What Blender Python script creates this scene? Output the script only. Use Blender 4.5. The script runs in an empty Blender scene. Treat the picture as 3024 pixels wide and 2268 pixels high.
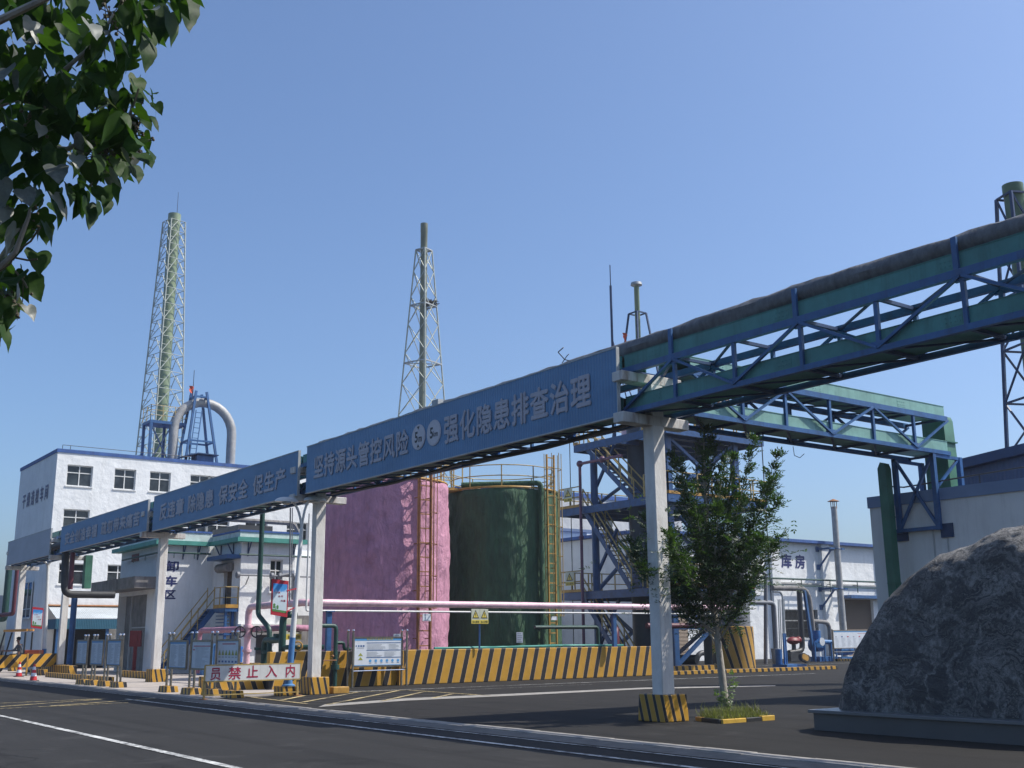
import bpy, bmesh, math, random
from mathutils import Vector, Matrix, noise
R = math.radians
sc = bpy.context.scene
col = sc.collection
# ---------------------------------------------------------------- camera
FPX, PITCH, ROLL, YAW = 3240.13, R(13.078), R(-.4954), R(53.730)
CAM = Vector((0, 0, 1.6))
_rt = Vector((1, 0, 0)); _up = Vector((0, -math.sin(PITCH), math.cos(PITCH))); _fw = Vector((0, math.cos(PITCH), math.sin(PITCH)))
_rt, _up = _rt*math.cos(ROLL) + _up*math.sin(ROLL), _up*math.cos(ROLL) - _rt*math.sin(ROLL)
_Z = Matrix.Rotation(YAW, 3, 'Z')
_rt, _up, _fw = _Z @ _rt, _Z @ _up, _Z @ _fw
cd = bpy.data.cameras.new('camera'); cam = bpy.data.objects.new('camera', cd); col.objects.link(cam)
m3 = Matrix((_rt, _up, -_fw)).transposed()
cam.matrix_world = Matrix.Translation(CAM) @ m3.to_4x4()
cd.sensor_width = 36; cd.lens = 36*FPX/3024; cd.clip_start = .05; cd.clip_end = 3000
sc.camera = cam
# a pixel of the 3024x2268 photograph -> point on a world plane (survey helper)
def ray(x, y): return _rt*((x-1512)/FPX) - _up*((y-1134)/FPX) + _fw
def on(x, y, ax, v):
    d = ray(x, y); t = (v-CAM[ax])/d[ax]; return CAM + d*t
def PX(x, y, v): return on(x, y, 0, v)
def PY(x, y, v): return on(x, y, 1, v)
def G(x, y, z=0): return on(x, y, 2, z)
# ---------------------------------------------------------------- light
SUN = Vector((.42, .66, 1)).normalized()
elev = math.asin(SUN.z); azim = math.atan2(SUN.x, SUN.y)
w = bpy.data.worlds.new('World'); sc.world = w; w.use_nodes = True
nt = w.node_tree; bg = nt.nodes['Background']
sky = nt.nodes.new('ShaderNodeTexSky'); sky.sky_type = 'NISHITA'; sky.sun_disc = False
sky.sun_elevation = elev; sky.sun_rotation = azim
sky.air_density = 1.0; sky.dust_density = 2.4; sky.ozone_density = 8.0; sky.altitude = 0
nt.links.new(sky.outputs[0], bg.inputs[0]); bg.inputs[1].default_value = .147
sd = bpy.data.lights.new('sun', 'SUN'); so = bpy.data.objects.new('sun', sd); col.objects.link(so)
sd.energy = 4.6; sd.angle = R(.5); sd.color = (1, .95, .87)
so.rotation_euler = (-SUN).to_track_quat('-Z', 'Y').to_euler()
vs = sc.view_settings; vs.view_transform = 'Standard'; vs.look = 'None'; vs.exposure = .25; vs.gamma = 1; vs.use_curve_mapping = False
sc.render.engine = 'CYCLES'; sc.cycles.max_bounces = 6; sc.cycles.transparent_max_bounces = 8
# ---------------------------------------------------------------- materials
MATS = {}
def nd(t, typ, **kw):
    n = t.nodes.new(typ)
    for k, v in kw.items(): setattr(n, k, v)
    return n
def base_mat(name, rough=.6, metal=0):
    m = bpy.data.materials.new(name); m.use_nodes = True
    t = m.node_tree; b = t.nodes['Principled BSDF']
    b.inputs['Roughness'].default_value = rough; b.inputs['Metallic'].default_value = metal
    MATS[name] = m; return m, t, b
def coords(t, scale=(1, 1, 1), world=False):
    g = nd(t, 'ShaderNodeNewGeometry') if world else nd(t, 'ShaderNodeTexCoord')
    mp = nd(t, 'ShaderNodeMapping'); mp.inputs['Scale'].default_value = scale
    t.links.new(g.outputs['Position' if world else 'Object'], mp.inputs['Vector']); return mp.outputs[0]
def noise_tex(t, vec, scale, detail=5, rough=.6, dist=0):
    n = nd(t, 'ShaderNodeTexNoise'); n.inputs['Scale'].default_value = scale; n.inputs['Detail'].default_value = detail
    n.inputs['Roughness'].default_value = rough; n.inputs['Distortion'].default_value = dist
    t.links.new(vec, n.inputs['Vector']); return n.outputs['Fac']
def ramp(t, fac, stops):
    r = nd(t, 'ShaderNodeValToRGB'); e = r.color_ramp.elements
    while len(e) < len(stops): e.new(.5)
    for i, (p, c) in enumerate(stops):
        e[i].position = p; e[i].color = (*c, 1) if len(c) == 3 else c
    t.links.new(fac, r.inputs[0]); return r.outputs[0]
def mix(t, fac, a, b, mode='MIX'):
    n = nd(t, 'ShaderNodeMix', data_type='RGBA', blend_type=mode)
    for s, v in ((n.inputs['Factor'], fac), (n.inputs['A'], a), (n.inputs['B'], b)):
        if hasattr(v, 'links') or hasattr(v, 'is_linked'): t.links.new(v, s)
        elif isinstance(v, (int, float)): s.default_value = v
        else: s.default_value = (*v, 1)
    return n.outputs['Result']
def math_n(t, op, a, b=None):
    n = nd(t, 'ShaderNodeMath', operation=op)
    for i, v in enumerate((a, b)):
        if v is None: continue
        if isinstance(v, (int, float)): n.inputs[i].default_value = v
        else: t.links.new(v, n.inputs[i])
    return n.outputs[0]
def bump(t, b, h, strength, dist=.02):
    n = nd(t, 'ShaderNodeBump'); n.inputs['Strength'].default_value = strength; n.inputs['Distance'].default_value = dist
    t.links.new(h, n.inputs['Height']); t.links.new(n.outputs[0], b.inputs['Normal'])
def sc_col(c, k): return tuple(min(1, x*k) for x in c)
def paint(name, c, rough=.45, metal=0, var=.25, scale=3, bmp=0, bscale=30, stretch=(1, 1, 1), dirt=None, dirt_amt=.35, bdist=.02):
    """painted or plain surface: colour with uneven wear, optional dirt streaks and relief"""
    if name in MATS: return MATS[name]
    m, t, b = base_mat(name, rough, metal)
    v = coords(t, stretch, True)
    f = noise_tex(t, v, scale, 6, .65)
    cc = ramp(t, f, [(.3, sc_col(c, 1-var)), (.7, sc_col(c, 1+var*.6))])
    if dirt:
        v2 = coords(t, (3, 3, .35), True)
        f2 = noise_tex(t, v2, 1.6, 6, .7)
        f3 = ramp(t, f2, [(.5, (0, 0, 0)), (.72, (dirt_amt,)*3)])
        cc = mix(t, f3, cc, dirt)
    t.links.new(cc, b.inputs['Base Color'])
    if bmp:
        vb = coords(t, stretch, True)
        bump(t, b, noise_tex(t, vb, bscale, 6, .62, 1.2 if bdist > .03 else 0), bmp, bdist)
    return m
def flat(name, c, rough=.6, metal=0): return paint(name, c, rough, metal, .1, 8)
def stripes(name, d, period, duty=.3, yel=(.47, .25, .022), blk=(.012, .012, .014), edge=.03, wear=.4):
    """hazard stripes: black where fract(dot(P,d)/period) < duty, with worn paint"""
    m, t, b = base_mat(name, .55)
    g = nd(t, 'ShaderNodeNewGeometry')
    dt = nd(t, 'ShaderNodeVectorMath', operation='DOT_PRODUCT'); dt.inputs[1].default_value = d
    t.links.new(g.outputs['Position'], dt.inputs[0])
    wv = noise_tex(t, coords(t, (1, 1, 1), True), 9, 2)
    u = math_n(t, 'ADD', math_n(t, 'DIVIDE', dt.outputs['Value'], period), math_n(t, 'MULTIPLY', wv, .04))
    fr = math_n(t, 'FRACT', u)
    n1 = noise_tex(t, coords(t, (1, 1, 1), True), 2.2, 7, .7)
    y = ramp(t, n1, [(.25, sc_col(yel, 1-wear*.6)), (.55, yel), (.8, sc_col(yel, 1.2))])
    n2 = noise_tex(t, coords(t, (1, 1, .5), True), 14, 6, .75)
    chips = ramp(t, n2, [(.66, (0, 0, 0)), (.72, (wear,)*3)])
    y = mix(t, chips, y, (.16, .13, .10))
    k = ramp(t, fr, [(0, (1, 1, 1)), (duty, (0, 0, 0))]); t.nodes[-1]
    for n in t.nodes:
        if n.type == 'VALTORGB' and n.outputs[0] == k: n.color_ramp.interpolation = 'CONSTANT'
    cc = mix(t, k, y, mix(t, chips, blk, (.06, .055, .05)))
    if edge:
        e2 = ramp(t, fr, [(0, (0, 0, 0)), (duty, (.35,)*3), (duty+edge, (0, 0, 0)), (1-edge, (.35,)*3)])
        for n in t.nodes:
            if n.type == 'VALTORGB' and n.outputs[0] == e2: n.color_ramp.interpolation = 'CONSTANT'
        cc = mix(t, e2, cc, (.55, .5, .42))
    t.links.new(cc, b.inputs['Base Color'])
    bump(t, b, n2, .25, .006)
    return m
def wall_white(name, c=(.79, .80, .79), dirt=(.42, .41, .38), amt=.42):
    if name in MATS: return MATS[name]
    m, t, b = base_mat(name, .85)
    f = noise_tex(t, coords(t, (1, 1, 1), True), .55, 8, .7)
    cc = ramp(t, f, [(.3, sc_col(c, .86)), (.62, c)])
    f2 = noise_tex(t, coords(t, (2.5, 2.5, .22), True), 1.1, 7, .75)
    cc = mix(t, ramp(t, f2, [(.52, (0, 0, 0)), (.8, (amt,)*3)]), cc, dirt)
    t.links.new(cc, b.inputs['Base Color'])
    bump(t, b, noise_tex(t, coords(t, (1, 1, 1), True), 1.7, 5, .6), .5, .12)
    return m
def asphalt(name, c, patch=.25):
    m, t, b = base_mat(name, .82)
    v = coords(t, (1, 1, 1), True)
    big = noise_tex(t, v, .16, 6, .6); med = noise_tex(t, coords(t, (.35, 1.6, 1), True), .9, 7, .7); fine = noise_tex(t, v, 60, 3, .7)
    cc = ramp(t, big, [(.3, sc_col(c, 1-patch)), (.7, sc_col(c, 1+patch))])
    cc = mix(t, .55, cc, ramp(t, med, [(.3, sc_col(c, .68)), (.72, sc_col(c, 1.4))]))
    cc = mix(t, .5, cc, ramp(t, fine, [(.3, sc_col(c, .55)), (.75, sc_col(c, 1.6))]))
    vo = nd(t, 'ShaderNodeTexVoronoi', feature='DISTANCE_TO_EDGE'); vo.inputs['Scale'].default_value = .22
    wn = nd(t, 'ShaderNodeTexNoise'); wn.inputs['Scale'].default_value = .9; wn.inputs['Detail'].default_value = 6; t.links.new(v, wn.inputs['Vector'])
    wo = nd(t, 'ShaderNodeVectorMath', operation='MULTIPLY_ADD'); t.links.new(wn.outputs['Color'], wo.inputs[0]); wo.inputs[1].default_value = (1.6, 1.6, 0); t.links.new(v, wo.inputs[2]); t.links.new(wo.outputs[0], vo.inputs['Vector'])
    crk = math_n(t, 'MULTIPLY', ramp(t, vo.outputs['Distance'], [(0, (1, 1, 1)), (.010, (0, 0, 0))]), ramp(t, noise_tex(t, v, .12, 3), [(.48, (0, 0, 0)), (.6, (.75,)*3)]))
    cc = mix(t, crk, cc, sc_col(c, .35))
    tr_ = ramp(t, noise_tex(t, coords(t, (.03, 1.1, 1), True), 1.6, 4, .6), [(.52, (0, 0, 0)), (.7, (.5,)*3)])
    cc = mix(t, tr_, cc, sc_col(c, .5))
    oil = ramp(t, noise_tex(t, coords(t, (.8, .8, 1), True), .75, 3, .5), [(.64, (0, 0, 0)), (.74, (.6,)*3)]); cc = mix(t, oil, cc, sc_col(c, .5))
    st = noise_tex(t, coords(t, (.6, .6, 1), True), 1.3, 8, .75, .8)
    cc = mix(t, ramp(t, st, [(.55, (0, 0, 0)), (.74, (.6,)*3)]), cc, sc_col(c, 2.3))
    t.links.new(cc, b.inputs['Base Color'])
    b.inputs['Specular IOR Level'].default_value = .12
    bump(t, b, fine, .35, .008); return m
M = {}
M['asphalt'] = asphalt('asphalt', (.026, .025, .0235), .35)
M['road'] = asphalt('road_asphalt', (.031, .0305, .0295), .25)
M['yard'] = paint('yard_concrete', (.40, .355, .315), .85, 0, .22, 1.2, .3, 40, dirt=(.16, .14, .12), dirt_amt=.5)
M['kerb'] = paint('kerb_concrete', (.30, .28, .25), .85, 0, .3, 4, .3, 30, dirt=(.12, .11, .1), dirt_amt=.6)
def worn(name, c):
    m, t, b = base_mat(name, .7)
    f = noise_tex(t, coords(t, (1, 1, 1), True), 7, 8, .8)
    g = noise_tex(t, coords(t, (1, 1, 1), True), .8, 4, .6)
    k = math_n(t, 'ADD', f, math_n(t, 'MULTIPLY', g, .5))
    t.links.new(ramp(t, k, [(.64, (.035, .034, .033)), (.84, c)]), b.inputs['Base Color']); return m
M['line_white'] = worn('road_paint_white', (.60, .60, .57)); M['line_yellow'] = worn('road_paint_yellow', (.55, .43, .20))
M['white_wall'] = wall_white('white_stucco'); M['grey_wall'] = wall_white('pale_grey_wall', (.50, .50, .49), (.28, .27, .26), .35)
M['mint'] = paint('mint_fascia', (.52, .60, .57), .7); M['mint_trim'] = paint('teal_trim', (.06, .27, .22), .6)
M['concrete'] = paint('pillar_concrete', (.68, .66, .62), .85, 0, .18, 2.5, .6, 18, (1, 1, .5), (.25, .13, .07), .32)
M['stained'] = paint('rust_stained_concrete', (.58, .56, .52), .85, 0, .2, 2.5, .5, 18, (1, 1, .5), (.16, .075, .035), .85)
M['dark_concrete'] = paint('dark_concrete', (.22, .21, .2), .85, 0, .35, 2, .4, 20, dirt=(.05, .05, .05), dirt_amt=.7)
M['blue'] = paint('blue_steel', (.030, .108, .265), .45, 0, .3, 3, .1, 30, dirt=(.02, .03, .06), dirt_amt=.5)
M['blue_dark'] = paint('dark_blue_steel', (.012, .042, .115), .5, 0, .3, 3)
M['blue_band'] = paint('blue_band_paint', (.035, .10, .30), .7, 0, .25, 1.5, .2, 20, dirt=(.02, .03, .08), dirt_amt=.5)
M['blue_grey'] = paint('grey_blue_band', (.12, .17, .27), .75, 0, .2, 1)
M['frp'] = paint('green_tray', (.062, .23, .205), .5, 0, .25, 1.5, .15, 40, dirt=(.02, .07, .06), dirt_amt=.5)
M['frp_sunlit'] = paint('sunlit_green_tray', (.20, .38, .32), .5, 0, .25, 2, .1, 30, dirt=(.07, .16, .12), dirt_amt=.5)  # tray green lightened in colour to look sunlit, for the branch
M['duct'] = paint('green_duct', (.04, .15, .095), .5, 0, .3, 2, .1, 20, dirt=(.012, .05, .035), dirt_amt=.5)
M['green_pipe'] = paint('green_pipe', (.014, .06, .048), .5, 0, .3, 4, .4, 14)
M['insul'] = paint('grey_insulation', (.12, .122, .125), .6, 0, .45, 3, 1.0, 7, (2.6, 1, 1))
M['lag'] = paint('silver_lagging', (.36, .36, .35), .6, .2, .25, 2, .5, 9)
M['pink'] = paint('pink_foam', (.52, .25, .345), .7, 0, .22, 3.2, 1.0, 3.4, (1, 1, .6), (.20, .09, .16), .5, .10)
M['pinkpipe'] = paint('pink_pipe_foam', (.70, .46, .52), .35, 0, .25, 3, .6, 12); M['mauve'] = paint('mauve_pipe_foam', (.38, .18, .25), .6, 0, .3, 4, .7, 10, dirt=(.14, .07, .1), dirt_amt=.6)
M['maroon'] = paint('maroon_pipe', (.10, .022, .035), .5); M['black_lag'] = paint('black_lagging', (.03, .031, .033), .6, 0, .4, 4, .5, 10)
M['greentank'] = paint('dark_green_foam', (.040, .100, .046), .75, 0, .4, 3.0, 1.0, 3.4, (1.4, 1.4, .35), (.045, .095, .05), .6, .10)
M['yellow_steel'] = paint('yellow_steel', (.45, .25, .05), .5, 0, .3, 4, dirt=(.14, .07, .03), dirt_amt=.6)
M['rail'] = paint('dull_yellow_rail', (.42, .30, .10), .5, 0, .3, 4, dirt=(.12, .08, .04), dirt_amt=.5)
M['rust'] = paint('rusty_yellow_steel', (.30, .135, .05), .7, 0, .35, 5)
M['tower_blue'] = paint('tower_blue', (.020, .078, .21), .45, 0, .3, 3, .1, 30, dirt=(.02, .03, .06), dirt_amt=.5)
M['mast'] = paint('mast_grey_green', (.44, .47, .41), .55, .2, .25, 4)
M['galv'] = paint('galvanised_steel', (.40, .42, .42), .55, .3, .25, 4)
M['dark_metal'] = flat('dark_metal', (.03, .032, .035), .5)
M['steel_post'] = paint('tarnished_steel', (.30, .27, .22), .35, .8, .3, 5)
M['ball'] = flat('polished_ball', (.7, .7, .7), .2, .9)
M['grey_silo'] = paint('grey_silo_paint', (.17, .18, .20), .55, 0, .15, 1, .1, 15, dirt=(.10, .10, .11), dirt_amt=.4)
M['vessel'] = paint('dark_vessel', (.055, .065, .08), .5, 0, .2, 2)
M['frp_stack'] = paint('olive_frp', (.23, .29, .17), .35, 0, .25, 1.2, .1, 20, dirt=(.28, .29, .2), dirt_amt=.35)
M['glass'] = None
m, t, b = base_mat('dark_window_glass', .06); b.inputs['Base Color'].default_value = (.02, .025, .03, 1); M['glass'] = m
f = noise_tex(t, coords(t, (1, 1, 1), True), 1.3, 3); t.links.new(ramp(t, f, [(.35, (.012, .015, .018)), (.7, (.05, .06, .065))]), b.inputs['Base Color'])
M['frame'] = flat('white_window_frame', (.68, .68, .66), .5)
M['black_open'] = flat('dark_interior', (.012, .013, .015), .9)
M['shutter'] = None
m, t, b = base_mat('brown_roller_shutter', .55, .2); M['shutter'] = m
wv = nd(t, 'ShaderNodeTexWave', wave_type='BANDS', bands_direction='Z'); wv.inputs['Scale'].default_value = 4.2; wv.inputs['Distortion'].default_value = 0
t.links.new(coords(t, (1, 1, 1), True), wv.inputs['Vector'])
t.links.new(ramp(t, wv.outputs['Fac'], [(.2, (.07, .05, .038)), (.8, (.19, .14, .10))]), b.inputs['Base Color']); bump(t, b, wv.outputs['Fac'], .8, .03)
def corrug(name, c, direction, scale, rough=.5, var=.25):
    m, t, b = base_mat(name, rough)
    wv = nd(t, 'ShaderNodeTexWave', wave_type='BANDS', bands_direction=direction); wv.inputs['Scale'].default_value = scale
    t.links.new(coords(t, (1, 1, 1), True), wv.inputs['Vector'])
    f = noise_tex(t, coords(t, (.4, .4, 1), True), 1.2, 6, .65)
    cc = ramp(t, f, [(.3, sc_col(c, 1-var)), (.7, sc_col(c, 1+var*.5))])
    cc = mix(t, math_n(t, 'MULTIPLY', wv.outputs['Fac'], .18), cc, sc_col(c, .5))
    t.links.new(cc, b.inputs['Base Color']); bump(t, b, wv.outputs['Fac'], .5, .02); return m
M['signblue'] = corrug('blue_sign_sheet', (.115, .25, .43), 'X', 3.4, .55, .2)
M['signwhite'] = corrug('faded_sign_sheet', (.40, .43, .48), 'X', 3.4, .6, .12)
M['letter'] = flat('grey_letter', (.40, .385, .43), .5); M['letter_edge'] = flat('pale_letter_edge', (.50, .47, .50), .5)
M['navy'] = flat('navy_letter', (.015, .022, .12), .5); M['red_letter'] = flat('crimson_letter', (.33, .012, .05), .55)
M['ink'] = flat('black_ink', (.015, .015, .017), .5)
M['shedblue'] = corrug('blue_corrugated_sheet', (.05, .19, .55), 'Y', 2.2)
M['roofsheet'] = corrug('pale_roof_sheet', (.46, .50, .52), 'Y', 2.6)
M['tealsheet'] = corrug('teal_fascia_sheet', (.02, .10, .16), 'Y', 3.0)
M['navysheet'] = corrug('navy_sheet', (.05, .085, .17), 'X', 2.5)
M['board'] = paint('board_white', (.62, .66, .70), .4, 0, .1, 4); M['board_blue'] = flat('board_blue', (.10, .32, .60), .4)
M['board_grey'] = flat('board_print_grey', (.36, .39, .42), .5); M['board_navy'] = flat('board_navy', (.05, .12, .28), .5)
M['warn_yellow'] = flat('warning_yellow', (.62, .50, .08), .5); M['warn_green'] = flat('warning_olive', (.30, .32, .06), .5)
M['red'] = flat('red_fabric', (.42, .015, .03), .6); M['red_cab'] = flat('dark_red_cabinet', (.17, .014, .018), .5)
M['stripe_wall'] = stripes('striped_wall', (0, 1, -.26), .565, .37, yel=(.46, .245, .022))
M['stripe_base'] = stripes('striped_block', (1, 1, .26), .225, .35)
M['stripe_kerb'] = stripes('striped_kerb', (1, 1, .35), .30, .42)
M['stripe_kerb2'] = stripes('striped_long_kerb', (0, 1, .2), .42, .42)
M['stripe_low'] = stripes('striped_low_wall', (1, 1, .4), .42, .40)
M['stripe_bar'] = stripes('striped_barrier', (0, 1, -.9), .62, .40)
M['bark'] = paint('grey_bark', (.36, .33, .28), .9, 0, .4, 6, .8, 30, (1, 1, .3))
M['lamp_white'] = paint('lamp_white', (.66, .66, .64), .4, 0, .1, 4); M['lamp_blue'] = paint('lamp_blue', (.07, .20, .42), .5)
M['cyanpaint'] = paint('pump_blue', (.03, .13, .34), .4, 0, .25, 5)
# ---------------------------------------------------------------- mesh builder
class MB:
    def __init__(s): s.v = []; s.f = []; s.mi = []; s.cur = 0; s.st = []
    def add(s, vs, fs):
        s.st.append((len(s.v), len(s.f))); o = len(s.v); s.v += [Vector(v) for v in vs]; s.f += [tuple(i+o for i in f) for f in fs]; s.mi += [s.cur]*len(fs); return s
    def box(s, a, b):
        x0, x1 = sorted((a[0], b[0])); y0, y1 = sorted((a[1], b[1])); z0, z1 = sorted((a[2], b[2]))
        return s.add([(x0, y0, z0), (x1, y0, z0), (x1, y1, z0), (x0, y1, z0), (x0, y0, z1), (x1, y0, z1), (x1, y1, z1), (x0, y1, z1)],
                     [(3, 2, 1, 0), (4, 5, 6, 7), (0, 1, 5, 4), (1, 2, 6, 5), (2, 3, 7, 6), (3, 0, 4, 7)])
    def frustum(s, a, b, inset):     # box whose top is inset
        x0, y0, z0 = a; x1, y1, z1 = b; i = inset
        return s.add([(x0, y0, z0), (x1, y0, z0), (x1, y1, z0), (x0, y1, z0), (x0+i, y0+i, z1), (x1-i, y0+i, z1), (x1-i, y1-i, z1), (x0+i, y1-i, z1)],
                     [(3, 2, 1, 0), (4, 5, 6, 7), (0, 1, 5, 4), (1, 2, 6, 5), (2, 3, 7, 6), (3, 0, 4, 7)])
    def bar(s, p, q, w, h=None, up=(0, 0, 1)):
        p, q = Vector(p), Vector(q); h = h or w; d = (q-p).normalized(); up = Vector(up)
        if abs(d.dot(up)) > .98: up = Vector((0, 1, 0))
        u = d.cross(up).normalized()*(w/2); v = u.cross(d).normalized()*(h/2)
        return s.add([p-u-v, p+u-v, p+u+v, p-u+v, q-u-v, q+u-v, q+u+v, q-u+v],
                     [(3, 2, 1, 0), (4, 5, 6, 7), (0, 1, 5, 4), (1, 2, 6, 5), (2, 3, 7, 6), (3, 0, 4, 7)])
    def tube(s, pts, r, n=10, caps=True, wob=0):
        pts = [Vector(p) for p in pts]; o = len(s.v); k = len(pts); s.st.append((len(s.v), len(s.f)))
        rs = r if isinstance(r, (list, tuple)) else [r]*k
        u = None
        for i, p in enumerate(pts):
            d = (pts[min(i+1, k-1)]-pts[max(i-1, 0)]).normalized()
            if u is None:
                u = d.orthogonal().normalized() if abs(d.z) < .99 else Vector((1, 0, 0))
            u = (u - d*u.dot(d)).normalized(); v = d.cross(u)
            for j in range(n):
                a = 2*math.pi*j/n; rr = rs[i]*(1+(random.uniform(-wob, wob) if wob else 0))
                s.v.append(p + (u*math.cos(a)+v*math.sin(a))*rr)
        for i in range(k-1):
            for j in range(n):
                a, b = o+i*n+j, o+i*n+(j+1) % n
                s.f.append((a, b, b+n, a+n)); s.mi.append(s.cur)
        if caps:
            s.f.append(tuple(o+j for j in range(n))[::-1]); s.f.append(tuple(o+(k-1)*n+j for j in range(n))); s.mi += [s.cur]*2
        return s
    def pipe(s, pts, r, n=10, bend=None, wob=0):   # polyline with rounded elbows
        pts = [Vector(p) for p in pts]; bend = bend or r*1.8; out = [pts[0]]
        for i in range(1, len(pts)-1):
            a, b, c = pts[i-1], pts[i], pts[i+1]
            d1 = (a-b); d2 = (c-b); t = min(bend, d1.length*.49, d2.length*.49)
            p1 = b+d1.normalized()*t; p2 = b+d2.normalized()*t
            for k in range(5):
                x = k/4; out.append(p1*(1-x)**2 + b*2*x*(1-x) + p2*x*x)
        out.append(pts[-1])
        if wob:
            fine = []
            for a, b in zip(out, out[1:]):
                m_ = max(1, int((b-a).length/.35))
                fine += [a.lerp(b, i/m_) for i in range(m_)]
            out = fine+[out[-1]]
        return s.tube(out, r, n, True, wob)
    def cyl(s, c, r, z0, z1, n=24, r2=None):
        return s.tube([(c[0], c[1], z0), (c[0], c[1], z1)], [r, r if r2 is None else r2], n)
    def lathe(s, c, prof, n=24):
        return s.tube([(c[0], c[1], z) for z, r in prof], [max(r, .001) for z, r in prof], n)
    def poly(s, pts): return s.add(pts, [tuple(range(len(pts)))])
    def prism(s, pts, d):     # planar polygon extruded by d
        n = len(pts); d = Vector(d); a = [Vector(p) for p in pts]
        return s.add(a+[p+d for p in a], [tuple(range(n))[::-1], tuple(range(n, 2*n))] + [(i, (i+1) % n, (i+1) % n+n, i+n) for i in range(n)])
    def sphere(s, c, r, n=10, sq=(1, 1, 1)):
        c = Vector(c); k = n//2; o = len(s.v)
        vs = [c+Vector((0, 0, -r*sq[2]))]
        for i in range(1, k):
            a = math.pi*i/k
            for j in range(n):
                b_ = 2*math.pi*j/n; vs.append(c+Vector((math.sin(a)*math.cos(b_)*r*sq[0], math.sin(a)*math.sin(b_)*r*sq[1], -math.cos(a)*r*sq[2])))
        vs.append(c+Vector((0, 0, r*sq[2]))); fs = []
        for j in range(n): fs.append((0, 1+(j+1) % n, 1+j))
        for i in range(k-2):
            for j in range(n):
                a, b_ = 1+i*n+j, 1+i*n+(j+1) % n; fs.append((a, b_, b_+n, a+n))
        e = len(vs)-1
        for j in range(n): fs.append((e, e-n+j, e-n+(j+1) % n))
        return s.add(vs, fs)
    def torus(s, c, r, w_, ax=(0, 0, 1), n=20, k=6):
        ax = Vector(ax).normalized(); u = ax.orthogonal().normalized(); v = ax.cross(u)
        pts = [Vector(c)+(u*math.cos(2*math.pi*i/n)+v*math.sin(2*math.pi*i/n))*r for i in range(n+1)]
        return s.tube(pts, w_, k, False)
    def each(s, name, mat, parent, **kw):      # one object per piece
        out = []
        for i, (v0, f0) in enumerate(s.st):
            v1, f1 = s.st[i+1] if i+1 < len(s.st) else (len(s.v), len(s.f))
            m_ = MB(); m_.v = s.v[v0:v1]; m_.f = [tuple(a-v0 for a in f) for f in s.f[f0:f1]]; m_.mi = [0]*len(m_.f)
            out.append(m_.build(name, mat, parent, **kw))
        return out
    def build(s, name, mat, parent=None, origin=None, smooth=True, ang=38, bevel=0):
        me = bpy.data.meshes.new(name)
        org = wl(parent) if parent else Vector(origin or (0, 0, 0))
        me.from_pydata([v-org for v in s.v], [], s.f)
        for m_ in (mat if isinstance(mat, (list, tuple)) else [mat]): me.materials.append(m_)
        if any(s.mi): me.polygons.foreach_set('material_index', s.mi)
        bm = bmesh.new(); bm.from_mesh(me); bmesh.ops.recalc_face_normals(bm, faces=bm.faces); bm.to_mesh(me); bm.free()
        if smooth:
            me.polygons.foreach_set('use_smooth', [True]*len(me.polygons)); me.set_sharp_from_angle(angle=R(ang))
        me.update()
        o = bpy.data.objects.new(name, me); col.objects.link(o)
        if parent: o.parent = parent
        else: o.location = org
        if bevel:
            md = o.modifiers.new('bevel', 'BEVEL'); md.width = bevel; md.segments = 2; md.limit_method = 'ANGLE'
        return o
def wl(o):
    v = Vector((0, 0, 0))
    while o: v += o.location; o = o.parent
    return v
def tag(o, label=None, cat=None, group=None, kind=None):
    if label: o['label'] = label
    if cat: o['category'] = cat
    if group: o['group'] = group
    if kind: o['kind'] = kind
    return o
def thing(name, label, cat, loc=(0, 0, 0), group=None):
    o = bpy.data.objects.new(name, None); col.objects.link(o); o.location = loc; o.empty_display_size = .3
    return tag(o, label, cat, group)
def struct(o): o['kind'] = 'structure'; return o
def children(o): return [c for c in o.children]
def dup(o, loc, label=None, group=None, parent=None, rot=None):
    c = o.copy(); col.objects.link(c); c.parent = parent
    if parent is None:
        c.location = loc
        if rot is not None: c.rotation_euler = (0, 0, rot)
        if label: c['label'] = label
        if group: c['group'] = group
    for ch in children(o): dup(ch, None, parent=c)
    return c
# glyphs: each character's outline fitted into its own cell, standing on a real sheet
_gl = {}
def glyph(ch, offset=.0):
    if (ch, offset) in _gl: return _gl[(ch, offset)]
    cu = bpy.data.curves.new('glyph', 'FONT'); cu.body = ch; cu.size = 1; cu.offset = offset; cu.resolution_u = 3; cu.fill_mode = 'FRONT'
    ob = bpy.data.objects.new('glyph', cu); col.objects.link(ob)
    dg = bpy.context.evaluated_depsgraph_get(); me = bpy.data.meshes.new_from_object(ob.evaluated_get(dg))
    vs = [v.co.copy() for v in me.vertices]; fs = [tuple(p.vertices) for p in me.polygons]
    bpy.data.objects.remove(ob); bpy.data.curves.remove(cu); bpy.data.meshes.remove(me)
    _gl[(ch, offset)] = (vs, fs); return vs, fs
def put_char(mb, ch, p, u, v, w, h, offset=.012, lift=0, nrm=None):
    if offset > .009 and ord(ch) > 255:      # heavy strokes: shifted copies, each a hair further out
        k = 0; d = offset*.75
        for a, b in ((0, 0), (d, 0), (-d, 0), (0, d), (0, -d)):
            _put(mb, ch, Vector(p)+Vector(u)*a*w+Vector(v)*b*h, u, v, w, h, 0, lift+.0007*k, nrm); k += 1
    else: _put(mb, ch, p, u, v, w, h, min(offset, .03) if ord(ch) < 256 else 0, lift, nrm)
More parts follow.
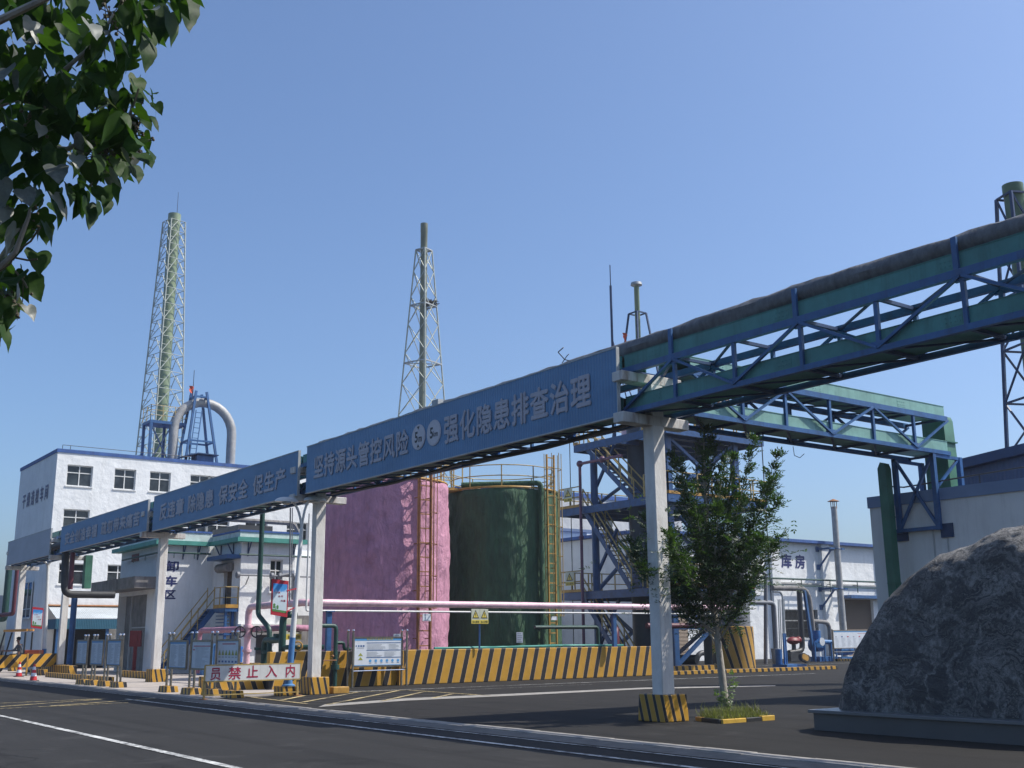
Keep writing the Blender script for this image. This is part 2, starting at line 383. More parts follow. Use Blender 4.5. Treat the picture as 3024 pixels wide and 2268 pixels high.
def _put(mb, ch, p, u, v, w, h, offset, lift, nrm):
    """character in a cell with lower left corner p, u right, v up"""
    vs, fs = glyph(ch, offset); p, u, v = Vector(p), Vector(u), Vector(v)
    if not vs: return
    if ord(ch) > 255: x0, x1, y0, y1 = .03, .97, -.09, .85
    else:
        xs = [a.x for a in vs]; ys = [a.y for a in vs]; x0, x1, y0, y1 = min(xs), max(xs), min(ys), max(ys)
    n = nrm or u.cross(v)
    mb.add([p+u*((a.x-x0)/(x1-x0)*w)+v*((a.y-y0)/(y1-y0)*h)+n*lift for a in vs], fs)
def text_row(mb, s, p, u, v, cw, ch, pitch, offset=.012, lift=0):
    u = Vector(u)
    for i, c in enumerate(s):
        if c != ' ': put_char(mb, c, Vector(p)+u*(pitch*i), u, v, cw, ch, offset, lift)
# ================================================================ setting
def sheet(name, x0, y0, x1, y1, z, mat, sub=0):
    return struct(MB().poly([(x0, y0, z), (x1, y0, z), (x1, y1, z), (x0, y1, z)]).build(name, mat))
sheet('ground', -900, -500, 500, 900, 0, M['asphalt'])
sheet('road', -400, -7, 60, 11.25, .004, M['road'])
struct(MB().poly([(-120, 11.9, .006), (-31.6, 11.9, .006), (-31.6, 15.2, .006), (-36.6, 16.6, .006), (-36.6, 19, .006), (-48, 24, .006), (-48, 40, .006), (-120, 40, .006)]).build('pavement', M['yard']))
mb = MB()
x = -120
random.seed(3)
while x < 0:      # kerb of separate stones, slightly uneven
    l = 1.0
    j = random.uniform(-.012, .012)
    mb.box((x+.006, 11.95+j, -.05), (x+l-.006, 12.30+j, .022+random.uniform(-.006, .006)))
    x += l
struct(mb.build('kerb', M['kerb'], bevel=.012))
sheet('pavement', -120, 11.35, 0, 11.95, .008, paint('gutter_concrete', (.13, .125, .115), .85, 0, .35, 2.5, .3, 30, dirt=(.05, .05, .05), dirt_amt=.6))
mb = MB(); mb.pipe([PX(2342, 1318, -16.7), PX(2346, 1345, -16.7), PX(2362, 1352, -16.7), PX(2375, 1340, -16.7)], .008, 5); mb.pipe([PY(1690, 1068, 14.8), PY(1668, 1062, 14.8), PY(1648, 1040, 14.8), PY(1664, 1026, 14.8)], .012, 5); mb.pipe([PY(1660, 1072, 14.8), PY(1675, 1050, 14.8), PY(1680, 1046, 14.8)], .010, 5)
tag(mb.build('loose_wire', M['dark_metal'], origin=(-18, 14.8, 7.4)), 'loose curled wires left sticking out of the rack above the longest blue sign', 'wire')
def line(mb, p, q, w, z=.013):
    p, q = Vector((p[0], p[1], z)), Vector((q[0], q[1], z)); d = (q-p).normalized(); n = Vector((-d.y, d.x, 0))*w/2
    mb.poly([p-n, q-n, q+n, p+n])
mb = MB()
line(mb, (-25.9, 5.9), (30, 5.9), .14); line(mb, (-60, 5.72), (-25.6, 5.9), .12)
line(mb, (-33, 10.36), (30, 10.4), .12); line(mb, (-60, 11.2), (30, 11.2), .07)
line(mb, (-32.2, 15), (-32.3, 40), .13); line(mb, (-43, 42), (-43.5, 80), .13); line(mb, (-30.6, 20.5), (-30.8, 26), .05)
struct(mb.build('road_marking', M['line_white']))
mb = MB()
pts = [G(*p) for p in ((940, 2089), (1010, 2084), (1200, 2070), (1500, 2056), (1900, 2036), (2290, 2027), (2290, 2024.5), (1900, 2031.5), (1500, 2050), (1200, 2063), (960, 2081))]
mb.poly([(p.x, p.y, .010) for p in pts])
struct(mb.build('pavement', M['kerb']))
mb = MB()
hx0, hx1, hy0, hy1 = -31.9, -26.9, 13.1, 18.85
line(mb, (hx1, hy0), (hx0, hy0+.4), .12); line(mb, (hx0, hy0), (hx0, hy1+.2), .10); line(mb, (hx0, hy1+.2), (hx1, hy1), .12)
for a, b in (((893, 2075), (1062, 2044)), ((967, 2082), (1188, 2038)), ((1125, 2072), (1247, 2045)), ((830, 2069), (900, 2055)), ((1278, 2063), (1335, 2050))):
    line(mb, G(*a), G(*b), .13)
for a, b in (((0, 2078), (290, 2065)), ((0, 2094), (380, 2076)), ((0, 2088), (300, 2066)), ((150, 2086), (460, 2063))):
    line(mb, G(*a), G(*b), .13)
struct(mb.build('road_marking', M['line_yellow']))
mb = MB()
for i in range(4): line(mb, (-31+i*1.1, 13.6), (-31+i*1.1, 18.3), .1, .011)
struct(mb.build('road_marking', paint('faded_paint', (.075, .07, .068), .8)))
# ================================================================ pipe rack
def make_pillar(x, label):
    t = thing('concrete_pillar', label, 'pillar', (x, 15.63, 0), 'concrete pillars carrying the pipe rack')
    MB().box((x-.15, 15.47, .5), (x+.15, 15.80, 6.85)).build('shaft', M['concrete'], t, bevel=.02)
    MB().frustum((x-.52, 15.41, 0), (x+.25, 16.06, .51), .02).build('base_block', M['stripe_base'], t, bevel=.015)
    MB().box((x-.155, 14.66, 5.86), (x+.155, 16.52, 6.075)).build('cap_beam', M['stained'], t, bevel=.015)
    MB().box((x-.155, 14.66, 6.73), (x+.155, 16.35, 6.93)).build('cap_beam', M['stained'], t, bevel=.015)
    return t
pil = make_pillar(-16.35, 'nearest concrete rack pillar beside the small tree, rust streaks under its cap')
dup(pil, (-31.72, 15.63, 0), 'sunlit concrete rack pillar standing between the red lettered board and the striped wall')
dup(pil, (-46.25, 15.63, 0), 'concrete rack pillar standing just left of the three navy wall characters')
dup(pil, (-61.0, 15.63, 0), 'thin far concrete rack pillar in front of the low sheet roofed awning')
dup(pil, (-71.0, 15.63, 0), 'farthest concrete rack pillar, standing behind the tricycle driver')
def truss(name, label, a0, a1, d0, d1, axis, nodes, zl, zu, tray, trays=True, post_every=2, light=False, first_up=True, traymat=None):
    P = (lambda a, d, z: (a, d, z)) if axis == 'x' else (lambda a, d, z: (d, a, z))
    t = thing(name, label, 'truss', P((a0+a1)/2, (d0+d1)/2, zl))
    sgn = 1 if d1 > d0 else -1
    for d, nm in ((d0, 'near'), (d1, 'far')):
        mb = MB()
        for z0, z1 in ((zl, zl+.1), (zu, zu+.13)):
            mb.box(P(a0, d-.05, z0), P(a1, d+.05, z1))
        mb.each('chord', M['blue'], t)
        mb = MB()
        up = first_up
        for i, a in enumerate(nodes):
            mb.box(P(a-.035, d-.034, zl+.1), P(a+.035, d+.034, zu))
        mb.each('web_post', M['blue'], t)
        mb = MB()
        ns = [a0]+list(nodes)+[a1]
        for i in range(len(ns)-1):
            p, q = (zl+.08, zu+.02) if up else (zu+.02, zl+.08)
            mb.bar(P(ns[i], d-sgn*.045, p), P(ns[i+1], d-sgn*.045, q), .06, .05); up = not up
        mb.each('diagonal', M['blue'], t); mb = MB()
        for i, a in enumerate(nodes):       # gusset plates
            zz = zu-.07 if (i % 2 == 0) == first_up else zl+.08
            mb.box(P(a-.13, d-.039, zz), P(a+.13, d+.039, zz+.11))
        mb.each('gusset_plate', M['blue'], t)
    mb = MB()
    for i, a in enumerate([a0+.1]+list(nodes)+[a1-.1]):
        for z in (zl+.02, zu+.03): mb.box(P(a-.03, min(d0, d1), z), P(a+.03, max(d0, d1), z+.06))
    ns = [a0]+list(nodes)
    for i in range(len(ns)-1):
        mb.bar(P(ns[i], d0, zl+.045), P(ns[i+1], d1, zl+.045), .05, .03); mb.bar(P(ns[i], d1, zu+.055), P(ns[i+1], d0, zu+.055), .05, .03)
    mb.each('cross_brace', M['blue_dark'], t)
    if trays:
        for z, tw in ((zl+.1, 1.0 if tray < .9 and not post_every == 0 else tray), (zu+.135, tray)):
            e0, e1 = d0+sgn*.02, d0+sgn*tw
            o = MB()
            o.box(P(a0+.02, e0, z), P(a1-.02, e1, z+.012)); o.box(P(a0+.02, e0, z+.012), P(a1-.02, e0+sgn*.02, z+.27)); o.box(P(a0+.02, e1, z+.012), P(a1-.02, e1-sgn*.02, z+.27))
            o.box(P(a0+.02, e0-sgn*.012, z+.27), P(a1-.02, e1+sgn*.012, z+.282))
            tr = o.build('cable_tray', traymat or M['frp'], t)
            a = a0+.9
            while a < a1:
                j = MB(); j.box(P(a-.16, e0-sgn*.004, z+.05), P(a+.16, e0, z+.22))
                for k in range(4):
                    for zz in (.09, .17): j.box(P(a-.12+k*.08-.008, e0-sgn*.012, z+zz), P(a-.12+k*.08+.008, e0-sgn*.003, z+zz+.016))
                j.build('joint_plate', traymat or M['frp'], tr); a += 3.3
    if post_every:
        mb = MB()
        for i, a in enumerate(nodes):
            if i % post_every == 0: mb.box(P(a-.12, d0-.035, zu+.13), P(a-.03, d0+.018, zu+.66))
        mb.each('stanchion', M['blue'], t)
    return t
ns = [-15.05+1.56*i for i in range(11)]
truss('rack_truss', 'blue steel rack truss with green trays running overhead to the right edge', -16.55, 2.0, 15.03, 16.12, 'x', ns, 6.08, 6.94, .45)
truss('rack_truss', 'blue steel rack truss hidden behind the sign with two round emblems', -31.8, -16.6, 15.03, 16.12, 'x', [-31.8+1.52*i for i in range(1, 10)], 6.08, 6.94, .72, post_every=0)
truss('rack_truss', 'blue steel rack truss behind the middle blue sign', -46.1, -32.0, 15.03, 16.12, 'x', [-46.1+1.57*i for i in range(1, 9)], 6.08, 6.94, .72, post_every=0)
truss('rack_truss', 'blue steel rack truss behind the far left blue sign', -60.9, -46.2, 15.03, 16.12, 'x', [-60.9+1.63*i for i in range(1, 9)], 6.08, 6.94, .72, post_every=0)
truss('rack_truss', 'far end rack truss behind the blank faded panel', -71.2, -61.1, 15.03, 16.12, 'x', [-71.2+1.7*i for i in range(1, 6)], 6.08, 6.94, .72, post_every=0)
by = [PX(px, 1250, -16.1).y for px in (2195, 2322, 2452, 2578, 2697)]
truss('rack_truss', 'sunlit blue branch truss with green trays coloured sunlit pale reaching the right building', 16.55, 25.95, -16.1, -17.28, 'y', by, 6.16, 7.06, 1.0, post_every=0, first_up=False, traymat=M['frp_sunlit'])
random.seed(5)
MB().pipe([(-31, 15.3, 7.5), (-24, 15.3, 7.52), (-16.4, 15.27, 7.5), (-12, 15.27, 7.55), (-8, 15.27, 7.5), (-3, 15.27, 7.54), (2, 15.27, 7.5)], .195, 16, wob=.11).build('insulated_pipe', M['insul'])
tag(bpy.data.objects['insulated_pipe'], 'lumpy grey insulated pipe lying along the top of the right hand truss', 'pipe')
mb = MB()
for y, z, r in ((15.95, 6.3, .09), (15.78, 6.27, .07), (16.02, 7.2, .1)): mb.pipe([(-60, y, z), (-17, y, z)], r, 8)
tag(mb.build('rack_pipes', M['green_pipe']), 'dark green pipes lying side by side behind the three blue signs', 'pipe')
# hanging hoses and loose pipe below the signs
random.seed(8)
mb = MB()
for a, b in ((-30.6, -23.5), (-23.5, -17)):
    n = 10; pts = []
    for i in range(n+1):
        f = i/n; pts.append((a+(b-a)*f, 15.5+.25*math.sin(3*f), 6.03-.03*math.sin(math.pi*f)+random.uniform(-.02, .02)))
    mb.pipe(pts, .045, 7)
tag(mb.build('sagging_hose', M['dark_metal']), 'dark hoses sagging under the big blue sign', 'hose')
# ---- sign panels
def panel(name, label, x0, x1, z0, z1, mat, y=14.72):
    t = thing(name, label, 'sign', ((x0+x1)/2, y, z0))
    MB().box((x0, y, z0), (x1, y+.05, z1)).build('sheet', mat, t)
    mb = MB()
    for a, b in (((x0-.02, y-.012, z1), (x1+.02, y+.07, z1+.03)), ((x0-.02, y-.012, z0-.03), (x1+.02, y+.07, z0)), ((x1, y-.012, z0), (x1+.02, y+.07, z1))): mb.box(a, b)
    mb.build('edge_trim', M['galv'], t)
    return t
def lettering(t, groups, y, off=.026):
    """groups: (text, x left, x right, z bottom, z top)"""
    for k, (s, xa, xb, za, zb) in enumerate(groups):
        n = len(s); pitch = (xb-xa)/(n-.1); cw = pitch*.90
        mb = MB(); mb.cur = 0
        text_row(mb, s, (xa, y-.016, za), (1, 0, 0), (0, 0, 1), cw, zb-za, pitch, off+.02)
        mb.cur = 1
        text_row(mb, s, (xa, y-.024, za), (1, 0, 0), (0, 0, 1), cw, zb-za, pitch, off)
        mb.build('lettering', [M['letter_edge'], M['letter']], t, smooth=False)
X0 = lambda px, py: PY(px, py, 14.72).x
M['emblem'] = flat('emblem_white', (.52, .50, .53), .5)
p3 = panel('sign_panel', 'longest blue sign with two round emblems between two rows of grey characters', -30.82, -16.42, 6.02, 7.44, M['signblue'])
lettering(p3, [('坚持源头管控风险', X0(929, 1370), X0(1207, 1300), 6.38, 7.06), ('强化隐患排查治理', X0(1313, 1260), X0(1745, 1150), 6.38, 7.09)], 14.72)
for px, py, s in ((1236.5, 1293, 'm'), (1281.7, 1279, 'km')):
    c = PY(px, py, 14.71); r = .335
    mb = MB(); n = 40
    ring = [(c.x+r*math.cos(2*math.pi*i/n), 14.712, 6.75+r*math.sin(2*math.pi*i/n)) for i in range(n)]
    mb.prism(ring, (0, -.012, 0)); em = mb.build('emblem', M['letter_edge'], p3, smooth=False)
    mb = MB(); r2 = .30
    mb.prism([(c.x+r2*math.cos(2*math.pi*i/n), 14.699, 6.75+r2*math.sin(2*math.pi*i/n)) for i in range(n)], (0, -.004, 0)); mb.build('emblem_face', M['emblem'], em, smooth=False)
    mb = MB(); yy = 14.691
    put_char(mb, '5', (c.x-.17, yy, 6.61), (1, 0, 0), (0, 0, 1), .15, .29, .03)
    if s == 'm':
        put_char(mb, 'm', (c.x+.02, yy, 6.61), (1, 0, 0), (0, 0, 1), .16, .14, .03)
        mb.poly([(c.x-.07, yy, 7.03), (c.x+.07, yy, 7.03), (c.x, yy, 6.945)]); mb.poly([(c.x-.07, yy, 6.475), (c.x+.07, yy, 6.475), (c.x, yy, 6.56)])
    else:
        put_char(mb, 'k', (c.x, yy, 6.64), (1, 0, 0), (0, 0, 1), .075, .15, .02); put_char(mb, 'm', (c.x+.085, yy, 6.64), (1, 0, 0), (0, 0, 1), .12, .10, .02)
    mb.build('limit_number', M['ink'], em, smooth=False)
p2 = panel('sign_panel', 'middle blue sign with four groups of three grey characters', -45.0, -31.42, 6.03, 7.40, M['signblue'])
zz = (6.36, 7.02)
lettering(p2, [('反违章', X0(473, 1510), X0(545, 1480), *zz), ('除隐患', X0(557, 1480), X0(632, 1465), *zz), ('保安全', X0(648, 1460), X0(733, 1430), *zz), ('促生产', X0(750, 1430), X0(845, 1400), *zz)], 14.72)
p1 = panel('sign_panel', 'small far blue sign with two groups of six grey characters', -59.2, -45.7, 6.1, 7.36, M['signblue'])
lettering(p1, [('安全创造幸福', X0(193, 1590), X0(288, 1560), 6.40, 7.0), ('疏忽带来痛苦', X0(300, 1560), X0(414, 1520), 6.40, 7.0)], 14.72)
panel('sign_panel', 'blank faded grey white panel at the far left end of the rack', -71.2, -61.3, 6.12, 7.48, M['signwhite'])
mb = MB(); mb.box((-23.6, 14.74, 7.44), (-23.3, 14.9, 7.62))
tag(mb.build('junction_box', M['galv'], origin=(-25.6, 14.8, 7.46)), 'small grey box on the top edge of the longest blue sign', 'box')
# ================================================================ buildings
def wall_holes(mb, ax, c, u0, u1, z0, z1, holes, depth, sgn):
    """wall face on plane axis ax = c with openings; reveals go back by depth (sgn = outward)"""
    us = sorted({u0, u1, *[h[0] for h in holes], *[h[2] for h in holes]}); zs = sorted({z0, z1, *[h[1] for h in holes], *[h[3] for h in holes]})
    P = (lambda u, z, d=0: (c-sgn*d, u, z)) if ax == 0 else (lambda u, z, d=0: (u, c-sgn*d, z))
    for i in range(len(us)-1):
        for j in range(len(zs)-1):
            um, zm = (us[i]+us[i+1])/2, (zs[j]+zs[j+1])/2
            if any(h[0] < um < h[2] and h[1] < zm < h[3] for h in holes): continue
            mb.poly([P(us[i], zs[j]), P(us[i+1], zs[j]), P(us[i+1], zs[j+1]), P(us[i], zs[j+1])])
    for a, b, c2, d in holes:
        for p, q in (((a, b), (c2, b)), ((c2, b), (c2, d)), ((c2, d), (a, d)), ((a, d), (a, b))):
            mb.poly([P(*p), P(*q), P(*q, depth), P(*p, depth)])
def window(parent, ax, c, h, depth, sgn, bars=(1, 1), fr=.07, framemat=None, upper=.36, openpane=False, sill=True):
    a, b, c2, d = h
    def B(mb, u0, z0, u1, z1, d0, d1):
        if ax == 0: mb.box((c-sgn*d0, u0, z0), (c-sgn*d1, u1, z1))
        else: mb.box((u0, c-sgn*d0, z0), (u1, c-sgn*d1, z1))
    d0, d1 = depth-.09, depth-.03
    mb = MB(); e = .002
    B(mb, a+e, b+e, a+fr, d-e, d0, d1); B(mb, c2-fr, b+e, c2-e, d-e, d0, d1); B(mb, a+fr, b+e, c2-fr, b+fr, d0, d1); B(mb, a+fr, d-fr, c2-fr, d-e, d0, d1)
    zt = d-(d-b)*upper; um = (a+c2)/2
    if bars[0]: B(mb, um-fr*.45, b+fr, um+fr*.45, d-fr, d0-.004, d1-.004)
    if bars[1]: B(mb, a+fr, zt-fr*.4, c2-fr, zt+fr*.4, d0-.002, d1-.002)
    w_ = mb.build('window', framemat or M['frame'], parent, smooth=False)
    mb = MB(); B(mb, a+.01, b+.01, c2-.01, d-.01, depth-.05, depth-.045); mb.build('pane', M['glass'], w_, smooth=False)
    if sill:
        mb = MB(); B(mb, a-.06, b-.07, c2+.06, b-.004, -.06, depth-.1); mb.build('sill', framemat or M['frame'], w_, smooth=False)
    return w_
def slab(t, name, mat, *boxes, bevel=0):
    if name in ('pilaster', 'doorway', 'wall_plate', 'down_seam', 'door_hood', 'window', 'wall_sheet', 'toe_board'):
        for a, b in boxes: o = MB().box(a, b).build(name, mat, t, bevel=bevel)
        return o
    mb = MB()
    for a, b in boxes: mb.box(a, b)
    return mb.build(name, mat, t, bevel=bevel)
# ---- left three storey workshop
LX, LY, LZ = -75, 18.0, 13.8
t = thing('workshop_building', 'tall white workshop building with blue roof edge and navy characters on its shaded end', 'building', (LX, LY, 0)); LB = t
cols_ = [(PX(a, 1400, LX).y, PX(b, 1400, LX).y) for a, b in ((197, 274), (338, 402), (443, 505), (563, 622))]
cols_ += [(28.3, 30.0), (31.2, 32.9), (34.4, 36.1), (37.6, 39.3), (41, 42.7)]
rows = [(PX(274, 1437, LX).z-.05, PX(197, 1371, LX).z), (PX(187, 1502, LX).z-1.45, PX(187, 1502, LX).z), (PX(230, 1727, LX).z, PX(230, 1664, LX).z)]
holes = [(a, z0, b, z1) for a, b in cols_ for z0, z1 in rows]
mb = MB(); wall_holes(mb, 0, LX, LY, 48, 0, LZ, holes, .22, 1)
mb.box((LX-.3, LY+.001, 0), (LX-10.2, 48, LZ-.02)); mb.poly([(LX, LY, 0), (LX-10.2, LY, 0), (LX-10.2, LY, LZ), (LX, LY, LZ)]); mb.poly([(LX, 48, 0), (LX-10.2, 48, 0), (LX-10.2, 48, LZ), (LX, 48, LZ)])
mb.build('wall', M['white_wall'], t, smooth=False)
slab(t, 'roof_band', M['blue_band'], ((LX+.05, LY-.05, LZ), (LX-.25, 48.05, LZ+.24)), ((LX-.25, LY-.05, LZ), (LX-10.25, LY+.25, LZ+.24)), ((LX-.25, LY+.25, LZ-.02), (LX-10.25, 48.05, LZ+.04)))
for i, h in enumerate(holes): window(t, 0, LX, h, .22, 1)
mb = MB(); zt = LZ+.24
hr = [(LX-.1, LY+.3, zt), (LX-.1, LY+.3, zt+.28), (LX-.1, LY+9, zt+.25)]
mb.pipe(hr, .02, 6); mb.tube([(LX-.1, LY+.8, zt), (LX-.1, LY+.8, zt+.28)], .02, 5); mb.build('roof_rail', M['dark_metal'], t)
mb = MB(); xa, xb = PY(68, 1480, LY).x, PY(144, 1450, LY).x; za = PY(72, 1501, LY).z
text_row(mb, '干燥造粒车间', (xa, LY-.03, za), (1, 0, 0), (0, 0, 1), (xb-xa)/6*.72, 1.0, (xb-xa)/5.75, .05)
mb.build('lettering', M['navy'], t, smooth=False)
# side door-window strip, awning
xw0, xw1 = PY(76, 1730, LY).x, PY(101, 1730, LY).x
window(t, 1, LY-.2, (xw0, 3.2, xw1, 5.6), .16, -1, upper=.75)
aw0, aw1, az1, az0 = LY+.2, 26.5, PX(204, 1793, LX).z, 3.05
mb = MB(); mb.prism([(LX+.02, aw0, az1), (LX+2.3, aw0, az0), (LX+2.3, aw0, az0+.05), (LX+.02, aw0, az1+.05)], (0, aw1-aw0, 0)); aw = mb.build('awning_roof', M['roofsheet'], t, smooth=False)
slab(t, 'awning_fascia', M['tealsheet'], ((LX+2.24, aw0, az0-.62), (LX+2.29, aw1, az0-.004)), ((LX+.05, aw0, az0-.62), (LX+2.24, aw0+.05, az0-.004)))
mb = MB()
for y in (aw0+.2, aw0+3.2, aw0+6.2): mb.box((LX+2.05, y-.09, 0), (LX+2.2, y+.09, az0-.05))
mb.each('awning_post', M['blue'], t)
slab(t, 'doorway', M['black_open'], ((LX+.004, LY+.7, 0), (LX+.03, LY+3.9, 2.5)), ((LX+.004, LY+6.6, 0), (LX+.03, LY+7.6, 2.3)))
slab(t, 'door_frame', M['frame'], ((LX+.03, LY+4.0, 0), (LX+.07, LY+4.15, 2.6)), ((LX+.03, LY+.7, 2.5), (LX+.07, LY+4.15, 2.6)), ((LX+.03, LY+5.2, .9), (LX+.06, LY+6.4, 2.1)))
mb = MB(); mb.prism([(LX+.03, aw0, az1+.05), (LX+.25, aw0, az1+.06), (LX+.25, aw0, az1+.10), (LX+.03, aw0, az1+.16)], (0, aw1-aw0, 0)); mb.build('flashing', M['rust'], t, smooth=False)
# ---- U pipe, A-frame and platform on the workshop roof
rx = -77.5
u = lambda px, py: PX(px, py, rx)
mb = MB(); a, b = u(505, 1400), u(678, 1400)
ym = (a.y+b.y)/2; rr = (b.y-a.y)/2; zc = u(590, 1188).z-rr
pts = [(rx, a.y, LZ), (rx, a.y, zc*.5+LZ*.5), (rx, a.y, zc)] + [(rx, ym-rr*math.cos(math.pi*i/14), zc+rr*math.sin(math.pi*i/14)) for i in range(1, 14)] + [(rx, b.y, zc), (rx, b.y, LZ)]
mb.tube(pts, .34, 16, wob=.02); tag(mb.build('vent_pipe', M['lag'], origin=(rx, ym, LZ)), 'thick grey lagged pipe bent like an upside down U on the white roof', 'pipe')
t = thing('pipe_tower', 'blue A shaped steel frame holding up the bent grey pipe', 'frame', (rx, ym, LZ), )
tp = u(590, 1160).z; f1, f2 = u(572, 1165).y, u(603, 1165).y
for s, x_ in ((0, rx+.5), (1, rx-.5)):
    for y0, y1 in ((u(535, 1350).y, f1), (u(632, 1350).y, f2)):
        MB().bar((x_+(.35 if s == 0 else -.35), y0, LZ+.04), (x_, y1, tp), .16).build('leg', M['blue'], t)
mb = MB()
for k in (.35, .93):
    za = LZ+(tp-LZ)*k; ya = u(535, 1350).y*(1-k)+f1*k; yb = u(632, 1350).y*(1-k)+f2*k
    for x_ in (rx+.5+.35*(1-k), rx-.5-.35*(1-k)): mb.bar((x_, ya, za), (x_, yb, za), .12)
    for y_ in (ya, yb): mb.bar((rx+.5+.35*(1-k), y_, za), (rx-.5-.35*(1-k), y_, za), .12)
mb.each('cross_bar', M['blue'], t)
mb = MB(); l0, l1 = u(552, 1350), u(580, 1215)
for dx in (-.22, .22): mb.bar((rx+.95, l0.y+dx, LZ+.04), (rx+.55, l1.y+dx, l1.z), .06)
for i in range(11):
    f = (i+.5)/11; c = Vector((rx+.95, l0.y, LZ+.04)).lerp(Vector((rx+.55, l1.y, l1.z)), f); mb.bar(c-Vector((0, .22, 0)), c+Vector((0, .22, 0)), .04)
mb.build('ladder', M['blue'], t)
t = thing('roof_platform', 'small blue platform with yellow railing at the foot of the lattice chimney', 'platform', (rx, u(490, 1250).y, LZ))
pz = u(490, 1245).z; y0, y1 = u(441, 1250).y, u(548, 1250).y
slab(t, 'deck', M['blue'], ((rx-1.6, y0, pz-.2), (rx+.2, y1, pz)))
for y in (y0+.1, y0+1.6):
    for x_ in (rx-1.5, rx+.1): MB().box((x_-.09, y-.09, LZ), (x_+.09, y+.09, pz-.2)).build('leg', M['blue'], t)
mb = MB(); mb.bar((rx+.1, y0+.1, LZ+.2), (rx+.1, y0+1.6, pz-.3), .09); mb.bar((rx+.1, y0+1.6, LZ+.2), (rx+.1, y0+.1, pz-.3), .09); mb.build('brace', M['blue_dark'], t)
def railing(pts, h=1.05, post=1.2, w_=.04, mids=2, z_toe=False):
    mb = MB()
    for a, b in zip(pts, pts[1:]):
        a, b = Vector(a), Vector(b); L = (b-a).length; n = max(1, round(L/post))
        for i in range(n+1):
            p = a.lerp(b, i/n); mb.bar(p, p+Vector((0, 0, h)), w_)
        for k in range(mids+1):
            dz = Vector((0, 0, h*(k+1)/(mids+1))); mb.tube([a+dz, b+dz], w_*.55, 6)
    return mb
railing([(rx-1.5, y0, pz), (rx+.2, y0, pz), (rx+.2, y1, pz), (rx-1.5, y1, pz)], 1.1, .8).build('railing', M['rail'], t)
t = thing('roof_hut', 'little blue corrugated hut on the white workshop roof', 'hut', (rx+1, u(580, 1340).y, LZ))
y0, y1 = u(553, 1330).y, u(603, 1330).y
slab(t, 'wall', M['blue'], ((rx+.9, y0, LZ), (rx+2, y1, LZ+.75))); mb = MB(); mb.prism([(rx+.7, y0-.9, LZ+.55), (rx+.7, y0, LZ+.8), (rx+.7, y1+.25, LZ+.78), (rx+.7, y1+.25, LZ+.84), (rx+.7, y0, LZ+.88), (rx+.7, y0-.9, LZ+.62)], (1.6, 0, 0)); mb.build('roof', M['blue_dark'], t, smooth=False)
mb = MB(); c = u(585, 1140); mb.tube([(rx-1, c.y, LZ), (rx-1, c.y, u(585, 1085).z)], [.05, .02], 6); t = tag(mb.build('lightning_rod', M['dark_metal'], origin=(rx-1, c.y, LZ)), 'thin lightning rod behind the bent grey pipe', 'rod')
def flag(label, c, s, y_off=0):
    random.seed(4); n = 6; vs, fs = [], []
    for i in range(n+1):
        for j in range(5): vs.append((c[0]+.05*math.sin(i*1.3+j), c[1]-s*.35*(j/4)*(1-.35*i/n)+.06*math.sin(i*2), c[2]-s*i/n))
    for i in range(n):
        for j in range(4): a = i*5+j; fs.append((a, a+1, a+6, a+5))
    mb = MB(); mb.add(vs, fs); return tag(mb.build('flag', paint('orange_red_flag', (.62, .09, .04), .7), origin=c), label, 'flag')
flag('limp orange red flag above the bent grey pipe', (rx-1, c.y, u(585, 1133).z), .9)
# ---- lattice chimneys
def lattice(name, label, c, z0, z1, w0, w1, n, pr, ptop, pbase, mat, tube=.05, rot=0, plats=(), group=None, pz=.0):
    t = thing(name, label, 'chimney', (c[0], c[1], z0), group)
    MB().lathe(c, [(pbase, pr), (z1-.5, pr*.97), (ptop-.7, pr), (ptop-.68, pr*1.04), (ptop, pr*1.04), (ptop, pr*.85), (ptop-.5, pr*.85)], 20).build('flue', mat, t)
    K = [(1, 1), (1, -1), (-1, -1), (-1, 1)]
    def P(i, z):
        f = (z-z0)/(z1-z0); w_ = (w0*(1-f)+w1*f)/2; a = K[i % 4]; x, y = a[0]*w_, a[1]*w_
        return Vector((c[0]+x*math.cos(rot)-y*math.sin(rot), c[1]+x*math.sin(rot)+y*math.cos(rot), z))
    for i in range(4): MB().tube([P(i, z0), P(i, z1)], tube, 6).build('leg', M['mast'], t)
    zs = [z0+(z1-z0)*(1-(1-k/n)**1.12) for k in range(n+1)]
    mb = MB()
    for k in range(n):
        za, zb = zs[k], zs[k+1]
        for i in range(4):
            if pz: # double warren with mid node and horizontals
                m_ = (P(i, (za+zb)/2)+P(i+1, (za+zb)/2))/2
                a_, b_ = (P(i, za)+P(i+1, za))/2, (P(i, zb)+P(i+1, zb))/2
                mb.tube([P(i, za), b_], tube*.55, 5); mb.tube([P(i+1, za), b_], tube*.55, 5); mb.tube([P(i, zb), P(i+1, zb)], tube*.5, 5)
                mb.tube([(P(i, za)+b_)/2, P(i, (za+zb)/2)], tube*.4, 4); mb.tube([(P(i+1, za)+b_)/2, P(i+1, (za+zb)/2)], tube*.4, 4)
            else:
                mb.tube([P(i, za), P(i+1, zb)], tube*.6, 5); mb.tube([P(i+1, za), P(i, zb)], tube*.6, 5)
    mb.build('lattice', M['mast'], t)
    for z in plats:
        mb = MB()
        for i in range(4): mb.bar(P(i, z), P(i+1, z), .1, .08); mb.bar(P(i, z), (c[0], c[1], z), .06)
        mb.build('ring_platform', M['galv'], t)
    return t
s1 = Vector((-90, 29.6, 0))
lattice('lattice_chimney', 'tallest lattice chimney at left, fat olive flue inside a white steel mast', (s1.x, s1.y), 1, PX(509, 655, -90).z, 3.65, 1.36, 24, .52, PX(509, 632, -90).z, 1, M['frp_stack'], .06, R(12), (), pz=1)
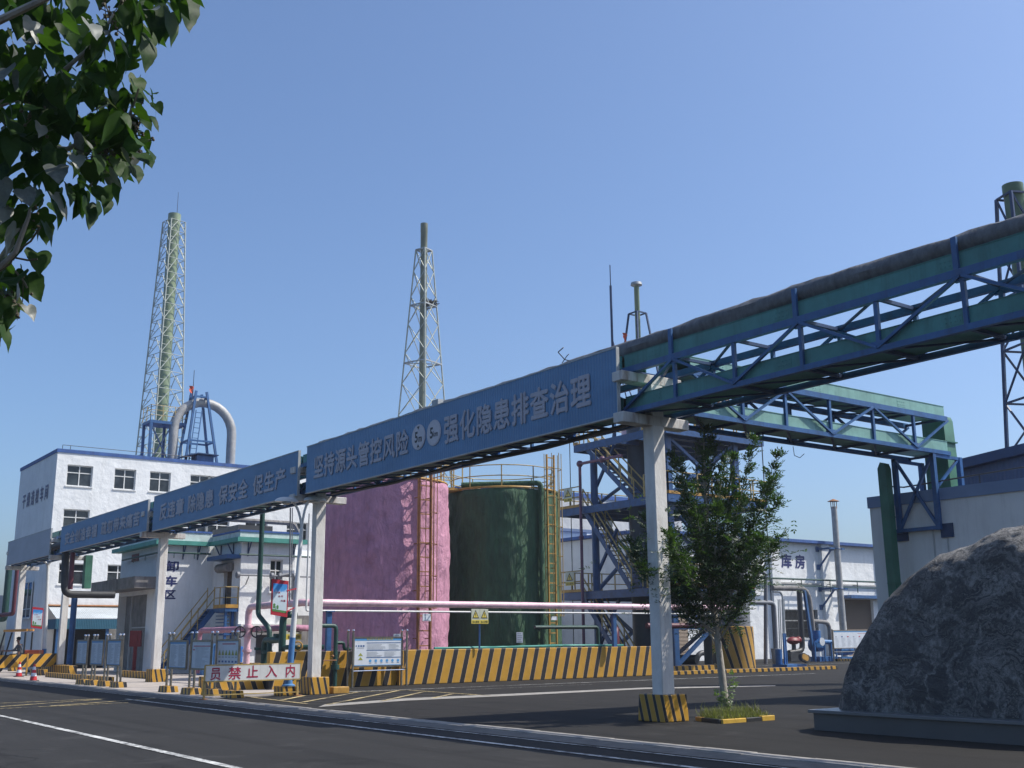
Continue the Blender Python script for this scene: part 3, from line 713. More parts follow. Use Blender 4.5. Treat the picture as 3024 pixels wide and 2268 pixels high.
mb = MB(); mb.tube([(s1.x+.3, s1.y+.1, 37), (s1.x+.3, s1.y+.1, 40)], [.03, .015], 5); tag(mb.build('lightning_rod', M['dark_metal'], origin=(s1.x, s1.y, 37)), 'needle thin lightning rod on top of the tallest lattice chimney', 'rod')
s2 = (-65.8, 40.3)
k2 = 80/Vector((s2[0], s2[1])).length
z2 = lambda py: 1.6+(CAM+ray(1254, py)*((s2[1])/ray(1254, py).y)).z-1.6
t = lattice('lattice_chimney', 'middle lattice chimney with a bird nest halfway up, above the big blue sign', s2, 0, z2(738), 4.5, .85, 13, .26, z2(660), 0, paint('stained_flue', (.20, .22, .16), .45, 0, .3, .8, 0, 10, dirt=(.12, .11, .08), dirt_amt=.6), .055, R(20), (z2(902), z2(1072), z2(738)))
mb = MB(); random.seed(12); c = Vector((s2[0]+.12, s2[1]+.42, z2(898)))
for i in range(170):
    a, b = random.uniform(0, 6.28), random.uniform(-.25, .6); p = c+Vector((math.cos(a)*.5, math.sin(a)*.5, b*.6+.15))*random.uniform(.4, .8); q = p+Vector((random.uniform(-1, 1), random.uniform(-1, 1), random.uniform(-.4, .4))).normalized()*.42
    mb.bar(p, q, .025)
tag(mb.build('bird_nest', flat('dry_twigs', (.07, .055, .04), .9), origin=c), 'dark twig nest sitting on the middle lattice chimney', 'nest')
# ---- unloading building
UX, UY = -58.0, 19.6
t = thing('unloading_building', 'white two storey building with mint parapet and three navy characters', 'building', (UX, UY, 0)); UB = t
uzt = 6.62
bx, by0, by1 = -54.2, 22.4, 25.4
ua = (PX(790, 1665, bx).y, PX(790, 1700, bx).z-.05, PX(820, 1665, bx).y+.08, PX(790, 1663, bx).z)
dx0, dx1, dz1 = PY(345, 1800, UY).x+.2, PY(432, 1800, UY).x, 3.9
mb = MB(); wall_holes(mb, 0, UX, UY, 30, 0, uzt, [], .1, 1)
wall_holes(mb, 1, UY, -65, UX, 0, uzt, [(dx0, .05, dx1, 4.15)], .45, -1)
mb.poly([(-65, UY, 0), (-65, 30, 0), (-65, 30, uzt), (-65, UY, uzt)]); mb.poly([(-65, UY, uzt), (UX, UY, uzt), (UX, 30, uzt), (-65, 30, uzt)])
hb = (by0+1.62, 4.05, by0+2.33, 5.75)
wall_holes(mb, 0, bx, by0, by1, 0, uzt, [hb], .2, 1)
wall_holes(mb, 1, by0, UX+.001, bx, 0, uzt, [(-56.4, 3.3, -55.3, 5.5)], .25, -1)
mb.poly([(UX, by1, 0), (bx, by1, 0), (bx, by1, uzt), (UX, by1, uzt)]); mb.poly([(UX, by0, uzt), (bx, by0, uzt), (bx, by1, uzt), (UX, by1, uzt)])
mb.box((bx-.6, by1+.002, 0), (bx-5, 34, 6.0))
mb.build('wall', M['white_wall'], t, smooth=False)
window(t, 0, bx, hb, .2, 1, upper=.33)
slab(t, 'roller_door', M['shutter'], ((-56.4, by0+.2, 3.3), (-55.3, by0+.24, 5.5)))
mb = MB(); mb.tube([(-56.7, by0-.2, 5.35), (-55.1, by0-.2, 5.35)], .24, 12); mb.build('shutter_roll', M['dark_concrete'], t)
slab(t, 'door_hood', M['blue'], ((-57.0, by0-.75, 5.75), (bx-.02, by0-.001, 5.95)))
o_ = .42
slab(t, 'parapet', M['mint'], ((UX-.2, UY-.12, uzt+.22), (UX+.22, by0-.2, 7.28)), ((-65.1, UY-.12, uzt+.22), (UX-.2, UY+.2, 7.28)), ((bx-.2, by0-.2, uzt+.22), (bx+.22, by1+.2, 7.1)), ((UX+.22, by0-.2, uzt+.22), (bx-.2, by0+.1, 7.1)))
slab(t, 'coping', M['blue_band'], ((UX-.25, UY-.16, 7.28), (UX+.26, by0-.24, 7.38)), ((bx-.25, by0-.24, 7.1), (bx+.26, by1+.24, 7.2)), ((UX+.26, by0-.24, 7.1), (bx-.25, by0+.14, 7.2)))
slab(t, 'eave', M['mint_trim'], ((UX-.1, UY-.5, uzt-.02), (UX+.42, by0-.3, uzt+.2)), ((-65.3, UY-.5, uzt-.02), (UX-.1, UY-.01, uzt+.2)), ((bx+.001, by0-.4, uzt-.03), (bx+.45, by1+.5, uzt+.19)), ((UX+.42, by0-.4, uzt-.03), (bx, by0-.002, uzt+.19)))
def bracket(pts):
    m_ = MB()
    for p_, q_ in pts: m_.bar(p_, q_, .05)
    m_.build('eave_bracket', M['blue_dark'], t)
for y in (UY+1.1, by0-.9): bracket((((UX+.01, y, uzt-.7), (UX+.38, y, uzt-.05)), ((UX+.03, y, uzt-.75), (UX+.03, y, uzt-.03))))
for y in (by0+.35, by1-.15): bracket((((bx+.01, y, uzt-.7), (bx+.40, y, uzt-.05)), ((bx+.03, y, uzt-.75), (bx+.03, y, uzt-.03))))
for x_ in (-56.9, -55.2): bracket((((x_, by0-.01, uzt-.7), (x_, by0-.36, uzt-.05)), ((x_, by0-.03, uzt-.75), (x_, by0-.03, uzt-.03))))
slab(t, 'roof_kit', M['dark_metal'], ((UX-3, by0+1, 7.2), (UX+.8, by1, 7.8)))
mb = MB(); mb.pipe([(bx-.3, by0-2, 7.75), (bx-.3, by1, 7.72), (bx-.3, by1+.3, 7.2)], .12, 8); mb.build('roof_pipe', M['dark_concrete'], t)
slab(t, 'canopy', M['dark_concrete'], ((-66.2, UY-1.25, 4.35), (UX-.35, UY-.002, 4.95)))
slab(t, 'doorway_back', M['dark_concrete'], ((dx0-.1, UY+.45, 0), (dx1+.1, UY+.5, 4.2)))
slab(t, 'door_panel', M['grey_wall'], ((dx0+1.2, UY+.36, 0.05), (dx0+1.28, UY+.45, 4.15)), ((dx0+1.3, UY+.40, 2.35), (dx1, UY+.448, 2.42)))
cb = PY(480/1+2, 1600, UY)
fc = PY(401, 1886, UY-.55); fr_ = Vector((_rt.x, _rt.y, 0)).normalized()
mb = MB(); mb.bar(fc-fr_*.29, fc+fr_*.29, .22, .82); mb.bar((fc.x, fc.y, 0), (fc.x, fc.y, fc.z-.41), .16); mb.bar(fc-fr_*.2+Vector((.06, -.12, 0)), fc+fr_*.2+Vector((.06, -.12, 0)), .03, .5)
tag(mb.build('fire_cabinet', M['red_cab'], origin=(fc.x, fc.y, 0)), 'dark red cabinet on a post in the shaded doorway', 'cabinet')
slab(t, 'notice_plate', flat('red_plate', (.25, .08, .06)), ((PY(393, 1610, UY).x, UY-.03, 6.0), (PY(413, 1610, UY).x, UY-.003, 6.4)))
mb = MB(); za = (PX(552, 1664, UX), PX(498, 1664, UX))
for i, (ch, py0, py1) in enumerate((('卸', 1687, 1656), ('车', 1730, 1700), ('区', 1769, 1741))):
    xa = {0: (491, 528), 1: (487, 523), 2: (485, 518)}[i]
    p = PX(xa[0], py0, UX+.02); q = PX(xa[1], py0, UX+.02); h = PX(xa[0], py1, UX+.02).z-p.z
    put_char(mb, ch, (UX+.015, p.y, p.z), (0, 1, 0), (0, 0, 1), q.y-p.y, h, .045)
mb.build('lettering', M['navy'], t, smooth=False)
mb = MB(); pz = PX(540, 1633, UX+.35).z
mb.pipe([(UX+.35, by0-.3, pz), (UX+.35, UY-.25, pz), (-64, UY-.25, pz-.05)], .05, 7)
for y in (UY+.5, UY+1.6): mb.bar((UX+.35, y, pz-.02), (UX+.35, y, pz-.28), .03)
for x_ in (-60, -62): mb.bar((x_, UY-.25, pz-.05), (x_, UY-.25, pz-.3), .03)
tag(mb.build('wall_pipe', M['green_pipe'], origin=(UX+.35, UY, pz)), 'thin green pipe running under the mint eave of the white two storey building', 'pipe')
mb = MB(); pz = PX(780, 1640, bx+.3).z; mb.pipe([(bx+.35, by0-.25, pz), (bx+.35, by1+.7, pz)], .05, 7)
tag(mb.build('wall_pipe', M['green_pipe'], origin=(bx+.35, by0, pz)), 'thin green pipe above the window of the projecting white block', 'pipe')
mb = MB(); q = PX(780, 1700, bx+.4); pz = q.z
mb.pipe([(bx+.4, by0-.35, pz), (bx+.4, by1+2.3, pz)], .045, 7); mb.pipe([(bx+.5, by0+1.9, pz), (bx+.5, by1-.5, pz+.12)], .09, 8)
for y in (by0-.3, by0+1.55, by0+2.0, by1-.2): mb.tube([(bx+.4, y-.07, pz), (bx+.4, y+.07, pz)], .17, 10)
mb.pipe([(bx+.4, by1-.2, pz), (bx+.4, by1-.2, pz-1.25)], .09, 8)
for y in (by0+.3, by0+3): mb.bar((bx+.02, y, pz-.45), (bx+.4, y, pz-.06), .04)
tag(mb.build('valve_pipe', M['grey_silo'], origin=(bx+.4, by0, pz)), 'grey flanged pipe with valves crossing the projecting white block at mid height', 'pipe')
slab(t, 'dark_plinth', M['dark_concrete'], ((bx-.55, by1+.003, 0), (bx-.3, 30, 2.9)))
slab(t, 'ground_door', M['dark_metal'], ((bx+.004, by0+1.0, .05), (bx+.03, by0+1.8, 1.9)))
slab(t, 'door_hood', M['frame'], ((bx+.001, by0-.05, 2.05), (bx+.5, by0+2.4, 2.45)))
# stairs with landing
t = thing('outside_stair', 'blue steel stair with yellow handrails climbing the white wall', 'stair', (-56.4, 20, 0))
sy0, sy1, lz = PX(474, 1990, -56.2).y, 21.7, 3.25
mb = MB()
for x_ in (-56.75, -55.85): mb.bar((x_, sy0, .05), (x_, sy1, lz-.1), .05, .26)
mb.build('stringer', M['blue'], t)
mb = MB()
for i in range(14):
    f = (i+.5)/14; y = sy0+(sy1-sy0)*f; mb.box((-56.73, y-.12, lz*f+.02), (-55.87, y+.12, lz*f+.05))
mb.build('tread', M['blue'], t)
slab(t, 'landing', M['blue'], ((-56.8, sy1, lz-.18), (-54.25, by0-.01, lz)))
slab(t, 'toe_board', M['yellow_steel'], ((-54.25, sy1, lz), (-54.22, by0-.01, lz+.18)), ((-55.8, sy1-.03, lz), (-54.25, sy1, lz+.18)))
for x_ in (-56.78, -55.82):
    mb = MB()
    for k in (.5, 1.0): mb.tube([(x_, sy0, .1+k), (x_, sy1, lz+k)], .028, 6)
    for i in range(4):
        f = i/3; y = sy0+(sy1-sy0)*f; mb.tube([(x_, y, .1+lz*f-.1), (x_, y, .1+lz*f+1.0)], .025, 6)
    mb.build('handrail', M['rail'], t)
railing([(-55.8, sy1, lz), (-54.27, sy1, lz), (-54.27, by0-.05, lz)], 1.05, .75, .045, 1).build('handrail', M['rail'], t)
mb = MB(); mb.bar((-54.5, by0-.2, 0), (-54.5, by0-.2, lz-.18), .12); mb.bar((-54.4, sy1+.1, 0), (-54.4, sy1+.1, lz-.18), .12); mb.build('support_post', M['blue'], t)
slab(t, 'under_flight', M['blue'], ((-55.8, by0-.7, 1.9), (-54.3, by0-.05, 1.98)))
mb = MB()
for i in range(7): mb.box((-55.5, by0-.68, 2.0+i*.17), (-54.4, by0-.4, 2.04+i*.17))
mb.build('tread', M['blue'], t)
for lab, y0, y1, m_ in (('tall pale blue corrugated sheet crate under the stair landing', 20.3, 21.5, 'lamp_blue'), ('shorter deep blue crate beside the pink riser', 21.75, 22.3, 'shedblue')):
    mb = MB(); mb.box((-54.0, y0, .02), (-53.2, y1, 1.5 if y0 < 21 else 1.35))
    for k in range(5): yy = y0+(y1-y0)*(k+.5)/5; mb.box((-53.2, yy-.05, .05), (-53.16, yy+.05, 1.45 if y0 < 21 else 1.3))
    tag(mb.build('sheet_crate', M[m_], origin=(-53.6, y0, 0)), lab, 'crate')
# ---- buildings further right, behind tanks and tower
t = thing('process_hall', 'tall white hall with blue roof edge seen between green tank and blue tower', 'building', (-72, 52, 0))
ya = PX(1660, 1470, -72).y-.3; zt = PX(1700, 1468, -72).z
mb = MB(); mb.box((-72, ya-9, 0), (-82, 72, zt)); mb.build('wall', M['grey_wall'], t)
slab(t, 'roof_band', M['blue_band'], ((-71.9, ya-9.1, zt), (-82, 72.1, zt+.35)))
slab(t, 'window', M['glass'], ((-71.995, 62, 11), (-71.95, 63.5, 12.4)), ((-71.995, 65.5, 11), (-71.95, 67, 12.4)))
t = thing('low_hall', 'lower white hall with bluish coping behind the zigzag stairs', 'building', (-66, 52, 0))
z3 = PX(1700, 1572, -66).z; fx = -66
win = [(48.5+i*2.55, .9, 50.6+i*2.55, 3.4) for i in range(9)]
mb = MB(); wall_holes(mb, 0, fx, 42, 74, 0, z3, win, .25, 1); mb.box((fx-.3, 42, 0), (fx-5.9, 74, z3-.02)); mb.build('wall', M['white_wall'], t, smooth=False)
slab(t, 'coping', M['blue_grey'], ((fx+.35, 41.9, z3), (fx-6, 74.1, z3+.22)))
for h in win: window(t, 0, fx, h, .25, 1, upper=.4)
slab(t, 'pilaster', M['white_wall'], *[((fx, y-.3, 0), (fx+.3, y+.3, z3-.01)) for y in (47.2, 55.6, 63.2)])
# ---- chlorine warehouse
WX = -56.0
t = thing('warehouse', 'long white warehouse with blue eave, navy characters and brown shutter door', 'building', (WX, 66, 0)); WH = t
wz = PX(2304, 1600, WX).z
yy = lambda px, py=1800: PX(px, py, WX).y
sh = (yy(2500, 1850), .05, yy(2584, 1850), PX(2530, 1770, WX).z); wi = (yy(2320, 1850), PX(2350, 1886, WX).z, yy(2418, 1850), PX(2350, 1800, WX).z)
dr = (yy(2083, 1870), .05, yy(2108, 1870), 2.9); wd = (yy(2000, 1830), 1.6, yy(2030, 1830), 3.6)
mb = MB(); wall_holes(mb, 0, WX, 52, 96, 0, wz, [sh, wi, dr, wd], .3, 1); mb.box((WX-.4, 52, 0), (WX-14, 96, wz-.02)); mb.build('wall', M['white_wall'], t, smooth=False)
slab(t, 'eave', M['blue_band'], ((WX+.55, 51.6, wz), (WX-14.4, 96.4, wz+.22)))
slab(t, 'pilaster', M['white_wall'], *[((WX+.002, y-.45, 0), (WX+.32, y+.45, wz-.003)) for y in (yy(2440), yy(2290), yy(2150), yy(2610))])
slab(t, 'ledge', M['grey_wall'], ((WX+.003, 52, PX(2400, 1722, WX).z-.12), (WX+.18, 96, PX(2400, 1722, WX).z)))
slab(t, 'shutter_door', M['shutter'], ((WX-.3, sh[0], 0), (WX-.26, sh[2], sh[3])))
slab(t, 'shutter_hood', M['blue'], ((WX+.003, sh[0]-.1, sh[3]+.05), (WX+.75, sh[2]+1.2, sh[3]+.3)))
slab(t, 'side_door', M['shutter'], ((WX-.3, dr[0], 0), (WX-.26, dr[2], dr[3])))
w_ = window(t, 0, WX, wi, .3, 1, upper=.38, fr=.1); mb = MB()
n = 26
for i in range(n):
    y = wi[0]+(wi[2]-wi[0])*(i+.5)/n; mb.box((WX-.12, y-.016, wi[1]+.02), (WX-.09, y+.016, wi[3]-.02))
mb.box((WX-.13, wi[0], (wi[1]+wi[3])/2-.35), (WX-.08, wi[2], (wi[1]+wi[3])/2-.29)); mb.build('window_bars', M['dark_metal'], w_)
window(t, 0, WX, wd, .3, 1)
mb = MB()
for ch, a, b, p0, p1 in (('液', 2192, 2221, 1676, 1640), ('氯', 2270, 2298, 1674, 1638), ('库', 2309, 2339, 1676, 1636), ('房', 2350, 2379, 1678, 1638)):
    p, q = PX(a, p0, WX+.02), PX(b, p0, WX+.02); put_char(mb, ch, (WX+.015, p.y, p.z), (0, 1, 0), (0, 0, 1), q.y-p.y, PX(a, p1, WX+.02).z-p.z, .05)
mb.build('lettering', M['navy'], t, smooth=False)
mb = MB(); pz = PX(2400, 1712, WX+.6).z
mb.pipe([(WX+.6, 60, pz), (WX+.6, 92, pz)], .07, 7); mb.pipe([(WX+.6, 60, pz-.5), (WX+.6, 92, pz-.5)], .04, 6)
y = 61
while y < 92: mb.bar((WX+.02, y, pz-.3), (WX+.65, y, pz-.3), .05); mb.bar((WX+.6, y, pz-.9), (WX+.6, y, pz), .05); y += 3.4
tag(mb.build('wall_pipe', M['green_pipe'], origin=(WX, 60, pz)), 'pair of thin green pipes on brackets along the warehouse wall', 'pipe')
# stack on warehouse wall
cx, cy = WX+1.2, PX(2470, 1600, WX+1.2).y
t = thing('metal_chimney', 'pale metal chimney pipe with a rusty rain cap in front of the warehouse', 'chimney', (cx, cy, 0))
ct = PX(2466, 1497, cx).z; c = (cx, cy)
MB().lathe(c, [(0, .26), (ct*.25, .255), (ct*.7, .24), (ct, .225)], 18).build('flue', M['lag'], t)
mb = MB(); mb.lathe(c, [(ct+.42, .47), (ct+.44, .45), (ct+.62, .05)], 16)
for k in range(4): a = k*math.pi/2+.4; mb.bar((cx+.22*math.cos(a), cy+.22*math.sin(a), ct-.15), (cx+.22*math.cos(a), cy+.22*math.sin(a), ct+.44), .045)
mb.build('rain_cap', M['rust'], t)
mb = MB()
for py in (1620, 1738):
    z = PX(2470, py, cx).z
    mb.torus((cx, cy, z), .27, .04); mb.box((WX+.01, cy-.9, z-.07), (cx+.1, cy-.72, z+.07)); mb.box((WX+.01, cy+.5, z-.07), (cx+.1, cy+.68, z+.07)); mb.bar((cx, cy-1, z), (cx, cy+.9, z), .12); mb.bar((WX+.03, cy-.8, z-1.4), (cx, cy-.6, z), .12); mb.box((WX+.005, cy-1.1, z-.2), (WX+.06, cy-.6, z+.2)); mb.box((WX+.005, cy-1.1, z-1.6), (WX+.06, cy-.6, z-1.2))
mb.build('wall_bracket', M['blue'], t)
# ---- right building
BY = 25.3
t = thing('office_block', 'shaded pale building with grey blue roof band behind the boulder', 'building', (-18.2, BY, 0))
wh = (-15.6, 3.05, -14.3, 3.72)
mb = MB(); wall_holes(mb, 1, BY, -18.2, 8, 0, 4.95, [wh], .2, -1)
mb.poly([(-18.2, BY, 0), (-18.2, 37, 0), (-18.2, 37, 4.95), (-18.2, BY, 4.95)]); mb.poly([(-18.2, 37, 0), (8, 37, 0), (8, 37, 4.95), (-18.2, 37, 4.95)]); mb.poly([(8, 37, 0), (8, BY, 0), (8, BY, 4.95), (8, 37, 4.95)])
mb.build('wall', paint('warm_grey_render', (.74, .72, .69), .85, 0, .08, .7, .15, 30, dirt=(.5, .47, .44), dirt_amt=.4), t, smooth=False)
slab(t, 'roof_band', paint('band_grey_blue', (.20, .27, .40), .75, 0, .12, 1), ((-18.24, BY-.04, 4.95), (8.04, BY+.2, 5.25)), ((-18.24, BY+.2, 4.95), (-18, 37.04, 5.25)), ((-18, BY+.2, 4.93), (8, 37, 4.97)))
window(t, 1, BY, wh, .2, -1, framemat=M['grey_wall'])
slab(t, 'down_seam', M['grey_wall'], ((-16.37, BY-.03, 0), (-16.34, BY-.001, 4.3)), ((-15.98, BY-.03, 0), (-15.95, BY-.001, 4.3)))
t2 = thing('rooftop_hall', 'dark navy sheet clad hall with sloping roof standing behind the pale building', 'building', (-16, 30, 0))
xa = PY(2832, 1430, 32).x
mb = MB(); z0 = PY(2832, 1392, 32).z; z1 = PY(3024, 1340, 32).z; xb = PY(3024, 1340, 32).x; sl = .09
mb.prism([(xa, 32, 0), (9, 32, 0), (9, 32, z0+(9-xa)*sl), (xa, 32, z0)], (0, 14, 0)); mb.build('wall', M['navysheet'], t2, smooth=False)
mb = MB(); mb.prism([(xa-.15, 31.7, z0), (9, 31.7, z0+(9-xa)*sl), (9, 31.7, z0+(9-xa)*sl+.3), (xa-.15, 31.7, z0+.3)], (0, 14.5, 0)); mb.build('roof', M['blue_dark'], t2, smooth=False)
mb = MB(); mb.pipe([(-17.9, BY+.5, 5.55), (-17.2, BY+.15, 5.42), (-14, BY+.1, 5.52), (-8, BY+.1, 5.5), (4, BY+.1, 5.5)], .02, 6)
for x_ in (-15, -13, -11, -9, -6, -3): mb.tube([(x_, BY+.1, 5.24), (x_, BY+.1, 5.5)], .018, 5)
tag(mb.build('roof_cable', M['dark_metal'], origin=(-14, BY, 5.25)), 'thin cable on stand offs along the roof band of the pale building', 'cable')
# end tower of the branch truss
t = thing('truss_bracket_tower', 'blue braced steel frame carrying the branch truss on the pale building wall', 'frame', (-16.7, BY, 4.2))
for x_, y, z0 in ((-17.25, BY-.09, 4.2), (-16.12, BY-.09, 4.2), (-17.25, 26.4, 4.98), (-16.12, 26.4, 4.98)):
    MB().box((x_-.06, y-.06, z0), (x_+.06, y+.06, 6.15)).build('post', M['blue'], t)
mb = MB()
y = BY-.1
mb.bar((-17.22, y, 4.32), (-16.15, y, 6.1), .07); mb.bar((-17.22, y, 6.1), (-16.15, y, 4.32), .07); mb.bar((-17.4, y, 4.26), (-16.05, y, 4.26), .09)
mb.bar((-17.2, 26.4, 5.1), (-16.15, 26.4, 6.1), .06); mb.bar((-16.12, BY, 5.3), (-16.12, 26.35, 6.1), .06)
for x_ in (-17.25, -16.12): mb.bar((x_, BY-.15, 6.11), (x_, 26.5, 6.11), .08)
mb.each('brace', M['blue'], t)
slab(t, 'wall_plate', M['blue_dark'], ((-17.42, BY-.05, 4.0), (-17.08, BY-.002, 4.28)), ((-16.12, BY-.05, 4.0), (-15.78, BY-.002, 4.35)))
mb = MB(); xd = PY(2622, 1500, 24.9).x
mb.prism([(xd-.12, 24.8, 0), (xd+.10, 24.8, 0), (xd+.10, 24.8, 5.88), (xd+.05, 24.8, 6.02), (xd-.06, 24.8, 6.06), (xd-.15, 24.8, 5.9)], (0, .24, 0))
for z in (1.2, 2.9, 4.6): mb.box((xd-.135, 24.785, z), (xd+.115, 25.055, z+.03))
tag(mb.build('cable_duct', M['duct'], origin=(xd, 24.9, 0)), 'narrow green vertical duct running down to the ground at the corner of the pale building', 'duct')
mb = MB(); mb.prism([(-17.05, 26.3, 4.96), (-16.35, 26.3, 4.96), (-16.4, 26.3, 7.2), (-16.45, 26.3, 7.32), (-17.05, 26.3, 7.32)], (0, .45, 0)); mb.box((-17.07, 26.28, 6.6), (-16.33, 26.78, 6.63))
tag(mb.build('cable_duct', M['duct'], origin=(-16.7, 26.5, 5)), 'wide green vertical duct rising from the roof at the end of the branch truss', 'duct')
# mast at the right edge
mc = CAM+ray(3068, 1200)*1.0; mc = CAM+(mc-CAM)*(40/1.0)
mx, my = mc.x, mc.y
zt = lambda py: (CAM+ray(3000, py)*40).z
t = thing('lattice_chimney', 'green flue in a dark blue lattice cut off by the right edge', 'chimney', (mx, my, 0))
MB().lathe((mx, my), [(0, .38), (zt(560), .36), (zt(520), .36), (zt(515), .385), (zt(482), .385), (zt(482), .3)], 20).build('flue', paint('green_flue', (.10, .17, .08), .4, 0, .2, 1, .2, 20), t)
def P4(i, z):
    h = zt(520); f = z/h; w_ = (1.75*(1-f)+.62*f); a = i*math.pi/2+R(20); return Vector((mx+w_*math.cos(a), my+w_*math.sin(a), z))
for i in range(4): MB().bar(P4(i, 0), P4(i, zt(520)), .11).build('leg', M['blue_dark'], t)
mb = MB(); n = 9
for k in range(n):
    za, zb = zt(520)*k/n, zt(520)*(k+1)/n
    for i in range(4):
        mb.bar(P4(i, za), P4(i+1, zb), .06) if k % 2 else mb.bar(P4(i+1, za), P4(i, zb), .06); mb.bar(P4(i, zb), P4(i+1, zb), .07)
mb.build('lattice', M['blue_dark'], t)
# ================================================================ bund wall and tanks
t = thing('striped_wall', 'long black and yellow striped wall in front of the two big tanks', 'wall', (-35.9, 26, 0))
mb = MB(); mb.add([(-35.62, 15.9, 0), (-36.16, 34.2, 0), (-36.36, 34.2, 0), (-35.87, 15.9, 0), (-35.62, 15.9, 1.24), (-36.16, 34.2, 1.24), (-36.36, 34.2, 1.24), (-35.87, 15.9, 1.24)],
                  [(3, 2, 1, 0), (4, 5, 6, 7), (0, 1, 5, 4), (1, 2, 6, 5), (2, 3, 7, 6), (3, 0, 4, 7)])
mb.build('wall', M['stripe_wall'], t, bevel=.02)
slab(t, 'pier', M['yellow_steel'], ((-35.78, 20.95, 0), (-35.60, 21.13, 1.2)))
mb = MB(); mb.pipe([(-35.87, 22.6, 1.28), (-36.0, 26, 1.29), (-36.08, 29, 1.32), (-36.15, 32.3, 1.29)], .045, 8, wob=.1)
tag(mb.build('thin_pipe', M['mint_trim'], origin=(-36, 27, 1.28)), 'thin teal pipe lying along the top of the striped wall', 'pipe')
def foam_tank(name, label, cat, c, r, h, mat, seed, amp):
    t = thing(name, label, cat, (c[0], c[1], 0), 'foam coated storage tanks'); random.seed(seed)
    n, k = 120, 60; vs, fs = [], []
    for j in range(k+1):
        z = h*j/k
        for i in range(n):
            a = 2*math.pi*i/n; p = Vector((math.cos(a)*r, math.sin(a)*r, z))
            d = noise.noise(Vector((p.x*1.3, p.y*1.3, z*.45+seed)))*amp*1.5 + noise.noise(Vector((p.x*4, p.y*4, z*2.2+seed)))*amp*.9 + noise.noise(Vector((p.x*.5, p.y*.5, z*.12)))*amp*1.2
            rr = r+d-(max(0, z-h+.18)*.35)
            vs.append((c[0]+math.cos(a)*rr, c[1]+math.sin(a)*rr, z))
    for j in range(k):
        for i in range(n): a, b = j*n+i, j*n+(i+1) % n; fs.append((a, b, b+n, a+n))
    top = len(vs); vs.append((c[0], c[1], h+r*.14))
    for i in range(n): fs.append((k*n+i, k*n+(i+1) % n, top))
    MB().add(vs, fs).build('shell', mat, t, ang=60)
    return t
def ladder_cage(t, base, out, z0, z1, zc0, w_=.42, cage=.36, mat='rust', cagemat='rail', rungs=.32, deep=.1):
    out = Vector(out).normalized(); side = Vector((-out.y, out.x, 0)); b = Vector(base)
    mb = MB()
    for s in (-1, 1): mb.bar(b+side*s*w_/2+Vector((0, 0, z0)), b+side*s*w_/2+Vector((0, 0, z1)), .055, deep, up=out)
    z = z0+.2
    while z < z1: mb.bar(b-side*w_/2+Vector((0, 0, z)), b+side*w_/2+Vector((0, 0, z)), .05, .05); z += rungs
    z = z0+.5
    while z < z1: mb.bar(b+side*w_/2+Vector((0, 0, z)), b+side*w_/2-out*.35+Vector((0, 0, z)), .04); mb.bar(b-side*w_/2+Vector((0, 0, z)), b-side*w_/2-out*.35+Vector((0, 0, z)), .04); z += 2
    ld = mb.build('ladder', M[mat], t)
    mb = MB(); z = zc0; A = [math.pi*(-.5+i/8) for i in range(9)]
    hoop = [side*math.sin(a)*cage+out*(math.cos(a)*cage*1.5+.05) for a in A]
    zs = []
    while z < z1: zs.append(z); z += 1.35
    for z in zs:
        for p, q in zip(hoop, hoop[1:]): mb.bar(b+p+Vector((0, 0, z)), b+q+Vector((0, 0, z)), .05, .02)
    for i in (0, 2, 4, 6, 8): mb.bar(b+hoop[i]+Vector((0, 0, zc0)), b+hoop[i]+Vector((0, 0, z1)), .035, .02)
    mb.build('safety_cage', M[cagemat], ld)
def at(px, py, depth): return CAM+ray(px, py)*depth
pc = at(1133, 1886, 49); pk = (pc.x, pc.y); pr = 2.86; ph = 8.5
pink = foam_tank('storage_tank', 'wide pink foam coated tank with a rusty caged ladder', 'tank', pk, pr, ph, M['pink'], 3, .075)
gc = at(1485, 1886, 52); gk = (gc.x, gc.y); gr = 2.66; gh = 8.45
green = foam_tank('storage_tank', 'dark green foam coated tank with a yellow caged ladder on its right', 'tank', gk, gr, gh, M['greentank'], 9, .075)
slab(None, 'tank_plinth', M['dark_concrete'], ((pk[0]-3.4, pk[1]-3.4, 0), (pk[0]+3.3, pk[1]+3.2, .25)))['label'] = 'low concrete plinth under the pink tank'; bpy.data.objects['tank_plinth']['category'] = 'plinth'
def tank_pt(c, r, px):   # where the sight line through column px meets the near side of the tank
    d = ray(px, 1886); d = Vector((d.x, d.y)).normalized(); cc = Vector(c); b = d.dot(cc); disc = b*b-(cc.dot(cc)-r*r)
    return d*(b-math.sqrt(max(0, disc)))
p = tank_pt(pk, pr, 1240); out = (Vector((p.x, p.y, 0))-Vector((*pk, 0))).normalized(); b = Vector((p.x, p.y, 0))+out*.30
ladder_cage(pink, b, out, 1.15, 10.0, 2.9, .62, .42, 'rust', 'rust', .62, .16)
p = tank_pt(gk, gr, 1617); out = (Vector((p.x, p.y, 0))-Vector((*gk, 0))).normalized(); o2 = Vector((.8, -.35, 0)).normalized()
b = Vector((p.x, p.y, 0))+out*.32
ladder_cage(green, b, out*.6+o2*.4, .3, 10.1, 2.6, .42, .40, 'yellow_steel', 'rail', .45)
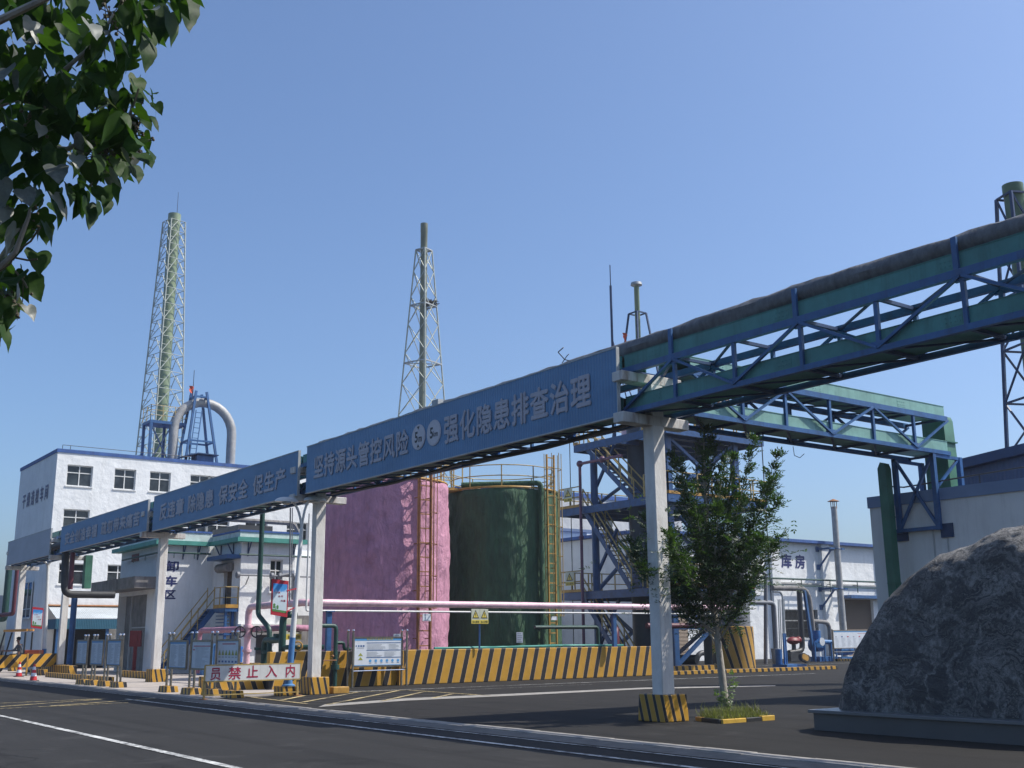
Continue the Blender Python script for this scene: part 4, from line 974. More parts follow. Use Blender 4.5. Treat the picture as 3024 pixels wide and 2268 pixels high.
# pipe of the green tank
mb = MB(); p = tank_pt(gk, gr, 1596); q = Vector((p.x, p.y, 0))+(Vector((p.x, p.y, 0))-Vector((*gk, 0))).normalized()*.18
l_ = tank_pt(gk, gr*.95, 1362)
mb.pipe([(q.x, q.y, .3), (q.x, q.y, 8.72), (l_.x, l_.y, 8.72)], .13, 10, wob=.04)
q2 = Vector((*gk, 0))+Vector((.55, .95, 0)).normalized()*(gr+.05)
mb.pipe([(q2.x, q2.y, .3), (q2.x, q2.y, 8.6), (q2.x-.7, q2.y-.7, 8.65)], .12, 8, wob=.03)
mb.build('overflow_pipe', M['greentank'], green)
def ring_rail(c, r, z, a0, a1, n, h=1.1):
    mb = MB(); P = [Vector((c[0]+r*math.cos(a0+(a1-a0)*i/n), c[1]+r*math.sin(a0+(a1-a0)*i/n), z)) for i in range(n+1)]
    for i, p in enumerate(P):
        if i % 2 == 0: mb.tube([p, p+Vector((0, 0, h))], .028, 6)
    for k in (.08, .55, 1): mb.tube([p+Vector((0, 0, h*k)) for p in P], .025, 6)
    return mb
ring_rail(gk, gr-.12, gh, 0, 2*math.pi, 20).build('top_railing', M['rail'], green)
mb = MB(); n = 60; rr = gr-.06
mb.tube([(gk[0]+rr*math.cos(2*math.pi*i/n), gk[1]+rr*math.sin(2*math.pi*i/n), gh+.06) for i in range(n+1)], .06, 6, False); mb.build('top_rim', M['yellow_steel'], green)
mb = MB(); rr = pr-.08
mb.tube([(pk[0]+rr*math.cos(2*math.pi*i/n), pk[1]+rr*math.sin(2*math.pi*i/n), ph+.05) for i in range(n+1)], .06, 6, False); mb.build('top_rim', M['yellow_steel'], pink)
ring_rail(pk, pr-.2, ph, .9, 2.6, 8).build('top_railing', M['rail'], pink)
ga, gb = Vector((*pk, 0)), Vector((*gk, 0)); d = (gb-ga).normalized(); s = Vector((-d.y, d.x, 0))
t = thing('tank_walkway', 'short yellow railed walkway bridging the pink and green tank tops', 'walkway', tuple(ga+d*pr+Vector((0, 0, ph))))
e0, e1 = ga+d*(pr-.3)+Vector((0, 0, ph+.02)), gb-d*(gr-.25)+Vector((0, 0, gh+.05))
mb = MB(); mb.bar(e0, e1, .9, .12); mb.build('deck', M['yellow_steel'], t)
for k in (-.45, .45): railing([e0+s*k, e1+s*k], 1.1, .9, .045, 1).build('railing', M['rail'], t)
def sheet_sign(name, label, c, u, w_, h, mat, parent=None, cat='sign', nrm=None):
    return None
# ---- small plates on tanks
def plate(label, c, r, px, py, w_, h, z, mats=('board', 'board_grey'), name='notice_plate', lines=5):
    p = tank_pt(c, r, px); o = Vector((p.x-c[0], p.y-c[1], 0)).normalized(); s = Vector((-o.y, o.x, 0)); P = Vector((p.x, p.y, z))+o*.09
    t = thing(name, label, 'sign', tuple(P))
    mb = MB(); mb.bar(P-Vector((0, 0, h/2)), P+Vector((0, 0, h/2)), w_, .02, up=o); mb.build('plate', M[mats[0]], t)
    mb = MB()
    for i in range(lines):
        z_ = h*(.38-.76*i/max(1, lines-1)); q = P+o*.013+Vector((0, 0, z_)); mb.bar(q-s*w_*.38, q+s*w_*(.38 if i % 3 else .2), .005, h*.07, up=(0, 0, 1))
    mb.build('print', M[mats[1]], t); return t
plate('pale grey notice plate low on the pink tank', pk, pr, 1173, 1860, .36, .46, 1.62)
plate('white notice plate low on the green tank', gk, gr, 1533, 1857, .30, .46, 1.66)
plate('small grey sign hung on the rusty ladder of the pink tank', pk, pr+.42, 1256, 1803, .42, .30, 2.52, lines=2)
plate('small grey sign hung on the yellow ladder of the green tank', gk, gr+.5, 1633, 1803, .40, .16, 2.5, lines=1)
# ---- pink pipeline
t = thing('pipeline', 'long pink foam coated pipe on blue posts, running level above the striped wall', 'pipe', (-35.8, 26, 2.9))
ea = PY(735, 1787, 17.2)
mb = MB(); mb.pipe([(ea.x, 17.2, .4), (ea.x, 17.2, 2.88), (-35.8, 17.2, 2.9), (-35.8, 38.9, 2.9)], .125, 14, .35, wob=.045); mb.build('pipe', M['pinkpipe'], t)
mb = MB()
for z in (1.2, 1.75, 2.1): mb.cyl((ea.x, 17.2), .18, z, z+.1, 14)
mb.build('flange', M['pinkpipe'], t)
mb = MB(); mb.pipe([(-35.75, 17.25, 6.0), (-35.75, 17.25, 2.62), (-35.75, 38.8, 2.62)], .035, 8); mb.build('white_conduit', M['lamp_white'], t)
for y, z0 in ((18.15, 0), (31.5, 1.24)):
    MB().box((-35.86, y-.09, z0), (-35.72, y+.09, 2.58)).build('support_post', M['blue'], t)
    MB().box((-35.95, y-.16, 2.58), (-35.65, y+.16, 2.62)).build('saddle', M['blue'], t)
eb = PY(590, 1835, 17.4)
mb = MB(); mb.pipe([(eb.x, 17.4, .3), (eb.x, 17.4, 2.05), (-37, 17.4, 2.05), (-38.5, 19, 2.05)], .115, 12, .4, wob=.05)
tag(mb.build('lower_pipe', M['mauve'], origin=(eb.x, 17.4, 0)), 'dull pink pipe bending down behind the notice boards, lower of two', 'pipe')
# valves
t = thing('valve', 'dark valve handwheels on both sides of the pink riser', 'valve', (ea.x, 17, 1.3))
for px in (709, 758):
    mb = MB(); c = PY(px, 1866, 16.9); mb.torus(c, .2, .025, (.8, -.6, 0), 16); mb.bar(c+Vector((-.15, 0, 0)), c+Vector((.15, 0, 0)), .03); mb.bar(c+Vector((0, 0, -.18)), c+Vector((0, 0, .18)), .03); mb.tube([c, c+Vector((0, .4, 0))], .03, 6)
    mb.build('handwheel', M['dark_metal'], t)
# ---- green pipe work left of pillar 2
yg = 16.9
def gp(px, py): return PY(px, py, yg)
mb = MB()
mb.pipe([gp(776, 1500), gp(762, 1815), gp(795, 1855), gp(797, 1985)], .092, 10, wob=.03)
tag(mb.build('drop_pipe', M['green_pipe'], origin=gp(776, 1700)), 'green pipe dropping from the rack with a dogleg beside the pink riser', 'pipe')
t = thing('pipe_manifold', 'dark green manifold of stout vertical and horizontal pipes behind the red lettered board', 'pipes', (gp(830, 1985).x, yg, 0))
mb = MB(); c = gp(830, 1985); mb.pipe([(c.x, yg, 0), (c.x, yg, gp(835, 1815).z), (c.x, yg+.5, gp(835, 1815).z)], .125, 12, wob=.05); mb.build('riser', M['green_pipe'], t)
mb = MB(); c2 = gp(778, 1985); mb.pipe([(c2.x, yg, 0), (c2.x, yg, gp(780, 1890).z), (c.x, yg, gp(780, 1890).z)], .12, 12, wob=.05); mb.build('branch_pipe', M['green_pipe'], t)
mb = MB(); zz = gp(900, 1912).z; mb.pipe([(c.x, yg, zz), (-36, yg+.1, zz), (-35.4, 17.8, zz)], .085, 10, wob=.05); mb.pipe([(c.x, yg-.2, .35), (-35.5, yg-.2, .35)], .09, 8, wob=.05); mb.each('header_pipe', M['green_pipe'], t)
mb = MB()
for px, py in ((765, 1920), (790, 1930), (822, 1880), (830, 1940)): q = gp(px, py); mb.cyl((q.x, yg), .18, q.z, q.z+.1, 12)
mb.build('flange', M['green_pipe'], t)
mb = MB(); q = gp(884, 1908); mb.torus(q+Vector((.3, -.2, 0)), .15, .03, (.8, -.6, 0), 14); mb.tube([q+Vector((.3, -.2, 0)), q], .03, 6); mb.build('brass_handwheel', M['yellow_steel'], t)
t = thing('green_riser', 'dark green riser pipe bending over beside the blue post in front of the striped wall', 'pipe', (-35.2, 18.5, 0))
X2 = lambda px, py: PX(px, py, -35.25)
mb = MB(); a = X2(988, 2025); zz = X2(988, 1848).z
mb.pipe([(-35.25, a.y, 0), (-35.25, a.y, zz), (-35.25, 17.2, zz)], .075, 10, wob=.05); mb.build('pipe', M['green_pipe'], t)
mb = MB(); zz = X2(1000, 1898).z; e = X2(1018, 1898).y; mb.pipe([(-35.25, a.y, zz), (-35.3, e, zz), (-35.3, e, 1.3), (-35.6, e+.4, 1.3)], .06, 8, wob=.05); mb.build('side_branch', M['green_pipe'], t)
mb = MB(); q = X2(978, 1950); mb.tube([(-35.15, q.y-.35, q.z), (-35.15, q.y+.15, q.z)], .02, 6); mb.sphere((-35.15, q.y, q.z+.14), .05); mb.build('lever', M['rust'], t)
MB().cyl((-35.25, a.y), .15, .62, .78, 14).build('flange', M['green_pipe'], t)
mb = MB(); mb.pipe([gp(858, 1500), gp(855, 1775)], .03, 6); mb.pipe([gp(864, 1500), gp(861, 1770)], .018, 6); tag(mb.build('thin_conduit', M['grey_silo'], origin=gp(858, 1600)), 'thin grey conduits hanging from the rack beside the near street lamp', 'conduit')
# hanging warning signs
def warning_pair(label, c, u, w_, h, two=True, post=None, texts=('当心腐蚀', '当心泄漏')):
    u = Vector(u).normalized(); n = Vector((u.y, -u.x, 0)); c = Vector(c)
    t = thing('warning_sign', label, 'sign', tuple(c))
    k = 2 if two else 1
    for i in range(k):
        x0 = -w_/2+i*w_/k; ww = w_/k-.01
        def quad(a, b, z0, z1, lift): return [c+u*(x0+a*ww)+Vector((0, 0, z0*h-h/2))+n*lift, c+u*(x0+b*ww)+Vector((0, 0, z0*h-h/2))+n*lift, c+u*(x0+b*ww)+Vector((0, 0, z1*h-h/2))+n*lift, c+u*(x0+a*ww)+Vector((0, 0, z1*h-h/2))+n*lift]
        mb = MB(); mb.prism(quad(0, 1, 0, 1, 0), n*.015); pl = mb.build('plate', paint('warn_plate', (.50, .52, .40), .5), t, smooth=False)
        mb = MB(); mb.poly(quad(.0, 1, 0, .26, .018)); mb.build('yellow_strip', M['warn_yellow'], pl, smooth=False)
        def P(a, z, l): return c+u*(x0+a*ww)+Vector((0, 0, z*h-h/2))+n*l
        mb = MB(); mb.poly([P(.1, .36, .019), P(.9, .36, .019), P(.5, .93, .019)]); mb.build('triangle', M['ink'], pl, smooth=False)
        mb = MB(); mb.poly([P(.22, .42, .022), P(.78, .42, .022), P(.5, .82, .022)]); mb.build('triangle_face', M['warn_yellow'], pl, smooth=False)
        mb = MB(); mb.poly([P(.47, .52, .025), P(.53, .52, .025), P(.55, .7, .025), P(.45, .7, .025)]); mb.poly([P(.47, .45, .025), P(.53, .45, .025), P(.53, .49, .025), P(.47, .49, .025)])
        text_row(mb, texts[i], P(.1, .05, .021), u*1.0, (0, 0, 1), ww*.18, h*.16, ww*.205, .01)
        mb.build('print', M['ink'], pl, smooth=False)
    if post: MB().tube([c+n*(-.03)+Vector((0, 0, h/2)), Vector((c.x, c.y, post))+n*(-.03)], .035, 8).build('post', M['blue'], t)
    return t
c = PX(1417, 1820, -35.72); warning_pair('pair of yellow triangle warning plates on a blue post in front of the green tank', c, (0, 1, 0), .80, .56, True, 1.24)
c = PX(868, 1858, -38.0); warning_pair('yellow triangle warning plate half hidden behind the second pillar', c, (0, 1, 0), .62, .75, False)
# ================================================================ blue stair tower
cx, cy = -41.0, 40.1      # near corner
tx0, ty1 = -46.9, 45.2
zp = (4.1, 8.8, 12.35)
T = thing('stair_tower', 'tall blue steel tower with zigzag stairs and yellow railings behind the rack pillar', 'tower', (-44, 42.6, 0))
for x_, y_ in ((cx, cy), (tx0, cy), (cx, ty1), (tx0, ty1)):
    r_ = .21
    mb = MB()
    if x_ == tx0: mb.tube([(x_, y_, 0), (x_, y_, zp[2])], r_, 18)
    else: mb.box((x_-.17, y_-.17, 0), (x_+.17, y_+.17, zp[2])); mb.box((x_-.19, y_-.19, 0), (x_+.19, y_+.19, .05))
    mb.build('column', M['tower_blue'], T)
for k, z in enumerate(zp):
    xl = tx0-2.4 if k < 2 else tx0-1.0
    yr = 47.0 if k else 45.6
    mb = MB()
    mb.box((xl, cy-.62, z-.42), (cx+.62, cy-.5, z-.02)); mb.box((cx+.5, cy-.5, z-.42), (cx+.62, yr, z-.02)); mb.box((xl, yr-.12, z-.42), (cx+.5, yr, z-.02)); mb.box((xl, cy-.5, z-.42), (xl+.12, yr-.12, z-.02))
    for i in range(5): x_ = xl+.5+(cx-xl)*i/5; mb.box((x_, cy-.5, z-.30), (x_+.1, yr-.12, z-.06))
    mb.build('platform_beam', M['tower_blue'], T)
    mb = MB(); mb.box((xl+.13, cy-.5, z-.02), (cx+.61, yr, z+.01)) if k != 1 and k != 2 else mb.box((xl+.13, cy+.55, z-.02), (cx+.61, yr, z+.01))
    if k == 1 or k == 2: mb.box((xl+.13, cy-.6, z-.021), (tx0-.2, cy+.55, z+.009)); mb.box((cx-1.6, cy-.6, z-.021), (cx+.6, cy+.55, z+.009))
    if k == 0: pass
    mb.build('platform_grating', M['blue_dark'], T)
    slab(T, 'toe_board', M['yellow_steel'], ((xl, cy-.64, z), (tx0-.6, cy-.625, z+.15)), ((cx-1.1, cy-.64, z), (cx+.62, cy-.625, z+.15)), ((cx+.625, cy-.6, z), (cx+.64, yr, z+.15)), ((xl, cy-.6, z), (xl+.015, yr, z+.15)))
    railing([(tx0-.5, cy-.6, z), (xl, cy-.6, z), (xl, yr, z), (cx+.6, yr, z), (cx+.6, cy-.6, z), (cx-1.2, cy-.6, z)], 1.15, 1.05, .06, 1).build('railing', M['rail'] if k != 1 else M['rail'], T)
# bracing on the four sides
mb = MB()
lv = [0.15, *zp]
for a, b in zip(lv, lv[1:]):
    zm = (a+b-.4)/2
    for (x0, y0), (x1, y1) in (((cx, cy), (cx, ty1)), ((tx0, ty1), (cx, ty1)), ((tx0, cy), (tx0, ty1))):
        off = Vector((.0, 0, 0))
        m_ = Vector(((x0+x1)/2, (y0+y1)/2, 0))
        mb.bar((x0, y0, a), m_+Vector((0, 0, zm)), .17); mb.bar((x1, y1, a), m_+Vector((0, 0, zm)), .17); mb.bar((x0, y0, b-.4), m_+Vector((0, 0, zm)), .17); mb.bar((x1, y1, b-.4), m_+Vector((0, 0, zm)), .17)
    mb.bar((tx0, cy+.1, a+1.0), (tx0+1.7, cy+.1, a+.1+3.2 if a > 1 else 3.6), .14)
mb.each('brace', M['tower_blue'], T)
mb = MB(); mb.box((cx-.05, cy+.2, 2.0), (cx+.05, ty1-.2, 2.12)); mb.build('tie_beam', M['tower_blue'], T)
# stairs: each flight drops towards +X
def flight(parent, xa, za, xb, zb, y0, y1, ext=0):
    f = MB()
    for y in (y0, y1): f.bar((xa, y, za-.1), (xb, y, zb-.05), .06, .28)
    st = f.build('stair_flight', M['tower_blue'], parent)
    n = max(3, int((za-zb)/.24)); f = MB()
    for i in range(n):
        k = (i+.5)/n; x = xa+(xb-xa)*k; z = za+(zb-za)*k; f.box((x-.13, y0+.03, z-.02), (x+.13, y1-.03, z+.02))
    f.build('tread', M['blue_dark'], st)
    f = MB()
    for y in (y0, y1):
        for h in (.5, 1.0): f.tube([(xa, y, za+h), (xb, y, zb+h)], .04, 6)
        for i in range(5): k = i/4; x = xa+(xb-xa)*k; z = za+(zb-za)*k; f.tube([(x, y, z-.1), (x, y, z+1)], .036, 6)
    f.build('handrail', M['rail'], st)
xs = lambda px, py: PY(px, py, cy-.3).x
flight(T, xs(1730, 1300), zp[2], xs(1878, 1462), zp[1], cy-.45, cy+.35)
flight(T, xs(1728, 1500), zp[1], xs(1872, 1740), zp[0], cy-.45, cy+.35)
flight(T, xs(1722, 1750), zp[0], xs(1850, 1915), .1, cy-.45, cy+.35)
# upper stage of the tower: light frame, vent stack and antenna
fy = 41.6
t = thing('vent_stack', 'short capped vent stack in a small dark frame above the long sign', 'chimney', (-44.2, fy, 16.8))
c = PY(1885, 1000, fy); zc = lambda py: PY(1885, py, fy).z
MB().lathe((c.x, fy), [(12.4, .15), (zc(845), .15), (zc(843), .17)], 14).build('flue', M['frp_stack'], t)
MB().lathe((c.x, fy), [(zc(838)-.12, .2), (zc(838)-.05, .34), (zc(833), .31), (zc(831), .05)], 14).build('cap', M['galv'], t)
mb = MB(); zt_, zb_ = zc(925), 12.4
for sx in (-1, 1):
    for sy in (-1, 1): mb.bar((c.x+sx*1.15, fy+sy*1.15, zb_), (c.x+sx*.35, fy+sy*.35, zt_), .09)
for f_ in (.62, 1.0):
    r_ = 1.15-.8*f_; z = zb_+(zt_-zb_)*f_
    for a_, b_ in (((-1, -1), (1, -1)), ((1, -1), (1, 1)), ((1, 1), (-1, 1)), ((-1, 1), (-1, -1))): mb.bar((c.x+a_[0]*r_, fy+a_[1]*r_, z), (c.x+b_[0]*r_, fy+b_[1]*r_, z), .07)
mb.build('frame', M['blue_dark'], t)
flag('small orange flag at the foot of the short capped vent stack', (c.x-.35, fy-.6, zc(985)), .75)
a = PY(1800, 1000, cy); mb = MB(); mb.tube([(a.x, cy+.2, 12.3), (a.x, cy+.2, PY(1800, 840, cy).z)], .07, 8); mb.tube([(a.x, cy+.2, PY(1800, 840, cy).z), (a.x, cy+.2, PY(1800, 778, cy).z)], .03, 6); mb.bar((a.x, cy+.2, PY(1800, 1000, cy).z), (a.x+1.5, cy+.4, 14), .05); mb.bar((a.x, cy+.2, PY(1800, 1000, cy).z), (a.x-.2, cy+1.6, 14), .05)
tag(mb.build('antenna_mast', M['blue_dark'], origin=(a.x, cy, 12.4)), 'slim dark antenna mast left of the short capped vent stack', 'mast')
# vessels standing in the tower
v1 = PY(1893, 1500, 41.9)
tag(MB().lathe((v1.x, 41.9), [(.2, .68), (13.2, .68), (13.5, .55), (13.7, .2)], 24).build('process_vessel', M['vessel'], origin=(v1.x, 41.9, 0)), 'tall dark grey cylinder inside the blue tower, left of the pillar', 'vessel')
v2 = PY(2066, 1300, 43.5)
tag(MB().lathe((v2.x, 43.5), [(.2, .30), (13.4, .30), (13.6, .2)], 16).build('process_vessel', M['vessel'], origin=(v2.x, 43.5, 0)), 'slim dark column rising behind the top of the small tree', 'vessel')
v3 = PY(1976, 1175, 42.6)
for lab, px, y_, m_ in (('pinkish vessel head above the tower deck, left one seen through the truss', 1872, 42.9, 'pinkpipe'), ('pinkish vessel head above the tower deck, right one seen through the truss', 1990, 42.9, 'pinkpipe')):
    q = PY(px, 1175, y_); tag(MB().lathe((q.x, y_), [(12.4, .8), (14.6, .8), (15.0, .55), (15.15, .1)], 20).build('process_vessel', M[m_], origin=(q.x, y_, 12.4)), lab, 'vessel')
mb = MB(); 
for y_ in (41.2, 44.4): mb.box((cx-.2, y_-.1, 12.4), (cx+.0, y_+.1, 15.4))
mb.box((cx-.25, 41, 15.4), (cx+.05, 44.6, 15.6)); mb.box((-46, 41, 15.4), (cx-.25, 41.2, 15.6)); mb.build('upper_frame', M['concrete'], T)
railing([(cx+.3, 40.6, 13.4), (cx+.3, 45.5, 13.4)], 1.2, .8, .05, 3).build('upper_railing', M['rust'], T)
# pipes on the left of the tower
mb = MB(); px_ = PY(1712, 1370, cy-.8)
mb.pipe([(px_.x, cy-.8, .3), (px_.x, cy-.8, px_.z), (px_.x+3.5, cy-.75, px_.z)], .085, 8); mb.sphere((px_.x, cy-.8, px_.z), .2); mb.sphere((px_.x+1.9, cy-.77, px_.z), .19); mb.sphere((px_.x, cy-.8, PY(1716, 1587, cy-.8).z), .15)
tag(mb.build('riser_pipe', paint('purple_pipe', (.16, .07, .12), .5), origin=(px_.x, cy-.8, 0)), 'thin purple riser pipe with round joints on the left side of the blue tower', 'pipe')
mb = MB(); q = PY(1683, 1350, cy-.5); mb.tube([(q.x, cy-.5, 0.3), (q.x, cy-.5, 13.5)], .025, 6); q = PY(2262, 1400, 44); mb.tube([(-39.9, PX(2255, 1400, -39.9).y, .5), (-39.9, PX(2255, 1400, -39.9).y, 12)], .03, 6)
tag(mb.build('down_wire', M['dark_metal'], origin=(q.x, cy, 0)), 'thin dark down wires on both sides of the blue tower', 'wire')
for lab, z in (('yellow triangle warning plate on the upper tower platform', zp[1]+.75), ('yellow triangle warning plate on the middle tower platform', zp[0]+.75)):
    warning_pair(lab, (tx0-1.5, cy-.68, z), (1, 0, 0), .75, .75, False)
# clutter at the foot of the tower
mb = MB(); mb.pipe([(-39.0, 34.4, .2), (-39.0, 34.4, 2.0), (-40.2, 35.5, 2.0), (-40.2, 35.5, .2)], .15, 12, .4)
tag(mb.build('pipe_arch', M['maroon'], origin=(-39.5, 35, 0)), 'maroon pipe arch standing behind the right end of the striped wall', 'pipe')
mb = MB(); z_ = PX(1700, 1852, -37.5).z; mb.pipe([(-37.5, 28.6, z_), (-37.5, PX(1765, 1850, -37.5).y, z_), (-37.5, PX(1765, 1850, -37.5).y, 1.0)], .08, 8); tag(mb.build('thin_pipe', M['green_pipe'], origin=(-37.5, 30, z_)), 'thin teal pipe elbow behind the striped wall left of the maroon arch', 'pipe')
mb = MB(); z_ = PX(2080, 1848, -38.6).z; mb.pipe([(-38.6, 36, z_), (-38.6, 40.3, z_)], .13, 10); tag(mb.build('cross_pipe', M['maroon'], origin=(-38.6, 38, z_)), 'maroon pipe running level into the grey silo behind the small tree trunk', 'pipe')
mb = MB(); wxp = -50; q = lambda px, py: PX(px, py, wxp)
mb.pipe([q(2098, 1840), q(2098, 1925), q(2062, 1930), q(2055, 1962)], .17, 12, .5); tag(mb.build('black_duct', M['dark_metal'], origin=q(2098, 1960)), 'fat black bent duct seen between the blue braces', 'duct')
mb = MB(); c = PX(2035, 1948, -43); mb.tube([c+Vector((-1, -.2, 0)), c+Vector((.4, .2, 0))], .26, 14); mb.box(c+Vector((-1.2, -.5, -.9)), c+Vector((.5, .6, -.42))); tag(mb.build('motor_pump', M['dark_metal'], origin=c), 'black motor pump low behind the foot of the blue tower', 'pump')
mb = MB(); y0, y1 = PX(2004, 1870, -46).y, PX(2032, 1870, -46).y; mb.box((-46.2, y0, .1), (-46, y1, 3.2)); tag(mb.build('louvre_panel', M['shutter'], origin=(-46, y0, 0)), 'brown slatted panel just right of the pillar foot', 'panel')
slab(None, 'site_sign', M['board_blue'], ((-49, PX(2072, 1870, -49).y, 1.6), (-48.96, PX(2092, 1870, -49).y, 2.4))); tag(bpy.data.objects['site_sign'], 'small blue notice behind the blue brace crossing', 'sign')
# ================================================================ silo
SX, SY = -37.9, 41.0
t = thing('silo', 'grey cylinder on a black and yellow striped round base right of the small tree', 'silo', (SX, SY, 0))
MB().lathe((SX, SY), [(.15, 1.02), (2.08, 1.0), (2.1, .9)], 40).build('striped_base', stripes('striped_round_base', (.38, 1, .26), .42, .30, yel=(.42, .235, .04)), t)
mb = MB(); mb.lathe((SX, SY), [(2.0, .88), (5.9, .88), (6.3, .7), (6.6, .3)], 40)
for z in (2.9, 4.35): mb.lathe((SX, SY), [(z-.03, .88), (z-.03, .905), (z+.03, .905), (z+.03, .88)], 40)
mb.build('body', M['grey_silo'], t)
mb = MB(); q = PX(2172, 1842, SX+1.1); mb.tube([(SX+.6, q.y, q.z), (SX+1.0, q.y, q.z)], .1, 10); mb.build('manhole', M['grey_silo'], t)
X3 = lambda px, py: PX(px, py, -37.6)
mb = MB(); a, b = X3(2262, 1700), X3(2262, 1975); mb.pipe([(-37.8, SY+.5, X3(2262, 1690).z), (-37.6, a.y, X3(2262, 1690).z), (-37.6, b.y, .3)], .10, 12, .3)
a, b = X3(2285, 1780), X3(2292, 1915); mb.pipe([(-37.6, SY+.9, a.z), (-37.6, a.y, a.z), (-37.6, b.y, b.z)], .115, 12, .3); mb.build('side_pipe', M['grey_silo'], t)
mb = MB(); mb.lathe((-37.6, X3(2292, 1935).y), [(b.z, .24), (b.z-.1, .24), (.35, .2), (.16, .1)], 14); mb.build('outlet_cone', M['lag'], t)
tag(slab(None, 'kerb_wall', M['stripe_kerb2'], ((-36.2, 34.6, 0), (-35.95, 46.3, .16)), ((-39, 46.05, 0), (-36.2, 46.3, .16)), bevel=.01), 'long low black and yellow kerb in front of the grey silo', 'kerb')
tag(slab(None, 'kerb_wall', M['stripe_kerb2'], ((-37.1, 34.6, 0), (-36.9, 38.6, .34))), 'short higher striped kerb behind the pillar base', 'kerb')
# fan guard in front of the silo (blue with yellow hood)
Xp = lambda px, py: PX(px, py, -36.6)
t = thing('belt_pump', 'blue belt driven pump with a yellow rounded guard beside the silo', 'pump', tuple(Xp(2330, 1975)))
a, b = Xp(2308, 1940), Xp(2368, 1960); z = Xp(2330, 1960).z
mb = MB(); mb.box((-37.2, a.y, .16), (-36.3, b.y, .28)); mb.cyl((-36.9, a.y+.15), .17, .28, 1.0, 12); mb.bar((-36.7, a.y+.35, .28), (-36.7, a.y+.35, 1.75), .08); mb.bar((-36.7, a.y+.5, .28), (-36.7, a.y+.5, 1.75), .05); mb.build('frame', M['cyanpaint'], t)
mb = MB(); g0, g1 = Xp(2346, 1945), Xp(2362, 1956)
n = 10; out = []
for i in range(n+1): a_ = math.pi/2+math.pi*i/n; out.append((-36.35, g0.y+.2+.2*math.cos(a_), .62+.2*math.sin(a_)))
for i in range(n+1): a_ = -math.pi/2+math.pi*i/n; out.append((-36.35, g1.y+.1+.2*math.cos(a_), .52+.2*math.sin(a_)))
mb.prism(out, (.18, 0, 0)); mb.build('belt_guard', M['dark_metal'], t)
mb = MB(); mb.prism([(-36.165, g0.y+.2+(p[1]-g0.y-.2)*.7, .60+(p[2]-.57)*.7) for p in out], (.01, 0, 0)); mb.build('guard_face', M['yellow_steel'], t)
# ---- pipes and pumps before the warehouse
xq = -48.0; Q = lambda px, py: PX(px, py, xq)
mb = MB(); mb.pipe([Q(2280, 1736), Q(2386, 1738), Q(2402, 1880)], .18, 14, .9, wob=.01); mb.pipe([Q(2398, 1834), Q(2448, 1838), Q(2456, 1950)], .14, 12, .5)
tag(mb.build('process_pipe', M['dark_concrete'], origin=Q(2400, 1950)), 'grey green pipe bending down to the blue pump before the warehouse', 'pipe')
mb = MB(); mb.pipe([Q(2360, 1745), Q(2370, 1922), Q(2330, 1928)], .18, 14, .4); tag(mb.build('process_pipe', M['dark_metal'], origin=Q(2365, 1950)), 'dark pipe dropping to a low elbow with a red valve before the barred window', 'pipe')
t = thing('blue_pump', 'blue pump set with guard rails before the warehouse', 'pump', tuple(Q(2420, 1950)))
def gq(px, py): return Q(px, py)
mb = MB(); c = gq(2405, 1905); mb.tube([c+Vector((-.2, 0, 0)), c+Vector((.5, 0, 0))], .42, 18); mb.cyl((c.x+.2, c.y), .3, gq(2400, 1888).z, gq(2400, 1862).z, 14); mb.build('casing', M['cyanpaint'], t)
mb = MB(); a, b = gq(2408, 1895), gq(2446, 1897); mb.tube([(xq+.3, a.y, a.z), (xq+.3, b.y, b.z)], .15, 14); mb.build('motor', M['lamp_blue'], t)
mb = MB()
for px in (2383, 2412, 2432, 2446):
    q = gq(px, 1950); mb.bar((xq+.7, q.y, 0), (xq+.7, q.y, 1.25), .08)
mb.bar((xq+.7, gq(2383, 1950).y, 1.25), (xq+.7, gq(2446, 1950).y, 1.2), .08); mb.box((xq-.4, gq(2400, 1950).y, 0), (xq+.6, gq(2450, 1950).y, .3)); mb.build('guard_frame', M['cyanpaint'], t)
mb = MB(); q = gq(2398, 1895); mb.tube([(xq+.8, q.y, q.z), (xq+.84, q.y, q.z)], .26, 16); mb.build('gauge', M['board'], t)
mb = MB(); q = gq(2384, 1745); mb.bar((xq+.2, q.y, 0), (xq+.2, gq(2368, 1745).y, q.z), .17); tag(mb.build('support_post', M['blue'], origin=(xq, q.y, 0)), 'thin blue post between the two dark pipes before the warehouse', 'post')
t = thing('valve', 'red actuator valve on a small stand before the barred window', 'valve', tuple(gq(2345, 1950)))
mb = MB(); q = gq(2343, 1892); mb.sphere(q, .36, 12, (1, 1.5, .7)); mb.sphere(q+Vector((0, .5, .05)), .22); mb.build('actuator', M['red_cab'], t)
mb = MB(); mb.tube([q, q-Vector((0, 0, 1.0))], .14, 10); mb.box((q.x-.3, q.y-.7, .05), (q.x+.3, q.y+.7, .55)); mb.build('stand', M['dark_metal'], t)
mb = MB(); q = Q(2300, 1770)
for px in (2298, 2303, 2309, 2315): a, b = Q(px, 1770), Q(px+6, 1950); mb.tube([a, (a.x, b.y, .2)], .04, 6)
mb.pipe([Q(2282, 1748), Q(2310, 1748), Q(2319, 1950)], .06, 8, .4); tag(mb.build('pipe_bundle', M['galv'], origin=Q(2305, 1950)), 'bundle of thin pale vertical pipes right of the silo', 'pipes')
